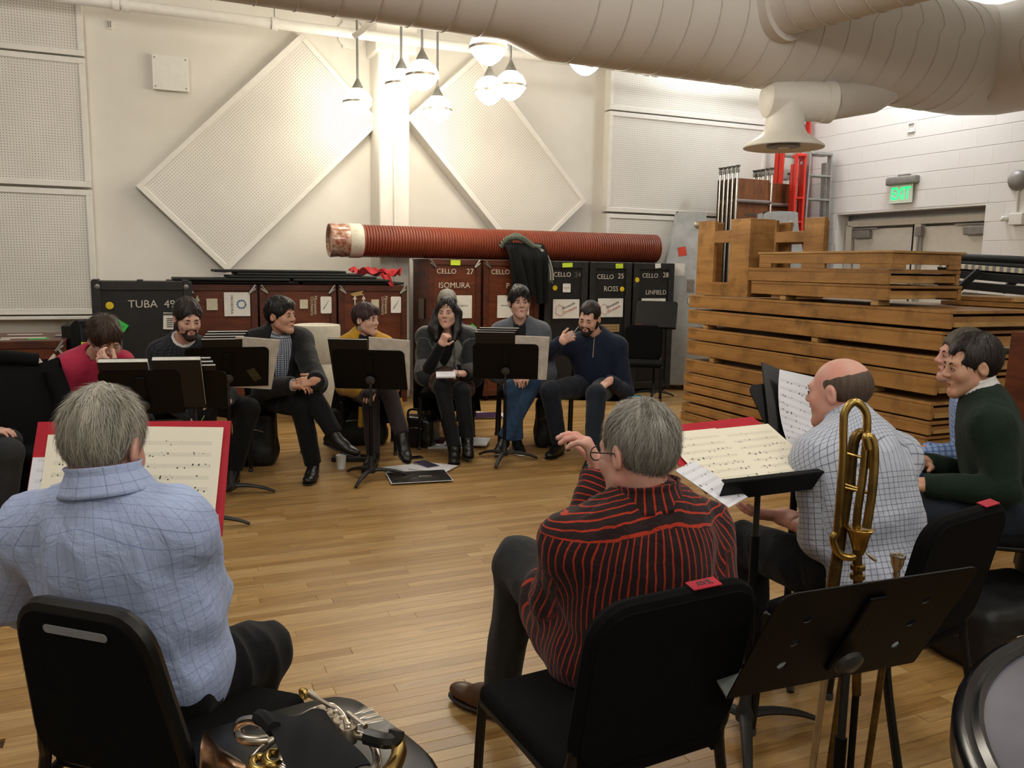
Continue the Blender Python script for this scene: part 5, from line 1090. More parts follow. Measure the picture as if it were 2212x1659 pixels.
def chair(label, loc, f, slot=False):
    f = nrm(A3(f[0], f[1], 0)); rz = math.atan2(-f[0], f[1]); k = slot
    if k not in _chair:
        _chair[k] = make_chair('stacking_chair', label, slot); o = _chair[k]
        o.location = (float(loc[0]), float(loc[1]), 0); o.rotation_euler = (0, 0, rz); PM[o.name] = T4((loc[0], loc[1], 0), rz); o['group'] = 'black rehearsal chairs'; return o
    return dup(_chair[k], (loc[0], loc[1], 0), rz, label, 'black rehearsal chairs')
def chair_from_back(label, pl, pr, slot=False, z=0.84):
    a, b = ZP(pl[0], pl[1], z), ZP(pr[0], pr[1], z); v = b - a; f = nrm(A3(-v[1], v[0], 0)); c = (a + b) / 2 + f * 0.28
    return chair(label, c, f, slot), f
M_std = mat('stand_black', '#080808', 0.5, 0, 0.2); M_base = mat('stand_base', '#2b2a29', 0.5, 0.2)
def stand(label, base, m_, zc, tilt=20, w_=0.50, h=0.32, holes=False, legang=0.3, lip=True, off=0.0):
    m_ = nrm(A3(m_[0], m_[1], 0)); t = math.radians(tilt); up = A3(0, 0, 1) * math.cos(t) - m_ * math.sin(t); nn = m_ * math.cos(t) + A3(0, 0, 1) * math.sin(t)
    base = A3(base[0], base[1], 0); C = base + A3(0, 0, zc) + m_ * 0.03; D = TX(C, np.cross(up, nn), up); o = thing('music_stand', label, 'music stand', base, math.atan2(-m_[0], m_[1]))
    polys = [rrect(w_, h, 0.03, 5, rs=(0.035, 0.035, 0.006, 0.006))]
    if holes:
        for sx in (-1, 1):
            for yy in (0.075, 0.0, -0.075): polys.append([(sx * w_ * 0.30 + (0.0 if sx > 0 else 0.0) + 0.012 * math.cos(a), yy + 0.012 * math.sin(a)) for a in np.linspace(0, 2 * math.pi, 15)[:-1]])
    dk = plate(polys, 0.003, D, 'desk', M_std, o)
    if lip: MB(D).rbox((0, -h / 2 + 0.001, 0.032), (w_, 0.004, 0.066), 0.0015, 1).build('ledge', M_std if not holes else mat('ledge_lit_grey', '#5d625c', 0.5), dk); MB(D).rbox((0, -h / 2 + 0.009, 0.064), (w_, 0.018, 0.004), 0.0015, 1).build('ledge_lip', M_std, dk)  # near stand's ledge gets a lighter grey, its lit inside put into the colour
    MB(D).rbox((0, 0.0, -0.006), (0.05, h * 0.72, 0.009), 0.004, 2).build('desk_rib', M_std, dk)
    MB(D).lathe([(0.034, -0.004), (0.032, 0.006), (0.02, 0.012), (0.0, 0.013)], 18, TX((0, -0.07, -0.028), (1, 0, 0), (0, -1, 0))).build('tilt_knob', mat('knob_grey', '#3c3b3a', 0.35), dk, True)
    tp = C - nn * 0.02 - up * 0.07; base = A3(tp[0], tp[1], 0)
    MB().tube([tp, A3(base[0], base[1], tp[2] - 0.04), A3(base[0], base[1], 0.42)], 0.0095, 10).build('inner_tube', M_base, o, True)
    MB().tube([(base[0], base[1], 0.10), (base[0], base[1], tp[2] - 0.18)], 0.0135, 10).build('outer_tube', M_std, o, True)
    MB(T4(base)).lathe([(0.015, 0.17), (0.022, 0.10), (0.032, 0.075), (0.03, 0.05), (0.0, 0.045)], 14).build('hub', M_base, o, True)
    for k in range(3):
        a = legang + k * 2.0944; d = A3(math.cos(a), math.sin(a), 0)
        MB(T4(base)).tube(spline([A3(0, 0, 0.07), d * 0.10 + A3(0, 0, 0.066), d * 0.20 + A3(0, 0, 0.043), d * 0.27 + A3(0, 0, 0.014)], 5), np.linspace(0.022, 0.013, 16), 8, flat=0.7).build('base_leg', M_base, o, True)
    return o, D, h
def paper_mat(name, c, sys, margin=0.86, dens=0.5, line='#4a4844', pw=0.22, ph=0.31):
    t = NT(name).set(0.6, 0, 0.25); tc = t.n('ShaderNodeTexCoord').outputs['Object']; sp = t.n('ShaderNodeSeparateXYZ'); t.l(tc, sp.inputs[0]); x, y = sp.outputs[0], sp.outputs[1]
    fy = t.math('FRACT', t.math('ADD', t.math('MULTIPLY', y, sys / ph), 0.1)); inx = t.math('LESS_THAN', t.math('ABSOLUTE', x), pw / 2 * margin); iny = t.math('LESS_THAN', t.math('ABSOLUTE', y), ph / 2 * 0.88)
    st_ = t.math('MULTIPLY', t.math('LESS_THAN', t.math('FRACT', t.math('MULTIPLY', fy, 14.0)), 0.22), t.math('LESS_THAN', t.math('ABSOLUTE', t.math('SUBTRACT', fy, 0.35)), 0.18))
    vo = t.n('ShaderNodeTexVoronoi'); vo.inputs['Scale'].default_value = 1; mp = t.n('ShaderNodeMapping'); mp.inputs['Scale'].default_value = (95, 62, 1); t.l(tc, mp.inputs[0]); t.l(mp.outputs[0], vo.inputs['Vector'])
    nt = t.math('MULTIPLY', t.math('LESS_THAN', vo.outputs['Distance'], 0.26), t.math('LESS_THAN', t.math('ABSOLUTE', t.math('SUBTRACT', fy, 0.35)), 0.22)); nt = t.math('MULTIPLY', nt, t.math('GREATER_THAN', t.noise(t.coord('Object'), 14, 2), 1 - dens))
    ink = t.math('MULTIPLY', t.math('MULTIPLY', t.math('MAXIMUM', t.math('MULTIPLY', st_, 0.6), nt), inx), iny); t.col(t.mix(ink, srgb(c), srgb(line))); MATS[name] = t.m; return t.m
M_page = paper_mat('music_page', '#e9e3cf', 9, dens=0.58); M_pagew = paper_mat('music_page_white', '#dfe0e6', 10, dens=0.55); M_plain = mat('plain_paper', '#d9d8de', 0.6, var=0.02); M_cover = mat('black_cover', '#121214', 0.35); M_part = mat('printed_cover', '#c7bcb4', 0.55, var=0.02)
M_folder = mat('red_folder', '#b4172c', 0.45, var=0.08); M_pages = mat('page_block', '#d7d4cc', 0.7)
def sheet(name, label, cat, D, cx, cy, w_, h, m_, th=0.002, z=0.004, ang=0.0, curl=0.0, par=None, mx=None):
    """a sheet or booklet lying on frame D; the mesh keeps its own axes so its print stays with it"""
    T = D @ T4((cx, cy, z), ang); nu = 10
    mb = MB(); mb.grid(lambda u, v: ((u - .5) * w_, (v - .5) * h, curl * ((v - .5) * 2) ** 2 * (0.5 + u) + th), nu, nu, th)
    o = mb.build(name, m_, None, True); o.matrix_world = Matrix(T.tolist())
    if par is not None:
        o.parent = par; o.matrix_parent_inverse = Matrix.Identity(4); o.matrix_basis = Matrix((np.linalg.inv(PM[par.name]) @ T).tolist()); return o
    PM[o.name] = T; return tag(o, label, cat)
# ================================================================ people
SK1, SK2, SK3 = M_skin('skin_light', '#d0ab97', 0.08), M_skin('skin_pink', '#cba08f', 0.12), M_skin('skin_tan', '#bf967b', 0.08)
HM_grey = M_hairm('hair_grey', '#6f6b62', '#b9b3a4', 0.45); HM_grey2 = M_hairm('hair_grey_dark', '#57544d', '#a09b90', 0.45); HM_black = M_hairm('hair_black', '#0d0b0a', '#1c1917', 0.4); HM_brown = M_hairm('hair_brown', '#241710', '#44301f', 0.45); HM_dark = M_hairm('hair_dark', '#15100d', '#2a201a', 0.45); HM_plum = M_hairm('hair_plum', '#1d1113', '#4a2c2c', 0.45)
BR_dark = mat('brow_dark', '#1e1611', 0.7); BR_grey = mat('brow_grey', '#6d665c', 0.7); BR_brown = mat('brow_brown', '#3a281b', 0.7)
L_black = M_cloth('trousers_black', '#0b0b0c', 0.85, 0.05); L_grey = M_cloth('trousers_grey', '#2c2d2f', 0.8, 0.05); L_jean = M_cloth('jeans_blue', '#355274', 0.85, 0.1, 0.2); L_jeand = M_cloth('jeans_dark', '#1a222e', 0.85, 0.1, 0.2); L_navy = M_cloth('trousers_navy', '#14161c', 0.85, 0.05)
S_black = mat('shoe_black', '#111110', 0.35, 0, 0.5); S_brown = mat('shoe_brown', '#4a2c17', 0.4, 0, 0.5); S_soleW = mat('sole_white', '#cfccc4', 0.6)
C_blue = M_check('shirt_blue_check', '#a6b5d8', [(0, 0.045, 0.035, '#4a5884', 0.48, 0), (2, 0.045, 0.035, '#4a5884', 0.48, 0.3), (0, 0.045, 0.03, '#6d80b4', 0.5, 0.5), (2, 0.045, 0.03, '#6d80b4', 0.5, 0.8)], 0.45)
C_pink = M_cloth('shirt_pink', '#b8304f', 0.8, 0.1, 0.1); C_dchk = M_check('shirt_dark_check', '#22252b', [(0, 0.03, 0.35, '#101114', 0.8, 0), (2, 0.03, 0.35, '#101114', 0.8, 0), (0, 0.03, 0.05, '#4b505a', 0.6, 0.6), (2, 0.03, 0.05, '#4b505a', 0.6, 0.6)])
C_white = M_cloth('cotton_white', '#cfcdca', 0.8, 0.1, 0.03); C_ging = M_check('shirt_gingham', '#b9c0cc', [(0, 0.016, 0.45, '#1d2432', 0.75, 0), (2, 0.016, 0.45, '#1d2432', 0.75, 0)]); C_blk = M_cloth('blazer_black', '#0e0f11', 0.75, 0.1); C_yel = M_cloth('jacket_yellow', '#c1901f', 0.8, 0.2, 0.1)
C_gbl = M_cloth('blazer_grey', '#5a5f68', 0.85, 0.15, 0.08); C_navsh = M_cloth('shirt_navy_black', '#15171d', 0.8, 0.1); C_navy = M_cloth('sweater_navy', '#1a2338', 0.9, 0.08, 0.12); C_green = M_cloth('sweater_green', '#15271c', 0.9, 0.04, 0.15)
C_gchk = M_check('shirt_grey_check', '#b4bac8', [(0, 0.0165, 0.13, '#43475a', 0.68, 0), (2, 0.0165, 0.13, '#43475a', 0.68, 0)], 0.4); C_bchk = M_check('shirt_sky_check', '#9fb6df', [(0, 0.026, 0.35, '#4d6fb4', 0.7, 0), (2, 0.026, 0.35, '#4d6fb4', 0.7, 0)], 0.4)
def stripes():
    t = NT('shirt_red_stripe').set(0.85, 0, 0.2, 0.1); v = t.coord('pat'); sp = t.n('ShaderNodeSeparateXYZ'); t.l(v, sp.inputs[0]); x, z = sp.outputs[0], sp.outputs[2]
    w3 = t.noise(v, 14, 3); wob = t.math('MULTIPLY', t.math('SUBTRACT', w3, 0.5), 0.012)
    sv = t.math('LESS_THAN', t.math('FRACT', t.math('MULTIPLY', t.math('ADD', x, wob), 1 / 0.0185)), 0.22); sh = t.math('LESS_THAN', t.math('FRACT', t.math('MULTIPLY', t.math('ADD', z, wob), 1 / 0.0185)), 0.22)
    yoke = t.math('GREATER_THAN', z, 0.37); m_ = t.math('ADD', t.math('MULTIPLY', sv, t.math('SUBTRACT', 1.0, yoke)), t.math('MULTIPLY', sh, yoke))
    t.col(t.mix(m_, srgb('#2a1c1d'), srgb('#a8341f'))); t.bump(t.noise(t.coord('Object'), 14, 4, 0.6, 0.8), 0.45, 0.02); return t.m
C_str = stripes(); MATS['shirt_red_stripe'] = C_str
plaid = M_check('cloak_plaid', '#2a2c2e', [(0, 0.24, 0.40, '#5d5d59', 0.7, 0.1), (2, 0.30, 0.35, '#7d7d78', 0.55, 0.2), (0, 0.24, 0.18, '#a3a39c', 0.5, 0.0), (2, 0.06, 0.1, '#16181a', 0.4, 0)], 0.5, warp=0.03)
floral = mat('skirt_floral', '#151214', 0.8, scale=60, c2='#6d4e40', var=0.3)
V2 = lambda a, b: nrm(b - a)[:2]
FF = [(0, -1)]
def pen(label, a, b, r=0.0035, m_=None):
    o = thing('pencil', label, 'pencil', A3(a[0], a[1], min(a[2], b[2])), 0); d = b - a; MB().tube([a, a + d * 0.88], r, 6).build('shaft', m_ or mat('pencil_paint', '#7d8aa0', 0.4), o, True); MB().tube([a + d * 0.88, b], [r, r * 0.25], 6).build('tip', mat('pencil_wood', '#b59468', 0.7), o, True); return o
def jacket(c, m_, vtop=0.078, vlow=0.03, low=0.25, infl=0.024, lapel=None, sleeve=0.96, name='jacket'):
    hip, neck, fr_, sp = c['hip'], c['neck'], c['fr'], c['sp']; L = neck - hip
    cuts = [cone(neck + fr_ * 0.13 + sp * 0.03, hip + L * low + fr_ * 0.19, vtop, vlow, 0.006, 's'), cone(neck - sp * 0.0 + fr_ * 0.012, c['head'], 0.066, 0.062, 0.008, 's'), cone(hip + L * low + fr_ * 0.19, hip + fr_ * 0.2 - sp * 0.1, vlow, 0.05, 0.006, 's')]
    g = c['garment'](name, c['torso']() + c['arms'](0, sleeve, 0.01), infl, m_, 0.006, cuts, 2.2)
    if lapel is not None:
        for s in (-1, 1):
            lt = c['lat'] * s
            def f(u, v):
                a = neck + fr_ * (0.055 + 0.075 * v) + lt * (0.075 - 0.03 * v) - sp * (0.0 + 0.30 * v * np.linalg.norm(L) / 0.5); wdt = 0.055 * math.sin(min(1, v * 1.3 + 0.25) * math.pi * 0.75 + 0.2) * (1 - 0.6 * v)
                return a + lt * wdt * u * 1.0 - fr_ * 0.03 * u + fr_ * 0.006
            MB().grid(f, 5, 14, 0.005).build('lapel', lapel, g, 'all')
    return g
# ---- man in the blue checked shirt, back to the camera (front left)
c = person('grey-haired man in a light blue checked shirt seated with his back to the camera', hip=Q(330, 1.88, 0.52), neck=J(234, 1088, 1.80), head=J(223, 970, 1.83), face=(0.35, 0.94), hface=(0.12, 1), hpitch=0.30, shA=J(78, 1146, 1.88), shB=J(380, 1142, 1.80),
           elA=J(12, 1290, 1.98), elB=J(434, 1288, 1.97), wrA=J(120, 1320, 2.2), wrB=J(390, 1300, 2.15), knA=Q(400, 2.35, 0.50), knB=Q(565, 2.08, 0.48), anA=Q(440, 2.38, 0.10), anB=Q(430, 1.98, 0.10), toeA=(0.2, 1), toeB=(0.6, 0.8), skin=SK2, top=C_blue, legs=L_black, shoe=S_black,
           handA=dict(n=(0.5, 0, -1), t=(1, 0, 0)), handB=dict(n=(-0.5, 0, -1), t=(-1, 0, 0)), res=0.0085, hres=0.0045, girth=1.2, chest=1.15, slim=1.06, hs=0.99, foldamp=0.014, tail=lambda h, f, l, R, Rp: [ell(h + A3(0, 0, 0.02), (0.168, 0.155, 0.13), Rp, 0.05, tag='torso')],
           hair=dict(m=HM_grey, brow=BR_grey, thick=0.013, sx=0.5, front=0.066, nape=-0.088, face=True, amp=0.005, clump=0.004, res=0.004, strands=(3200, 0.04, 0.0011), lift=0.006))
P1 = c; collar(c, C_blue, 0.070, 0.06, 0.016, 0.5, 0.3, drop=-0.056)
# ---- man in the red striped shirt, back to the camera (centre)
c = person('grey-haired man in a dark shirt with red stripes raising one hand, back to the camera', hip=Q(1384, 2.03, 0.52), neck=J(1402, 1106, 1.95), head=J(1378, 985, 1.97), face=(-0.55, 0.83), hface=(-0.62, 0.78), hpitch=0.12, hroll=0.05, shA=J(1240, 1172, 1.96), shB=J(1514, 1150, 2.06),
           elA=J(1196, 1288, 2.08), elB=J(1556, 1360, 2.0), wrA=J(1300, 1020, 2.26), wrB=J(1420, 1340, 2.20), knA=Q(1122, 2.47, 0.60), knB=Q(1270, 2.5, 0.50), anA=Q(1085, 2.60, 0.11), anB=Q(1255, 2.54, 0.10), toeA=(-0.75, 0.6), toeB=(-0.5, 0.85), skin=SK2, top=C_str, legs=L_grey, shoe=S_brown,
           handA=dict(d=(-0.42, 0.12, 0.80), n=(-0.75, 0.0, -0.55), t=(0.2, 0.9, 0.1), curl=((0.55, 0.5, 0.3), (0.6, 0.55, 0.3), (0.7, 0.6, 0.4), (0.8, 0.6, 0.4)), spread=0.1, s=1.05), handB=dict(n=(0, 0, -1), t=(-1, 0, 0)), res=0.0085, hres=0.0045, girth=1.2, chest=1.1, hs=0.98, foldamp=0.012, sleeve=0.93, tail=lambda h, f, l, R, Rp: [ell(h + f * 0.05 + A3(0, 0, 0.0), (0.205, 0.20, 0.135), Rp, 0.05, tag='torso'), cone(h - l * 0.10 + f * 0.06, h - l * 0.13 + f * 0.24 + A3(0, 0, 0.02), 0.13, 0.105, 0.04, tag='torso')], extra=dict(sole=mat('sole_brown', '#2a1a10', 0.6)),
           hair=dict(m=HM_grey2, brow=BR_grey, thick=0.011, sx=0.5, front=0.066, nape=-0.082, amp=0.004, clump=0.004, res=0.004, strands=(3200, 0.028, 0.0010), lift=0.005, glasses=mat('glasses_dark', '#2a2622', 0.3, 0.4)))
P2 = c; collar(c, C_str, 0.069, 0.06, 0.014, 0.5, 0.3, drop=-0.042)
# ---- balding man in the grey checked shirt (right)
c = person('balding man in a grey checked shirt leaning forward with one hand out', hip=Q(1905, 2.52, 0.52), neck=J(1842, 925, 2.68), head=J(1814, 850, 2.78), face=(-0.80, 0.60), hface=(-0.72, 0.70), hpitch=0.10, shA=J(1768, 992, 2.60), shB=J(1930, 988, 2.78),
           elA=J(1778, 1165, 2.54), elB=J(1900, 1120, 2.95), wrA=J(1700, 1118, 2.78), wrB=J(1770, 1140, 3.05), knA=Q(1610, 2.92, 0.52), knB=Q(1770, 3.08, 0.52), anA=Q(1628, 2.92, 0.10), anB=Q(1745, 3.1, 0.10), toeA=(-0.8, 0.5), toeB=(-0.7, 0.6), skin=SK2, top=C_gchk, legs=L_navy, shoe=S_brown,
           handA=dict(d=(-0.92, 0.25, 0.05), n=(-0.1, 0.5, 0.9), t=(0.1, 0.6, 0.8), curl=(0.15, 0.2, 0.15), spread=0.35), handB=dict(n=(0, 0, -1), t=(-1, 0, 0)), res=0.0085, hres=0.0048, girth=1.2, chest=1.15, hs=1.0, foldamp=0.012, sleeve=0.12, tail=lambda h, f, l, R, Rp: [ell(h, (0.20, 0.16, 0.13), Rp, 0.05, tag='torso')],
           hair=dict(m=M_hairm('hair_stubble', '#3d3128', '#5b4a3d', 0.6), brow=BR_brown, bald=(0.02, 0.058, 0.085), nape=-0.085, burn=-0.03, amp=0.0003, earcut=0.03))
P3 = c; collar(c, C_gchk, 0.064, 0.05, 0.012, 0.5, 0.3, drop=-0.03)
# ---- man in the green sweater (right)
c = person('dark-haired man in a dark green sweater seen in profile at the right edge', hip=Q(2165, 3.38, 0.52), neck=J(2126, 864, 3.44), head=J(2100, 793, 3.46), face=(-1, 0.12), hface=(-1, 0.05), hpitch=0.12, shA=J(2120, 896, 3.62), shB=J(2144, 918, 3.28),
           elA=J(2100, 1030, 3.72), elB=J(2165, 1060, 3.20), wrA=J(2000, 1000, 3.55), wrB=J(2005, 1048, 3.28), knA=Q(1940, 3.55, 0.52), knB=Q(1945, 3.30, 0.52), anA=Q(1930, 3.6, 0.1), anB=Q(1935, 3.3, 0.1), toeA=(-1, 0.1), toeB=(-1, 0.0), skin=SK3, top=C_green, legs=L_jeand, shoe=S_black,
           handA=dict(n=(0, 0, -1), t=(0, -1, 0)), handB=dict(n=(0, 0.3, -1), t=(0, 1, 0)), res=0.010, hres=0.0048, girth=1.0, hs=1.03, foldamp=0.008, topname='sweater', hair=dict(strands=(1500, 0.03, 0.0013), lift=0.004, m=HM_dark, brow=BR_dark, thick=0.012, front=0.066, temples=True, nape=-0.085, side=True, amp=0.003))
P4 = c; collar(c, C_white, 0.066, 0.06, 0.010, 0.45, 0.2, drop=-0.05)
# ---- man in the blue check shirt behind him
c = person('man in a sky blue checked shirt half hidden behind the man in green', hip=Q(2130, 4.0, 0.52), neck=J(2106, 848, 3.98), head=J(2078, 773, 3.98), face=(-1, 0.15), hface=(-1, 0.1), hpitch=-0.05, shA=J(2095, 872, 4.14), shB=J(2110, 878, 3.84),
           elA=J(2085, 985, 4.2), elB=J(2085, 985, 3.82), wrA=J(2005, 975, 4.1), wrB=J(1998, 985, 3.86), knA=Q(1950, 4.1, 0.52), knB=Q(1950, 3.9, 0.52), anA=Q(1940, 4.15, 0.1), anB=Q(1940, 3.9, 0.1), toeA=(-1, 0), toeB=(-1, 0), skin=SK2, top=C_bchk, legs=L_jean, shoe=S_black,
           handA=dict(n=(0, 0, -1), t=(0, -1, 0)), handB=dict(d=(-1, 0.05, -0.1), n=(0, 0.2, -1), t=(0, 1, 0)), res=0.011, hres=0.005, hair=dict(m=M_hairm('hair_ash', '#2c251f', '#5a5147', 0.5), brow=BR_brown, thick=0.011, front=0.066, nape=-0.08, side=True, amp=0.003))
collar(c, C_bchk, 0.062, 0.045, 0.012, 0.5, 0.25)
# ---- man in pink (left)
c = person('young man in a pink shirt and glasses resting his chin on his hand', hip=Q(165, 5.25, 0.52), neck=J(203, 766, 5.10), head=J(227, 734, 4.98), face=(0.65, -0.75), hface=(0.72, -0.70), hpitch=0.55, hroll=0.12, shA=J(148, 793, 5.02), shB=J(262, 784, 5.14),
           elA=J(135, 905, 5.05), elB=J(240, 888, 4.86), wrA=J(185, 925, 4.85), wrB=J(243, 800, 4.78), knA=Q(240, 4.85, 0.52), knB=Q(305, 5.0, 0.52), anA=Q(240, 4.8, 0.1), anB=Q(305, 4.95, 0.1), toeA=(0.5, -0.8), toeB=(0.6, -0.7), skin=SK1, top=C_pink, legs=L_black, shoe=S_black,
           handA=dict(n=(0, 0, -1), t=(1, 0, 0)), handB=dict(d=(-0.45, -0.1, 0.55), n=(-0.1, 0.8, 0.5), t=(0.75, 0.1, 0.5), curl=(0.55, 0.7, 0.5), spread=0.12), res=0.011, hres=0.005, hair=dict(strands=(900, 0.05, 0.0022), lift=0.008, m=HM_brown, brow=BR_brown, thick=0.019, front=0.045, nape=-0.075, amp=0.006, clump=0.006, glasses=mat('glasses_clear', '#9c9184', 0.25, 0.2)))
collar(c, C_pink, 0.064, 0.05, 0.014, 0.5, 0.3, drop=-0.02); P6 = c
# ---- bearded man in dark check
c = person('bearded man in a dark checked shirt reading with a pen in his hand', hip=Q(400, 5.85, 0.52), neck=J(393, 737, 5.72), head=J(405, 690, 5.62), face=(0.45, -0.9), hface=(0.62, -0.78), hpitch=0.28, shA=J(344, 762, 5.64), shB=J(450, 757, 5.80),
           elA=J(362, 866, 5.55), elB=J(492, 855, 5.55), wrA=J(420, 903, 5.42), wrB=J(485, 868, 5.42), knA=Q(442, 5.40, 0.52), knB=Q(537, 5.55, 0.52), anA=Q(432, 5.42, 0.1), anB=Q(505, 5.56, 0.1), toeA=(0.2, -1), toeB=(0.1, -1), skin=SK1, top=C_dchk, legs=L_black, shoe=S_black,
           handA=dict(d=(0.5, -0.5, -0.25), n=(0.2, -0.2, -1), t=(0.2, 0.9, 0.1), curl=(0.5, 0.6, 0.4)), handB=dict(d=(-0.8, -0.35, -0.1), n=(0, 0, -1), t=(-0.2, 0.9, 0), curl=(0.2, 0.3, 0.2)), res=0.011, hres=0.005, neckcut=0.078, hair=dict(strands=(800, 0.03, 0.0022), lift=0.008, m=HM_dark, brow=BR_dark, thick=0.013, front=0.068, nape=-0.08, side=True, amp=0.005, clump=0.004, beard=M_hairm('beard_brown', '#1f130c', '#3a271b', 0.7, (400, 400, 400))))
c['garment']('undershirt', c['torso'](), 0.004, C_white, 0.002, [cone(c['neck'] + c['fr'] * 0.012, c['head'], 0.060, 0.058, 0.006, 's')]); collar(c, C_dchk, 0.076, 0.045, 0.018, 0.75, 0.5)
pen('green pen held by the bearded man', J(432, 915, 5.30), J(446, 890, 5.34), 0.004, mat('pen_green', '#6a8a3a', 0.4))
# ---- man in the black blazer
c = person('black-haired man in a black blazer sitting with legs crossed and hands clasped', hip=Q(598, 6.15, 0.52), neck=J(600, 719, 6.08), head=J(606, 684, 6.02), face=(0.45, -0.9), hface=(0.93, -0.36), hpitch=-0.02, shA=J(556, 738, 5.99), shB=J(650, 736, 6.14),
           elA=J(572, 838, 5.86), elB=J(683, 828, 5.84), wrA=J(632, 832, 5.66), wrB=J(682, 822, 5.66), knA=Q(650, 5.72, 0.51), knB=Q(670, 5.74, 0.61), anA=Q(677, 5.74, 0.10), anB=Q(722, 5.66, 0.34), toeA=(0.05, -1), toeB=(0.9, -0.35, -0.25), skin=SK3, top=C_ging, legs=L_black, shoe=S_black,
           handA=dict(d=(0.9, -0.3, 0.05), n=(0.1, 0.3, -0.9), t=(0.1, 0.5, 0.8), curl=(0.5, 0.7, 0.5)), handB=dict(d=(-0.9, -0.35, -0.1), n=(0, 0.8, -0.5), t=(0, 0.3, 0.9), curl=(0.45, 0.6, 0.5)), res=0.011, hres=0.005, neckcut=0.068, hair=dict(strands=(900, 0.04, 0.0022), lift=0.010, flow=(0,0.6,0.2), m=HM_black, brow=BR_dark, thick=0.016, front=0.062, nape=-0.075, side=True, amp=0.006, clump=0.004, add=[ell((0, 0.055, 0.095), (0.06, 0.05, 0.03), k=0.03)]))
jacket(c, C_blk, 0.085, 0.06, 0.22, lapel=C_blk); collar(c, C_ging, 0.064, 0.045, 0.014, 0.7, 0.4)
# ---- woman in yellow
c = person('short-haired woman in a mustard yellow jacket looking to her left', hip=Q(792, 6.62, 0.51), neck=J(785, 727, 6.56), head=J(790, 692, 6.52), face=(0.25, -0.95), hface=(0.90, -0.42), hpitch=0.0, shA=J(750, 748, 6.50), shB=J(828, 748, 6.60),
           elA=J(745, 835, 6.50), elB=J(845, 832, 6.40), wrA=J(790, 848, 6.22), wrB=J(815, 846, 6.20), knA=Q(800, 6.15, 0.52), knB=Q(836, 6.16, 0.60), anA=Q(806, 6.10, 0.10), anB=Q(868, 6.02, 0.27), toeA=(-0.1, -1), toeB=(0.35, -0.8, -0.5), skin=SK1, top=M_cloth('top_black', '#101012', 0.8, 0.1), legs=M_cloth('tights_plum', '#2a2022', 0.7, 0.1), shoe=S_black, boots=True,
           handA=dict(n=(0, 0, -1), t=(1, 0, 0)), handB=dict(n=(0, 0, -1), t=(-1, 0, 0)), res=0.011, hres=0.005, slim=0.88, hs=0.98, topname='top', neckcut=0.066, hair=dict(strands=(900, 0.045, 0.0022), lift=0.010, m=HM_plum, brow=BR_dark, thick=0.015, front=0.055, nape=-0.08, side=True, amp=0.006, clump=0.006, lipm=MATS['lip_dark'], add=[ell((-0.02, 0.06, 0.085), (0.05, 0.05, 0.03), k=0.03)]))
jacket(c, C_yel, 0.070, 0.05, 0.30, name='jacket'); hb = c['hb']; hb('earring', MB(c['H']).lathe([(0.001, 0.006), (0.006, 0), (0.001, -0.02)], 8, T4((0.080, 0.0, -0.055))), mat('turquoise', '#3f9a94', 0.4))
MB().grid(lambda u, v: Q(775 + 12 * u - 2 * v, 6.3, 0.42 - 0.16 * v) + A3(0, 0.02 * math.sin(9 * u), 0), 8, 10, 0.006).build('jacket_hem', C_yel, c['o'], 'all'); MB().grid(lambda u, v: Q(858 + 10 * u + 14 * v, 6.25, 0.50 - 0.22 * v) + A3(0, 0.015 * math.sin(9 * u), 0), 8, 10, 0.006).build('jacket_hem', C_yel, c['o'], 'all')
P9 = c
# ---- woman with long black hair
c = person('woman with long black hair in a grey plaid cloak holding a pencil and notebook', hip=Q(966, 6.95, 0.52), neck=J(966, 716, 6.86), head=J(966, 678, 6.78), face=(0.0, -1), hface=(-0.12, -1), hpitch=-0.04, hroll=0.04, shA=J(922, 728, 6.9), shB=J(1012, 728, 6.88),
           elA=J(918, 812, 6.72), elB=J(1024, 815, 6.76), wrA=J(953, 745, 6.58), wrB=J(1004, 808, 6.52), knA=Q(955, 6.48, 0.56), knB=Q(998, 6.50, 0.52), anA=Q(982, 6.36, 0.10), anB=Q(1010, 6.44, 0.16), toeA=(0.05, -1), toeB=(0.1, -1, -0.15), skin=SK1, top=M_cloth('dress_black', '#0f0f11', 0.85, 0.1), legs=M_cloth('tights_black', '#0e0e10', 0.75, 0.1), shoe=S_black, boots=True,
           handA=dict(d=(0.35, -0.2, 0.75), n=(0.55, 0.7, -0.1), t=(0.6, -0.5, 0.4), curl=(1.1, 1.3, 0.8), s=0.92), handB=dict(d=(-0.85, -0.3, 0.15), n=(0, 0.3, -0.9), t=(-0.2, 0.2, 0.9), curl=(0.9, 1.1, 0.7), s=0.92), res=0.011, hres=0.005, slim=0.86, hs=0.98, topname='dress', neckcut=0.085,
           hair=dict(m=HM_black, brow=BR_dark, strands=(900, 0.07, 0.0025), lift=0.008, smin=0.02, thick=0.014, long=True, amp=0.007, clump=0.012, lipm=MATS['lip'], add=[cone((-0.075, -0.03, 0.0), (-0.075, 0.0, -0.13), 0.045, 0.035, 0.04), cone((0.08, -0.03, 0.0), (0.10, 0.01, -0.12), 0.05, 0.055, 0.04), cone((0.10, 0.01, -0.12), (0.085, 0.05, -0.20), 0.055, 0.03, 0.04), cone((-0.075, 0.0, -0.13), (-0.06, 0.05, -0.21), 0.035, 0.02, 0.04), cone((0, -0.09, 0.0), (0, -0.10, -0.17), 0.07, 0.06, 0.05)]))
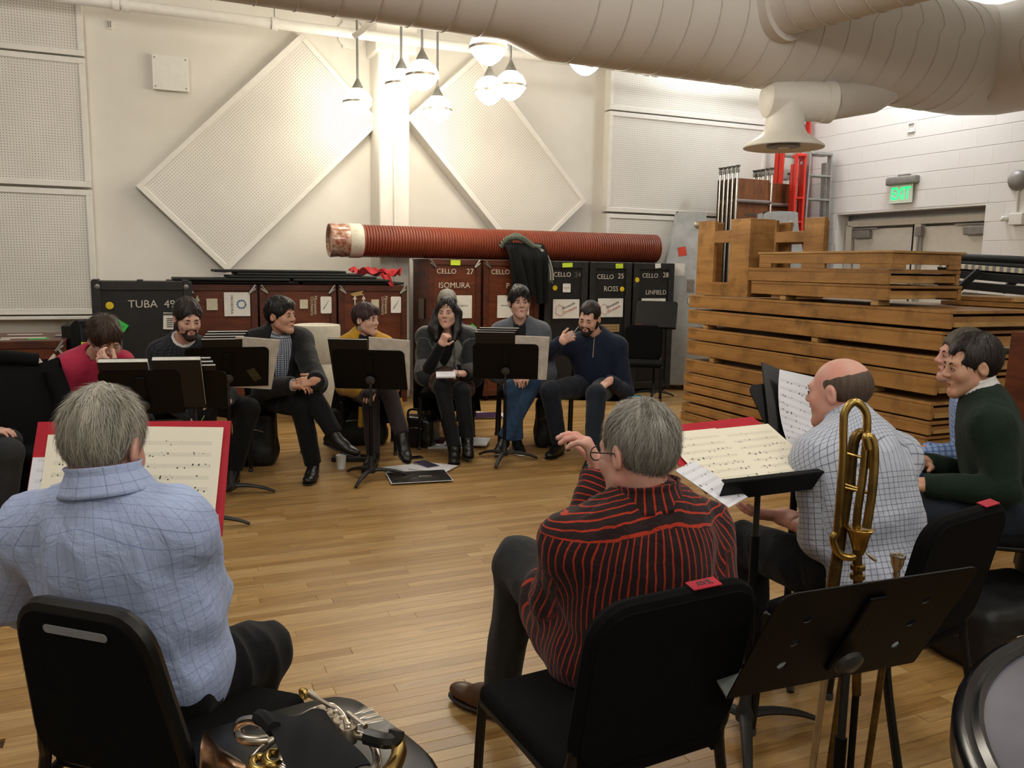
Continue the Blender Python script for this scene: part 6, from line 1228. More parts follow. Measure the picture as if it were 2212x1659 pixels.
c['garment']('cloak', c['torso']() + [cone(c['shA'], c['elA'], 0.056, 0.066, 0.04, tag='uA'), cone(c['shB'], c['elB'], 0.056, 0.062, 0.04, tag='uB')], 0.022, plaid, 0.012, [cone(c['neck'] + c['fr'] * 0.16, c['hip'] + c['fr'] * 0.26, 0.10, 0.07, 0.01, 's'), cone(c['neck'] + c['fr'] * 0.02, c['head'], 0.085, 0.08, 0.01, 's')], 1.0)
for s in (-1, 1):
    c_ = c
    MB().grid(lambda u, v, s=s: c_['neck'] + c_['lat'] * s * (0.065 + 0.09 * u + 0.02 * v) + c_['fr'] * (0.06 + 0.09 * v - 0.03 * u + 0.02 * math.sin(5 * v)) - c_['sp'] * (-0.02 + 0.26 * v + 0.02 * u), 10, 16, 0.008).build('cloak_lapel', plaid, c['o'], 'all', None)
P = [cone(Q(966, 6.9, 0.56), Q(952, 6.55, 0.57), 0.13, 0.10, 0.05), cone(Q(966, 6.9, 0.54), Q(1002, 6.55, 0.53), 0.13, 0.10, 0.05), half(Q(966, 6.58, 0.5), (0, -1, 0))]; V, F = sdf_mesh(P, 0.012); mesh_obj('skirt', folds(V, F, 0.008), F, floral, c['o'], 'all')
hb = c['hb']
for s in (-1, 1): hb('earring', MB(c['H']).lathe([(0.001, 0.006), (0.005, 0), (0.001, -0.014)], 8, T4((s * 0.080, 0.012, -0.05))), M_chrome)
P10 = c; pen('pencil held upright by the woman in the plaid cloak', J(992, 815, 6.42), J(984, 785, 6.42))
nb = sheet('notebook', 'small open notebook on the lap of the woman in the plaid cloak', 'notebook', TX(J(963, 811, 6.42), (1, 0.1, 0.02), (0, 1, 0.25)), 0, 0, 0.15, 0.11, M_plain, 0.012, 0.0)
# ---- man in the grey blazer
c = person('young man in a grey blazer and blue jeans speaking', hip=Q(1130, 7.08, 0.54), neck=J(1124, 700, 7.02), head=J(1122, 655, 6.95), face=(0.05, -1), hface=(0.18, -1), hpitch=-0.02, hroll=0.03, shA=J(1082, 718, 7.05), shB=J(1166, 718, 7.02),
           elA=J(1072, 806, 6.92), elB=J(1182, 806, 6.9), wrA=J(1108, 818, 6.64), wrB=J(1146, 816, 6.64), knA=Q(1108, 6.58, 0.54), knB=Q(1150, 6.60, 0.58), anA=Q(1116, 6.72, 0.10), anB=Q(1090, 6.66, 0.12), toeA=(0.2, -1), toeB=(-0.25, -1), skin=SK1, top=C_navsh, legs=L_jean, shoe=S_black, extra=dict(sole=S_soleW),
           handA=dict(n=(0, 0, -1), t=(1, 0, 0)), handB=dict(n=(0, 0, -1), t=(-1, 0, 0)), res=0.011, hres=0.005, hs=1.02, neckcut=0.066, hair=dict(strands=(900, 0.05, 0.0024), lift=0.014, flow=(0,0.5,0), m=HM_black, brow=BR_dark, thick=0.020, front=0.060, nape=-0.07, amp=0.008, clump=0.008, lipm=MATS['lip'], add=[ell((0, 0.05, 0.10), (0.065, 0.05, 0.035), k=0.03)]))
jacket(c, C_gbl, 0.074, 0.03, 0.30, lapel=C_gbl); collar(c, C_navsh, 0.064, 0.045, 0.014, 0.6, 0.35); P11 = c
# ---- man in the navy sweater
c = person('bearded man in a navy zip sweater leaning back with a pencil at his lips', hip=Q(1288, 6.94, 0.52), neck=J(1289, 726, 6.86), head=J(1273, 688, 6.76), face=(-0.1, -1), hface=(-0.42, -0.9), hpitch=0.32, hroll=-0.12, shA=J(1228, 742, 6.92), shB=J(1334, 748, 6.80),
           elA=J(1184, 760, 6.80), elB=J(1352, 848, 6.72), wrA=J(1212, 738, 6.62), wrB=J(1318, 822, 6.46), knA=Q(1188, 6.52, 0.53), knB=Q(1288, 6.38, 0.53), anA=Q(1208, 6.60, 0.10), anB=Q(1280, 6.16, 0.10), toeA=(-0.45, -0.9), toeB=(-0.3, -1), skin=SK1, top=C_navy, legs=L_jeand, shoe=S_black,
           handA=dict(d=(0.45, -0.25, 0.30), n=(0.2, 0.9, -0.3), t=(0.2, -0.3, 0.9), curl=(0.8, 1.0, 0.6)), handB=dict(d=(-0.55, -0.35, -0.35), n=(-0.2, 0, -1), t=(-0.6, 0.6, 0), curl=(0.12, 0.25, 0.2), spread=0.25), res=0.011, hres=0.005, girth=1.15, chest=1.1, slim=1.05, hs=1.03, topname='sweater', hair=dict(strands=(800, 0.02, 0.0020), lift=0.004, m=HM_dark, brow=BR_dark, thick=0.009, front=0.070, temples=True, nape=-0.075, side=True, amp=0.003, beard=M_hairm('beard_black', '#0f0b09', '#231915', 0.7, (400, 400, 400))))
collar(c, C_navy, 0.066, 0.055, 0.012, 0.6, 0.3, drop=-0.03); nk, fr_, sp = c['neck'], c['fr'], c['sp']
MB().tube([nk + fr_ * 0.095 + sp * 0.02, nk + fr_ * 0.128 - sp * 0.06, nk + fr_ * 0.150 - sp * 0.14], 0.005, 6).build('zip', M_chrome, c['o'], True)
pen('pencil at the lips of the man in the navy sweater', J(1226, 735, 6.50), J(1252, 703, 6.62), 0.0035); P12 = c
# ---- person behind the woman in the cloak
c = person('grey-haired person in dark clothes sitting behind the woman in the cloak', hip=Q(975, 7.9, 0.52), neck=J(972, 702, 7.75), head=J(966, 660, 7.68), face=(0, -1), hface=(0.25, -1), hpitch=0.4, shA=J(935, 726, 7.78), shB=J(1008, 726, 7.74), elA=J(925, 800, 7.6), elB=J(1020, 800, 7.6), wrA=J(955, 820, 7.35), wrB=J(990, 820, 7.35),
           knA=Q(945, 7.42, 0.52), knB=Q(1000, 7.42, 0.52), anA=Q(940, 7.45, 0.1), anB=Q(1000, 7.45, 0.1), toeA=(0, -1), toeB=(0, -1), skin=SK1, top=M_cloth('jumper_midnight', '#14171f', 0.85), legs=L_black, shoe=S_black, handA=dict(n=(0, 0, -1), t=(1, 0, 0)), handB=dict(n=(0, 0, -1), t=(-1, 0, 0)), res=0.014, hres=0.006, topname='jumper', hair=dict(m=HM_grey2, brow=BR_grey, thick=0.014, front=0.062, nape=-0.08, amp=0.005))
P13 = c
# ---- sitter cut off by the left edge
c = person('person in dark trousers mostly cut off by the left edge of the picture', hip=Q(-150, 4.35, 0.52), neck=J(-150, 800, 4.4), head=J(-140, 705, 4.4), face=(1, -0.1), shA=J(-135, 840, 4.22), shB=J(-165, 840, 4.58), elA=J(-120, 960, 4.2), elB=J(-150, 950, 4.6), wrA=J(-40, 940, 4.25), wrB=J(-40, 940, 4.5), knA=Q(18, 4.25, 0.50), knB=Q(15, 4.5, 0.50), anA=Q(5, 4.25, 0.1), anB=Q(0, 4.5, 0.1), toeA=(1, -0.2), toeB=(1, -0.1), skin=SK1, top=L_grey, legs=L_grey, shoe=S_black, handA=dict(n=(0, 0, -1), t=(0, 1, 0)), handB=dict(n=(0, 0, -1), t=(0, -1, 0)), res=0.014, hres=0.007, hair=dict(m=HM_brown, brow=BR_brown))
P14 = c
# ---- chairs under them
def seat_for(c, label, f, back=0.05): h = c['hip']; f = nrm(A3(f[0], f[1], 0)); return chair(label, h - f * (back - 0.06), f)
c1, f1 = chair_from_back('black chair with a grip slot under the man in the blue checked shirt', (66, 1300), (290, 1338), True); c2, f2 = chair_from_back('black chair with red tape under the man in the striped shirt', (1304, 1324), (1610, 1258)); c3, f3 = chair_from_back('black chair with red tape under the balding man', (1990, 1142), (2176, 1086))
for cc, x, lab in ((c2, 0.06, 'AVR'), (c3, 0.10, None)):
    T = T4(cc.location, cc.rotation_euler.z) @ T4((0, -0.245, 0.66), R=rotx(math.radians(12))); PM[cc.name] = T4(cc.location, cc.rotation_euler.z)
    MB(T).rbox((x, 0.0, 0.205), (0.075, 0.03, 0.004), 0.001, 1).build('tape', M_tape, cc)
    if lab: text(lab, T @ TX((x, 0, 0.2078), (1, 0, 0), (0, 1, 0)), 0.022, M_ink, cc)
seat_for(P4, 'black chair under the man in the green sweater', (-1, 0.12)); seat_for(P6, 'black chair under the man in pink', (0.65, -0.75)); chair('black chair under the bearded man in dark check', Q(400, 5.88, 0), (0.3, -0.95)); chair('black chair under the man in the black blazer', Q(600, 6.18, 0), (0.35, -0.94)); chair('black chair under the woman in yellow', Q(795, 6.68, 0), (0.2, -0.98))
seat_for(P10, 'black chair under the woman in the plaid cloak', (0, -1)); seat_for(P11, 'black chair under the man in the grey blazer', (0.05, -1)); chair('black chair under the man in the navy sweater', P12['hip'] + A3(0.0, 0.03, 0), (-0.12, -1)); seat_for(P13, 'black chair under the person sitting behind the cloaked woman', (0, -1)); seat_for(P14, 'black chair at the left edge under the cut-off sitter', (1, -0.1))
chair('black chair under the man in sky blue check', Q(2130, 4.02, 0), (-1, 0.15)); chair('empty black chair in front of the black cello trunks', Q(1385, 9.35, 0), (-0.15, -1))
# ================================================================ music stands and scores
def score(label, D, cx, cy, w_, h, m_, th=0.006, z=0.003, ang=0.0, cover=None):
    o = sheet('score', label, 'score', D, cx, cy, w_, h, m_, 0.0015, z + th, ang)
    MB(PM[o.name]).rbox((0, 0, -th / 2), (w_ - 0.004, h - 0.004, th), 0.001, 1).build('page_block', M_pages, o)
    if cover is not None: MB(PM[o.name]).rbox((0, 0, -th - 0.001), (w_, h, 0.002), 0.0005, 1).build('back_cover', cover, o)
    return o
# stand of the man in the blue checked shirt
b = J(285, 1040, 2.36); o, D, h = stand('music stand with a red folder in front of the man in the blue checked shirt', (b[0], b[1]), (0.12, -1), b[2] - 0.015, 28, 0.52, 0.33, lip=True)
rf = tag(sheet('red_folder', None, None, D, 0.0, 0.03, 0.545, 0.345, M_folder, 0.003, 0.004), 'open red folder on the stand of the man in the blue checked shirt', 'folder')
score('cream music page, right page of the red folder at the left', D, 0.128, 0.02, 0.245, 0.325, M_page, 0.003, 0.009, -0.02); score('cream music page, left page of the red folder at the left', D, -0.115, 0.0, 0.24, 0.325, M_page, 0.003, 0.009, 0.01)
sheet('loose_sheet', 'white printed sheet tucked under the left page of the left red folder', 'sheet', D, -0.16, -0.045, 0.22, 0.28, M_pagew, 0.001, 0.0085)
sheet('loose_sheet', 'white sheet hanging below the ledge beside the man in blue check', 'sheet', TX(J(428, 1215, 2.2), (1, 0.1, 0), (0.1, 0.3, 1)), 0, 0, 0.1, 0.26, M_plain, 0.001, 0.0)
# flat stand with the second red folder
c0 = J(1588, 980, 2.62); o, D, h = stand('nearly flat music stand with a red folder beside the balding man', (c0[0] + 0.02, c0[1]), (0.42, -0.9), c0[2] - 0.02, 66, 0.46, 0.32)
D2 = D @ T4((0, 0, 0), 0.0)
sheet('red_folder', 'red folder under open music on the flat stand', 'folder', D, -0.03, 0.05, 0.46, 0.34, M_folder, 0.003, 0.004, 0.04)
score('open cream music page on the flat stand, left page', D, -0.12, 0.015, 0.225, 0.31, M_page, 0.003, 0.009, 0.02); score('open cream music page on the flat stand, right page', D, 0.105, 0.015, 0.225, 0.31, M_page, 0.003, 0.009, 0.02)
sheet('loose_sheet', 'white leaflet hanging off the left corner of the flat stand', 'sheet', D, -0.22, -0.10, 0.10, 0.2, M_pagew, 0.002, 0.016, 0.35)
# upright stand turned to the balding man
c0 = J(1700, 900, 3.1); o, D, h = stand('music stand turned toward the balding man with a curling white part', (c0[0], c0[1]), (0.55, -0.80), c0[2], 35, 0.34, 0.30)
D = D @ T4((0, 0, 0), -0.45)
sheet('music_part', 'white music part curling on the stand turned toward the balding man', 'sheet', D, 0.01, -0.01, 0.20, 0.34, M_pagew, 0.001, 0.02, 0.0, 0.05); sheet('folder', 'black folder behind the curling white music part', 'folder', D, -0.02, 0.02, 0.24, 0.35, M_cover, 0.006, 0.005)
# near stand seen from behind at the lower right
c0 = J(1868, 1378, 1.66); xd = A3(math.cos(0.36), math.sin(0.36), 0); o, D, h = stand('black music stand seen from behind in the lower right corner', (c0[0], c0[1]), (-math.sin(0.36), math.cos(0.36)), c0[2], 28, 0.52, 0.33, True)
# stands of the far row (seen from behind)
def far_stand(label, px, py, Y, m_, tilt, w_, h, basepx=None): c0 = J(px, py, Y); return stand(label, (c0[0], c0[1]), m_, c0[2], tilt, w_, h)
o, D, h = far_stand('music stand full of dark scores between the man in pink and the camera', 305, 850, 4.35, (-0.25, 1), 32, 0.40, 0.30); D9 = D
score('thick black score at the left of the stand before the man in pink', D, 0.07, 0.04, 0.24, 0.33, M_cover, 0.03, 0.004, 0.0, M_cover); score('thick black score at the right of the stand before the man in pink', D, -0.19, 0.05, 0.24, 0.33, M_cover, 0.03, 0.004, 0.0, M_cover)
o, D, h = far_stand('second desk of dark scores just right of the stand before the man in pink', 420, 845, 4.5, (-0.35, 1), 36, 0.34, 0.28)
for k in range(3): score('black score on the second desk of dark scores, %s of three' % ('back', 'middle', 'front')[k], D, 0.0 + 0.012 * k, 0.03 + 0.012 * k, 0.23, 0.30, M_cover, 0.012, 0.004 + 0.016 * k, 0.0, M_cover)
o, D, h = far_stand('music stand stacked with scores in front of the bearded man', 492, 795, 5.2, (-0.35, 0.95), 30, 0.50, 0.31)
for k in range(4): score('black-backed score in front of the bearded man, number %s from the desk' % ('one', 'two', 'three', 'four')[k], D, 0.03 - 0.012 * k, 0.055 + 0.008 * k, 0.24, 0.32, M_cover, 0.012, 0.004 + 0.016 * k, 0.0, M_cover)
score('large pale score sticking out to the right in front of the bearded man', D, -0.16, 0.02, 0.27, 0.40, M_part, 0.004, 0.004, 0.12)
sheet('stand_label', 'worn label on the back of the stand before the bearded man', 'label', D @ M4(roty(math.pi)), 0.16, -0.06, 0.05, 0.10, mat('worn_sticker', '#4a452c', 0.6, var=0.4, scale=60), 0.0008, 0.003, 0.5)
o, D, h = far_stand('music stand with a tall black score in front of the woman in yellow', 797, 800, 5.68, (0.05, 1), 26, 0.50, 0.32)
score('tall black score on the stand before the woman in yellow', D, 0.13, 0.04, 0.27, 0.40, M_cover, 0.012, 0.004, 0.0, M_cover); s_ = score('tall pale score on the stand before the woman in yellow', D, -0.14, 0.05, 0.28, 0.40, M_part, 0.006, 0.004, 0.08)
text('M. Purrington', PM[s_.name] @ M4(roty(math.pi)) @ T4((0, 0.10, 0.0085)), 0.018, M_ink, s_)
o, D, h = far_stand('music stand piled with scores before the cloaked woman and grey blazer man', 1092, 782, 6.3, (0.0, 1), 24, 0.50, 0.31)
for k in range(3): score('score in the pile before the man in the grey blazer, %s of the pile' % ('back', 'middle', 'front')[k], D, 0.08 - 0.015 * k, 0.085 + 0.01 * k, 0.30, 0.33, M_cover, 0.012, 0.004 + 0.016 * k, 0.0, M_cover)
s_ = score('tall pale score at the right of the stand before the man in the grey blazer', D, -0.19, 0.03, 0.27, 0.38, M_part, 0.006, 0.004, 0.03); text('M. Purrington', PM[s_.name] @ M4(roty(math.pi)) @ T4((0, 0.08, 0.0085)), 0.02, M_ink, s_)
far_stand('empty music stand in front of the last black cello trunk', 1418, 680, 9.75, (-0.3, -1), 22, 0.48, 0.34)
# ================================================================ things on the floor
def floor_score(label, px, py, w_, h, m_, ang, z=0.001, th=0.006): p = ZP(px, py, 0); return score(label, T4((p[0], p[1], 0)), 0, 0, w_, h, m_, th, z, ang)
t = NT('cover_art').set(0.3, 0, 0.5); f = t.noise(t.coord('Object', (3, 9, 1)), 2.0, 5, 0.6, 1.5); t.col(t.ramp(f, [(0.45, srgb('#14171a')), (0.58, srgb('#3a3532')), (0.68, srgb('#a08a68')), (0.8, srgb('#d8cdb6'))])); M_art = t.m
s_ = floor_score('dark glossy score cover on top of the papers on the floor', 905, 1034, 0.42, 0.30, M_art, 0.28, 0.012); sheet('cover_border', None, None, PM[s_.name], 0, 0, 0.435, 0.315, M_plain, 0.001, -0.004, 0.0, 0, s_); text('SIMON', PM[s_.name] @ T4((0.04, -0.02, 0.004)), 0.03, M_stencil, s_)
floor_score('white score on the floor under the dark cover, fanned to the left', 880, 1015, 0.34, 0.26, M_plain, 0.55, 0.001); floor_score('white sheet with dark stripe on the floor behind the dark cover', 935, 1013, 0.30, 0.24, M_plain, -0.35, 0.008); floor_score('narrow dark program lying across the papers on the floor', 920, 1008, 0.10, 0.22, mat('cover_indigo', '#2a2440', 0.4), 0.65, 0.016)
M_maroon = mat('cover_maroon', '#3e2026', 0.4); M_violet = mat('cover_violet', '#3b2746', 0.4)
for k, (px, py, a, m_, lb) in enumerate(((970, 962, 0.1, M_plain, 'bottom white score of the pile under the cloaked woman'), (968, 958, 0.05, M_maroon, 'maroon score on the pile under the cloaked woman'), (1010, 962, -0.1, M_plain, 'white score poking out right under the cloaked woman'))): floor_score(lb, px, py, 0.36, 0.28, m_, a, 0.001 + 0.014 * k, 0.012)
floor_score('violet covered score on the floor behind the chair legs', 1045, 900, 0.34, 0.30, M_violet, 0.2, 0.01); floor_score('white sheets on the floor under the violet score', 1062, 898, 0.36, 0.30, M_plain, -0.15, 0.001)
cp = ZP(737, 1012, 0); o = thing('paper_cup', 'white paper cup on the floor by the black blazer man', 'cup', cp, 0); MB(TT(o)).lathe([(0.0, 0.004), (0.028, 0.004), (0.028, 0.0), (0.03, 0.0), (0.039, 0.10), (0.036, 0.10), (0.027, 0.01), (0, 0.01)], 24, caps=False).build('body', mat('cup_paper', '#dedcd6', 0.6, var=0.02), o, True); MB(TT(o)).tube([(0.0385 * math.cos(a), 0.0385 * math.sin(a), 0.10) for a in np.linspace(0, 6.283, 25)[:-1]], 0.0022, 6, True).build('rim', MATS['cup_paper'], o, True)
p = ZP(893, 990, 0); o = thing('phone', 'black phone lying on the floor by the papers', 'phone', p, 0.5); MB(TT(o)).rbox((0, 0, 0.005), (0.15, 0.075, 0.009), 0.004, 2).build('body', S_black, o); MB(TT(o)).box((0, 0, 0.0098), (0.135, 0.068, 0.0006)).build('screen', mat('phone_glass', '#1c1210', 0.1), o)
def soft_bag(name, label, px, py, w_, d, h, m_, rz=0.0, handle=True, seed=1.0, sag=0.25):
    p = ZP(px, py, 0); o = thing(name, label, 'bag', p, rz); T = TT(o); P = [rbx((0, 0, h * 0.45), (w_ / 2 - 0.05, d / 2 - 0.04, h * 0.45 - 0.05), 0.05, k=0.03), ell((0, 0, h * 0.25), (w_ * 0.55, d * 0.55, h * 0.28), k=0.05), half((0, 0, 0.003), (0, 0, -1))]
    V, F = sdf_mesh(P, 0.014); V = folds(V, F, 0.012, 8, (1, 1, 1), seed); V[:, 2] = np.maximum(V[:, 2], 0.002); mesh_obj('body', ap(T, V), F, m_, o, 'all')
    if handle: MB(T).tube(spline([(-w_ * 0.25, -d * 0.3, h * 0.8), (-w_ * 0.2, -d * 0.42, h * 1.1), (w_ * 0.1, -d * 0.45, h * 1.12), (w_ * 0.25, -d * 0.35, h * 0.78)]), 0.010, 8).build('handle', m_, o, True)
    MB(T).tube(spline([(-w_ * 0.32, -d * 0.50, h * 0.55), (0, -d * 0.60, h * 0.62), (w_ * 0.32, -d * 0.50, h * 0.55)]), 0.005, 6).build('zip', M_clamp, o, True)
    return o
M_bag = mat('bag_black', '#131313', 0.55, bump=0.3, bscale=50); M_leath = mat('bag_leather', '#151414', 0.3, 0, 0.5)
soft_bag('backpack', 'black backpack on the floor between the bearded man and the black blazer man', 553, 1000, 0.30, 0.26, 0.46, M_bag, 0.2, True, 1.3); soft_bag('handbag', 'black leather handbag on the floor right of the woman in yellow', 905, 962, 0.30, 0.2, 0.28, M_leath, -0.2, True, 2.1); soft_bag('instrument_bag', 'black bag and coat heaped behind the woman in yellow', 775, 955, 0.46, 0.3, 0.36, M_bag, 0.1, False, 3.7)
soft_bag('backpack', 'dark upright bag on the floor between the grey blazer man and the navy sweater man', 1178, 962, 0.17, 0.25, 0.44, M_bag, 0.0, True, 4.4); soft_bag('shoulder_bag', 'small black bag on the floor behind the cloaked woman', 940, 905, 0.30, 0.22, 0.22, M_bag, 0.4, True, 5.2); soft_bag('duffel_bag', 'black coat and bag heaped on the floor at the right edge', 2150, 1400, 0.55, 0.4, 0.28, M_bag, 0.3, False, 6.1)
tl = sheet('blue_folder', 'bright turquoise folder on the floor behind the navy sweater man', 'folder', T4(ZP(1365, 858, 0)), 0, 0, 0.30, 0.22, mat('turquoise_card', '#2f9db0', 0.5), 0.004, 0.001, 0.3)
p = ZP(760, 995, 0); fp = tag(MB(T4(p, 0.1)).rbox((0, 0, 0.02), (0.30, 0.10, 0.04), 0.008, 2).build('footrest', M_black), 'low black box on the floor behind the paper cup', 'box')
# coats over chair backs
def draped(label, loc, f, w_, zt, zb, m_, seed=0.0, name='draped_coat', depth=0.10):
    f = nrm(A3(f[0], f[1], 0)); o = thing(name, label, 'coat', (loc[0], loc[1], 0), math.atan2(-f[0], f[1])); T = TT(o)
    def fn(u, v):
        a = (v - 0.35) * 2.0; x = (u - .5) * w_ * (1 + 0.18 * abs(v - .35)); yy = depth * math.tanh(-a * 2.2); z = zt - (zt - zb) * min(1, abs(a) / 1.3) ** 1.1
        return (x + 0.02 * math.sin(8 * v + seed), yy - 0.022 * math.sin(11 * u + seed + 3 * v) * min(1, abs(a) * 1.5), z + 0.035 * math.sin(6 * u + seed) * (1 - min(1, abs(a))))
    MB(T).grid(fn, 26, 34, 0.014).build('drape', m_, o, True)
    if name == 'frayed_cloth': return o
    MB(T).tube(spline([(w_ * 0.42, -depth * 0.9, zt - 0.06), (w_ * 0.50, -depth * 1.1, zt - 0.25), (w_ * 0.46, -depth * 1.2, zt - 0.48)]), 0.055, 10).build('sleeve', m_, o, True)
    MB(T).tube(spline([(-w_ * 0.3, 0, zt - 0.01), (0, -0.02, zt + 0.015), (w_ * 0.3, 0, zt - 0.01)]), 0.04, 10).build('collar', m_, o, True); return o
cl = J(15, 900, 4.5); chair('black chair at the left edge under the draped black coat', cl, (0.5, -0.85)); draped('black coat thrown over the chair at the left edge', cl + nrm(A3(-0.5, 0.85, 0)) * 0.27, (-0.5, 0.85), 0.56, 0.93, 0.12, M_coat, 0.5)
cl2 = Q(100, 5.35, 0); draped('white frayed cloth hanging over the chair behind the man in pink', Q(112, 5.28, 0), (-0.65, 0.75), 0.16, 0.88, 0.45, mat('cloth_white', '#c9c1b2', 0.9, bump=0.3), 1.0, 'frayed_cloth', 0.03)
h4 = P4['hip']; draped('black jacket with a pale zip over the chair of the man in green', h4 + A3(0.30, -0.02, 0), (1, -0.12), 0.50, 0.90, 0.20, M_bag, 2.0)
draped('dark coat over the chair of the woman in yellow', P9['hip'] + A3(-0.04, 0.30, 0), (0, 1), 0.5, 0.86, 0.2, M_coat, 3.0); draped('dark coat over the chair of the cloaked woman', P10['hip'] + A3(0, 0.31, 0), (0, 1), 0.52, 0.87, 0.25, M_coat, 4.0)
# ================================================================ trombone on its stand
M_brass = mat('brass', '#c4a55e', 0.3, 1.0, var=0.25, scale=14); M_brassd = mat('brass_worn', '#80683c', 0.35, 0.9, var=0.3, scale=20); M_silv = mat('silver_plate', '#d2c9bb', 0.28, 1.0, var=0.12)
YT = 2.12; tp = lambda px, py, dy=0.0: J(px, py, YT + dy)
o = thing('trombone', 'brass trombone standing upright in front of the balding man', 'trombone', tp(1845, 1300) * A3(1, 1, 0), 0)
MB().tube(spline([tp(1808, 1150), tp(1820, 1000), tp(1822, 920), tp(1826, 888), tp(1846, 868), tp(1868, 886), tp(1873, 920), tp(1866, 1010), tp(1852, 1110), tp(1850, 1150)], 6), 0.0105, 12).build('tuning_slide', M_brass, o, True)
MB().tube(spline([tp(1808, 1150), tp(1800, 1165), tp(1812, 1195), tp(1838, 1204), tp(1860, 1190), tp(1872, 1150)], 6), 0.0105, 12).build('neckpipe_bow', M_brass, o, True)
MB().tube(spline([tp(1835, 1060, .03), tp(1840, 990, .03), tp(1846, 950, .03), tp(1858, 936, .03), tp(1872, 945, .03), tp(1876, 970, .03), tp(1874, 1010, .03)], 6), 0.014, 12).build('valve_wrap', M_brassd, o, True)
MB().tube(spline([tp(1876, 970, -.02), tp(1872, 944, -.02), tp(1884, 950, -.02), tp(1889, 985, -.02), tp(1884, 1060, -.02), tp(1872, 1140, -.02)], 6), 0.0115, 12).build('valve_tube', M_brass, o, True)
MB().tube([tp(1838, 1020, .03), tp(1800, 1260, .03), tp(1780, 1400, .03)], [0.013, 0.017, 0.022], 14).build('bell_pipe', M_brassd, o, True)
MB().tube([tp(1850, 1150), tp(1853, 1240), tp(1850, 1500)], 0.012, 12).build('slide_receiver', M_brassd, o, True)
MB().lathe([(0.016, -0.03), (0.022, -0.01), (0.030, 0.015), (0.037, 0.026), (0.034, 0.028), (0.0, 0.026)], 20, T4(tp(1856, 1162))).build('valve_cap', M_brass, o, True)
for a_, b_ in (((1815, 975), (1868, 990)), ((1812, 1050), (1880, 1066)), ((1822, 1045), (1868, 1060))): MB().tube([tp(*a_), tp(*b_)], 0.004, 8).build('brace', M_brass, o, True)
for q in ((1853, 1225), (1852, 1245)): MB().lathe([(0.014, -0.008), (0.019, -0.006), (0.019, 0.006), (0.014, 0.008)], 16, T4(tp(*q))).build('ferrule', M_brass, o, True)
MB().tube([tp(1872, 1195), tp(1885, 1205), tp(1893, 1212)], [0.003, 0.006, 0.004], 8).build('trigger', M_silv, o, True)
Tm = T4(tp(1937, 1232)); MB(Tm).lathe([(0.006, -0.10), (0.0065, -0.05), (0.009, -0.03), (0.0075, -0.02), (0.010, -0.01), (0.008, -0.004), (0.011, 0.006), (0.0165, 0.018), (0.0165, 0.030), (0.019, 0.033), (0.0205, 0.040), (0.019, 0.044), (0.013, 0.042), (0.010, 0.02), (0.0, 0.012)], 24, caps=False).build('mouthpiece', M_silv, o, True)
for x0_, x1_, m_ in ((1790, 1770, M_silv), (1828, 1815, M_brassd), (1912, 1885, M_brassd)): a_ = tp(x0_, 1400); MB().tube([a_, A3(a_[0] - 0.02, a_[1] + 0.02, 0.02)], 0.0095, 12).build('slide_tube', m_, o, True)
MB().tube([tp(1790, 1360), tp(1850, 1350), tp(1937, 1345)], 0.006, 8).build('slide_brace', M_silv, o, True)
a_ = tp(1855, 1420); MB().tube([a_ * A3(1, 1, 0) + A3(0, 0, 0.05), a_], 0.010, 8).build('stand_post', M_std, o, True)
for k in range(3): an = 0.4 + k * 2.094; MB().tube([a_ * A3(1, 1, 0) + A3(0, 0, 0.12), a_ * A3(1, 1, 0) + A3(0.22 * math.cos(an), 0.22 * math.sin(an), 0.01)], 0.009, 8).build('stand_leg', M_std, o, True)
# ================================================================ french horn on a chair at the bottom edge
hs_c = Q(640, 1.22, 0); chf = nrm(A3(0.6, 0.8, 0)); hc = thing('vinyl_chair', 'black vinyl chair carrying the horn at the bottom edge', 'chair', (hs_c[0], hs_c[1], 0), 0.0); SZ = 0.47
pl = [ZP(378, 1600, SZ), ZP(560, 1548, SZ), ZP(690, 1514, SZ), ZP(748, 1510, SZ), ZP(805, 1535, SZ), ZP(950, 1665, SZ), ZP(900, 1860, SZ), ZP(560, 1900, SZ), ZP(400, 1800, SZ)]
cx = np.mean(pl, 0); pth = spline(pl + [pl[0]], 6)[:-1]
V = np.concatenate([pth + A3(0, 0, -0.05), cx + (pth - cx) * 1.02 + A3(0, 0, -0.025), cx + (pth - cx) * 1.0 + A3(0, 0, 0), cx + (pth - cx) * 0.94 + A3(0, 0, 0.012), cx + (pth - cx) * 0.5 + A3(0, 0, 0.018)]); n_ = len(pth)
F = [(r * n_ + i, r * n_ + (i + 1) % n_, (r + 1) * n_ + (i + 1) % n_, (r + 1) * n_ + i) for r in range(4) for i in range(n_)] + [tuple(range(n_))[::-1], tuple(range(4 * n_, 5 * n_))]
MB().add(V, F).build('seat', M_vinyl, hc, True)
for q in (pl[1], pl[4], pl[6], pl[8]): MB().tube([cx + (q - cx) * 0.85 - A3(0, 0, 0.04), A3(q[0], q[1], 0)], 0.012, 8).build('leg', M_fr, hc, True)
hn = thing('french_horn', 'silver and brass french horn under a black cloth on the vinyl chair', 'french horn', (cx[0], cx[1], SZ), 0); hq = lambda px, py, dz=0.0: ZP(px, py, SZ + 0.06 + dz)
MB().tube(spline([hq(515, 1580), hq(520, 1562, .02), hq(545, 1556, .03), hq(566, 1562, .03)] , 6), 0.011, 12).tube(spline([hq(515, 1580), hq(525, 1596), hq(552, 1600), hq(580, 1598)], 6), 0.011, 12).build('slide_crook', M_silv, hn, True)
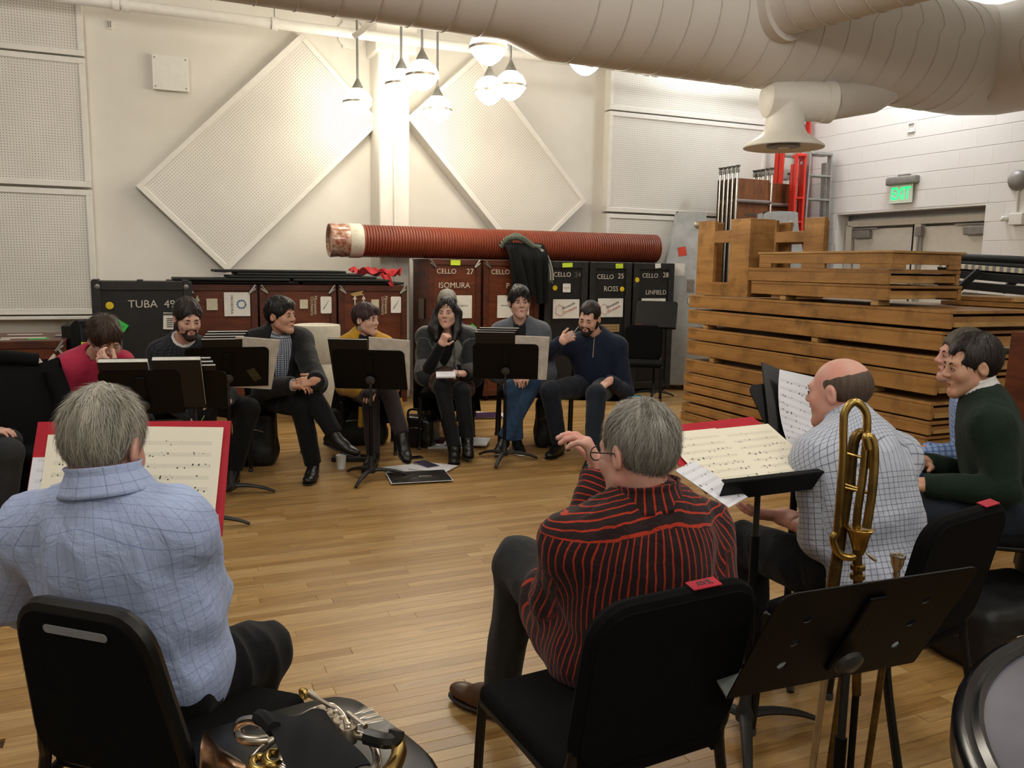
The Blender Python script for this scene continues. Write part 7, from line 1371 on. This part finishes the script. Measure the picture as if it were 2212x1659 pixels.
MB().tube(spline([hq(545, 1640, -.02), hq(575, 1610, -.01), hq(640, 1560, 0), hq(680, 1535, .01), hq(720, 1530, .02), hq(745, 1555, .02), hq(752, 1580, .02)], 6), 0.009, 12).build('body_loop', M_silv, hn, True)
MB().tube(spline([hq(765, 1585), hq(800, 1600), hq(815, 1640), hq(800, 1680)], 6), 0.009, 12).build('lead_loop', M_silv, hn, True); MB().tube(spline([hq(858, 1600, -.01), hq(862, 1625, -.01), hq(850, 1655, -.01), hq(820, 1690, -.01)], 6), 0.016, 12).build('bell_branch', M_brass, hn, True)
for k, (x, yy) in enumerate(((590, 1640), (620, 1650), (560, 1650))): MB().tube([hq(x + 16 * math.cos(a), yy + 14 * math.sin(a), -.005 * k) for a in np.linspace(0.6, 5.2, 14)], 0.009, 10).build('valve_slide', M_silv if k % 2 else M_brass, hn, True)
MB().tube([hq(668, 1497, .05), hq(690, 1512, .045), hq(715, 1526, .035)], [0.009, 0.005, 0.0045], 12).build('mouthpipe', M_silv, hn, True); MB().lathe([(0.008, 0.0), (0.0135, 0.006), (0.0135, 0.012), (0.011, 0.014), (0.004, 0.004)], 16, TX(hq(663, 1493, .052), (0.5, 0.5, -0.6), (0.6, -0.6, 0.1)) @ M4(roty(-0.6))).build('mouthpiece_rim', M_brass, hn, True)
for k, (x, yy) in enumerate(((708, 1530), (724, 1544), (738, 1557), (752, 1572))): MB().lathe([(0.019, -0.03), (0.019, 0.0), (0.0175, 0.004), (0.005, 0.005), (0.005, 0.010), (0.0, 0.011)], 20, T4(hq(x, yy, 0.02))).build('rotary_valve', M_silv, hn, True)
for k, (x, yy) in enumerate(((806, 1531), (817, 1543), (828, 1554))): MB().tube([hq(765 + 4 * k, yy + 12, .03), hq(785 + 5 * k, yy + 5, .035), hq(x, yy, .036)], [0.003, 0.0075, 0.006], 10, flat=0.45).build('key_lever', M_silv, hn, True)
MB().tube([hq(752, 1540, .03), hq(790, 1570, .03)], 0.006, 8).build('key_rod', M_silv, hn, True)
MB(TX(ZP(452, 1735, 0.42), A3(-0.15, 0.25, 1), A3(0.25, -0.95, 0.2))).lathe([(0.135, 0.0), (0.13, 0.006), (0.098, 0.028), (0.065, 0.07), (0.042, 0.13), (0.03, 0.2)], 40, caps=False).build('bell', mat('bell_copper', '#8f6d50', 0.2, 1.0, var=0.1), hn, True)
clt = thing('black_cloth', 'black cloth draped over the middle of the french horn', 'cloth', hq(690, 1590) * A3(1, 1, 0) + A3(0, 0, SZ), 0); e1, e2 = hq(565, 1550, .05), hq(700, 1540, .06); e3, e4 = hq(640, 1690, .05), hq(800, 1660, .05)
MB().grid(lambda u, v: (1 - v) * ((1 - u) * e1 + u * e2) + v * ((1 - u) * e3 + u * e4) + A3(0, 0, 0.018 * math.sin(3.1 * u) * math.sin(3.1 * v) + 0.007 * math.sin(9 * u + 6 * v)), 24, 24, 0.004).build('drape', mat('cloth_black', '#0e0f12', 0.95), clt, True)
MB().tube(spline([hq(560, 1548, .05), hq(575, 1556, .06), hq(592, 1575, .06)]), 0.016, 8).build('bunched_corner', MATS['cloth_black'], clt, True); MB().tube(spline([hq(790, 1590, .03), hq(830, 1600, .03), hq(852, 1595, .03), hq(858, 1575, .045)]), [0.016] * 24 + [0.006], 8).build('strap', M_vinyl, hn, True)
# ================================================================ round black table in the lower right corner
tz = 0.78; A_, C_ = ZP(2214, 1372, tz), ZP(2062, 1590, tz); tr = 0.72; mid = (A_ + C_) / 2; ch = C_ - A_; pr = nrm(A3(-ch[1], ch[0], 0)); tc_ = mid + pr * math.sqrt(tr ** 2 - (ch @ ch) / 4)
o = thing('round_table', 'glossy round black table cut off by the lower right corner', 'table', (tc_[0], tc_[1], 0), 0); T = TT(o); M_gloss = mat('table_gloss', '#64646d', 0.16, 0, 0.8, var=0.1, scale=4); M_rim = mat('rim_black', '#17171a', 0.2, 0.0, 0.6)  # grey base of the black top carries the ceiling's reflection as colour
MB(T).lathe([(0.0, tz - 0.012), (tr - 0.045, tz - 0.012), (tr - 0.045, tz - 0.001), (0.0, tz)], 96).build('top', M_gloss, o, 'x'); MB(T).lathe([(tr - 0.05, tz - 0.05), (tr - 0.046, tz + 0.006), (tr - 0.038, tz + 0.012), (tr - 0.028, tz + 0.004), (tr - 0.016, tz + 0.010), (tr - 0.005, tz + 0.004), (tr, tz - 0.008), (tr, tz - 0.045), (tr - 0.01, tz - 0.05)], 96, caps=False).build('rim', M_rim, o, True)
MB(T).lathe([(0.16, 0.0), (0.16, 0.02), (0.04, 0.05), (0.04, tz - 0.02)], 24).build('pedestal', M_std, o, True)
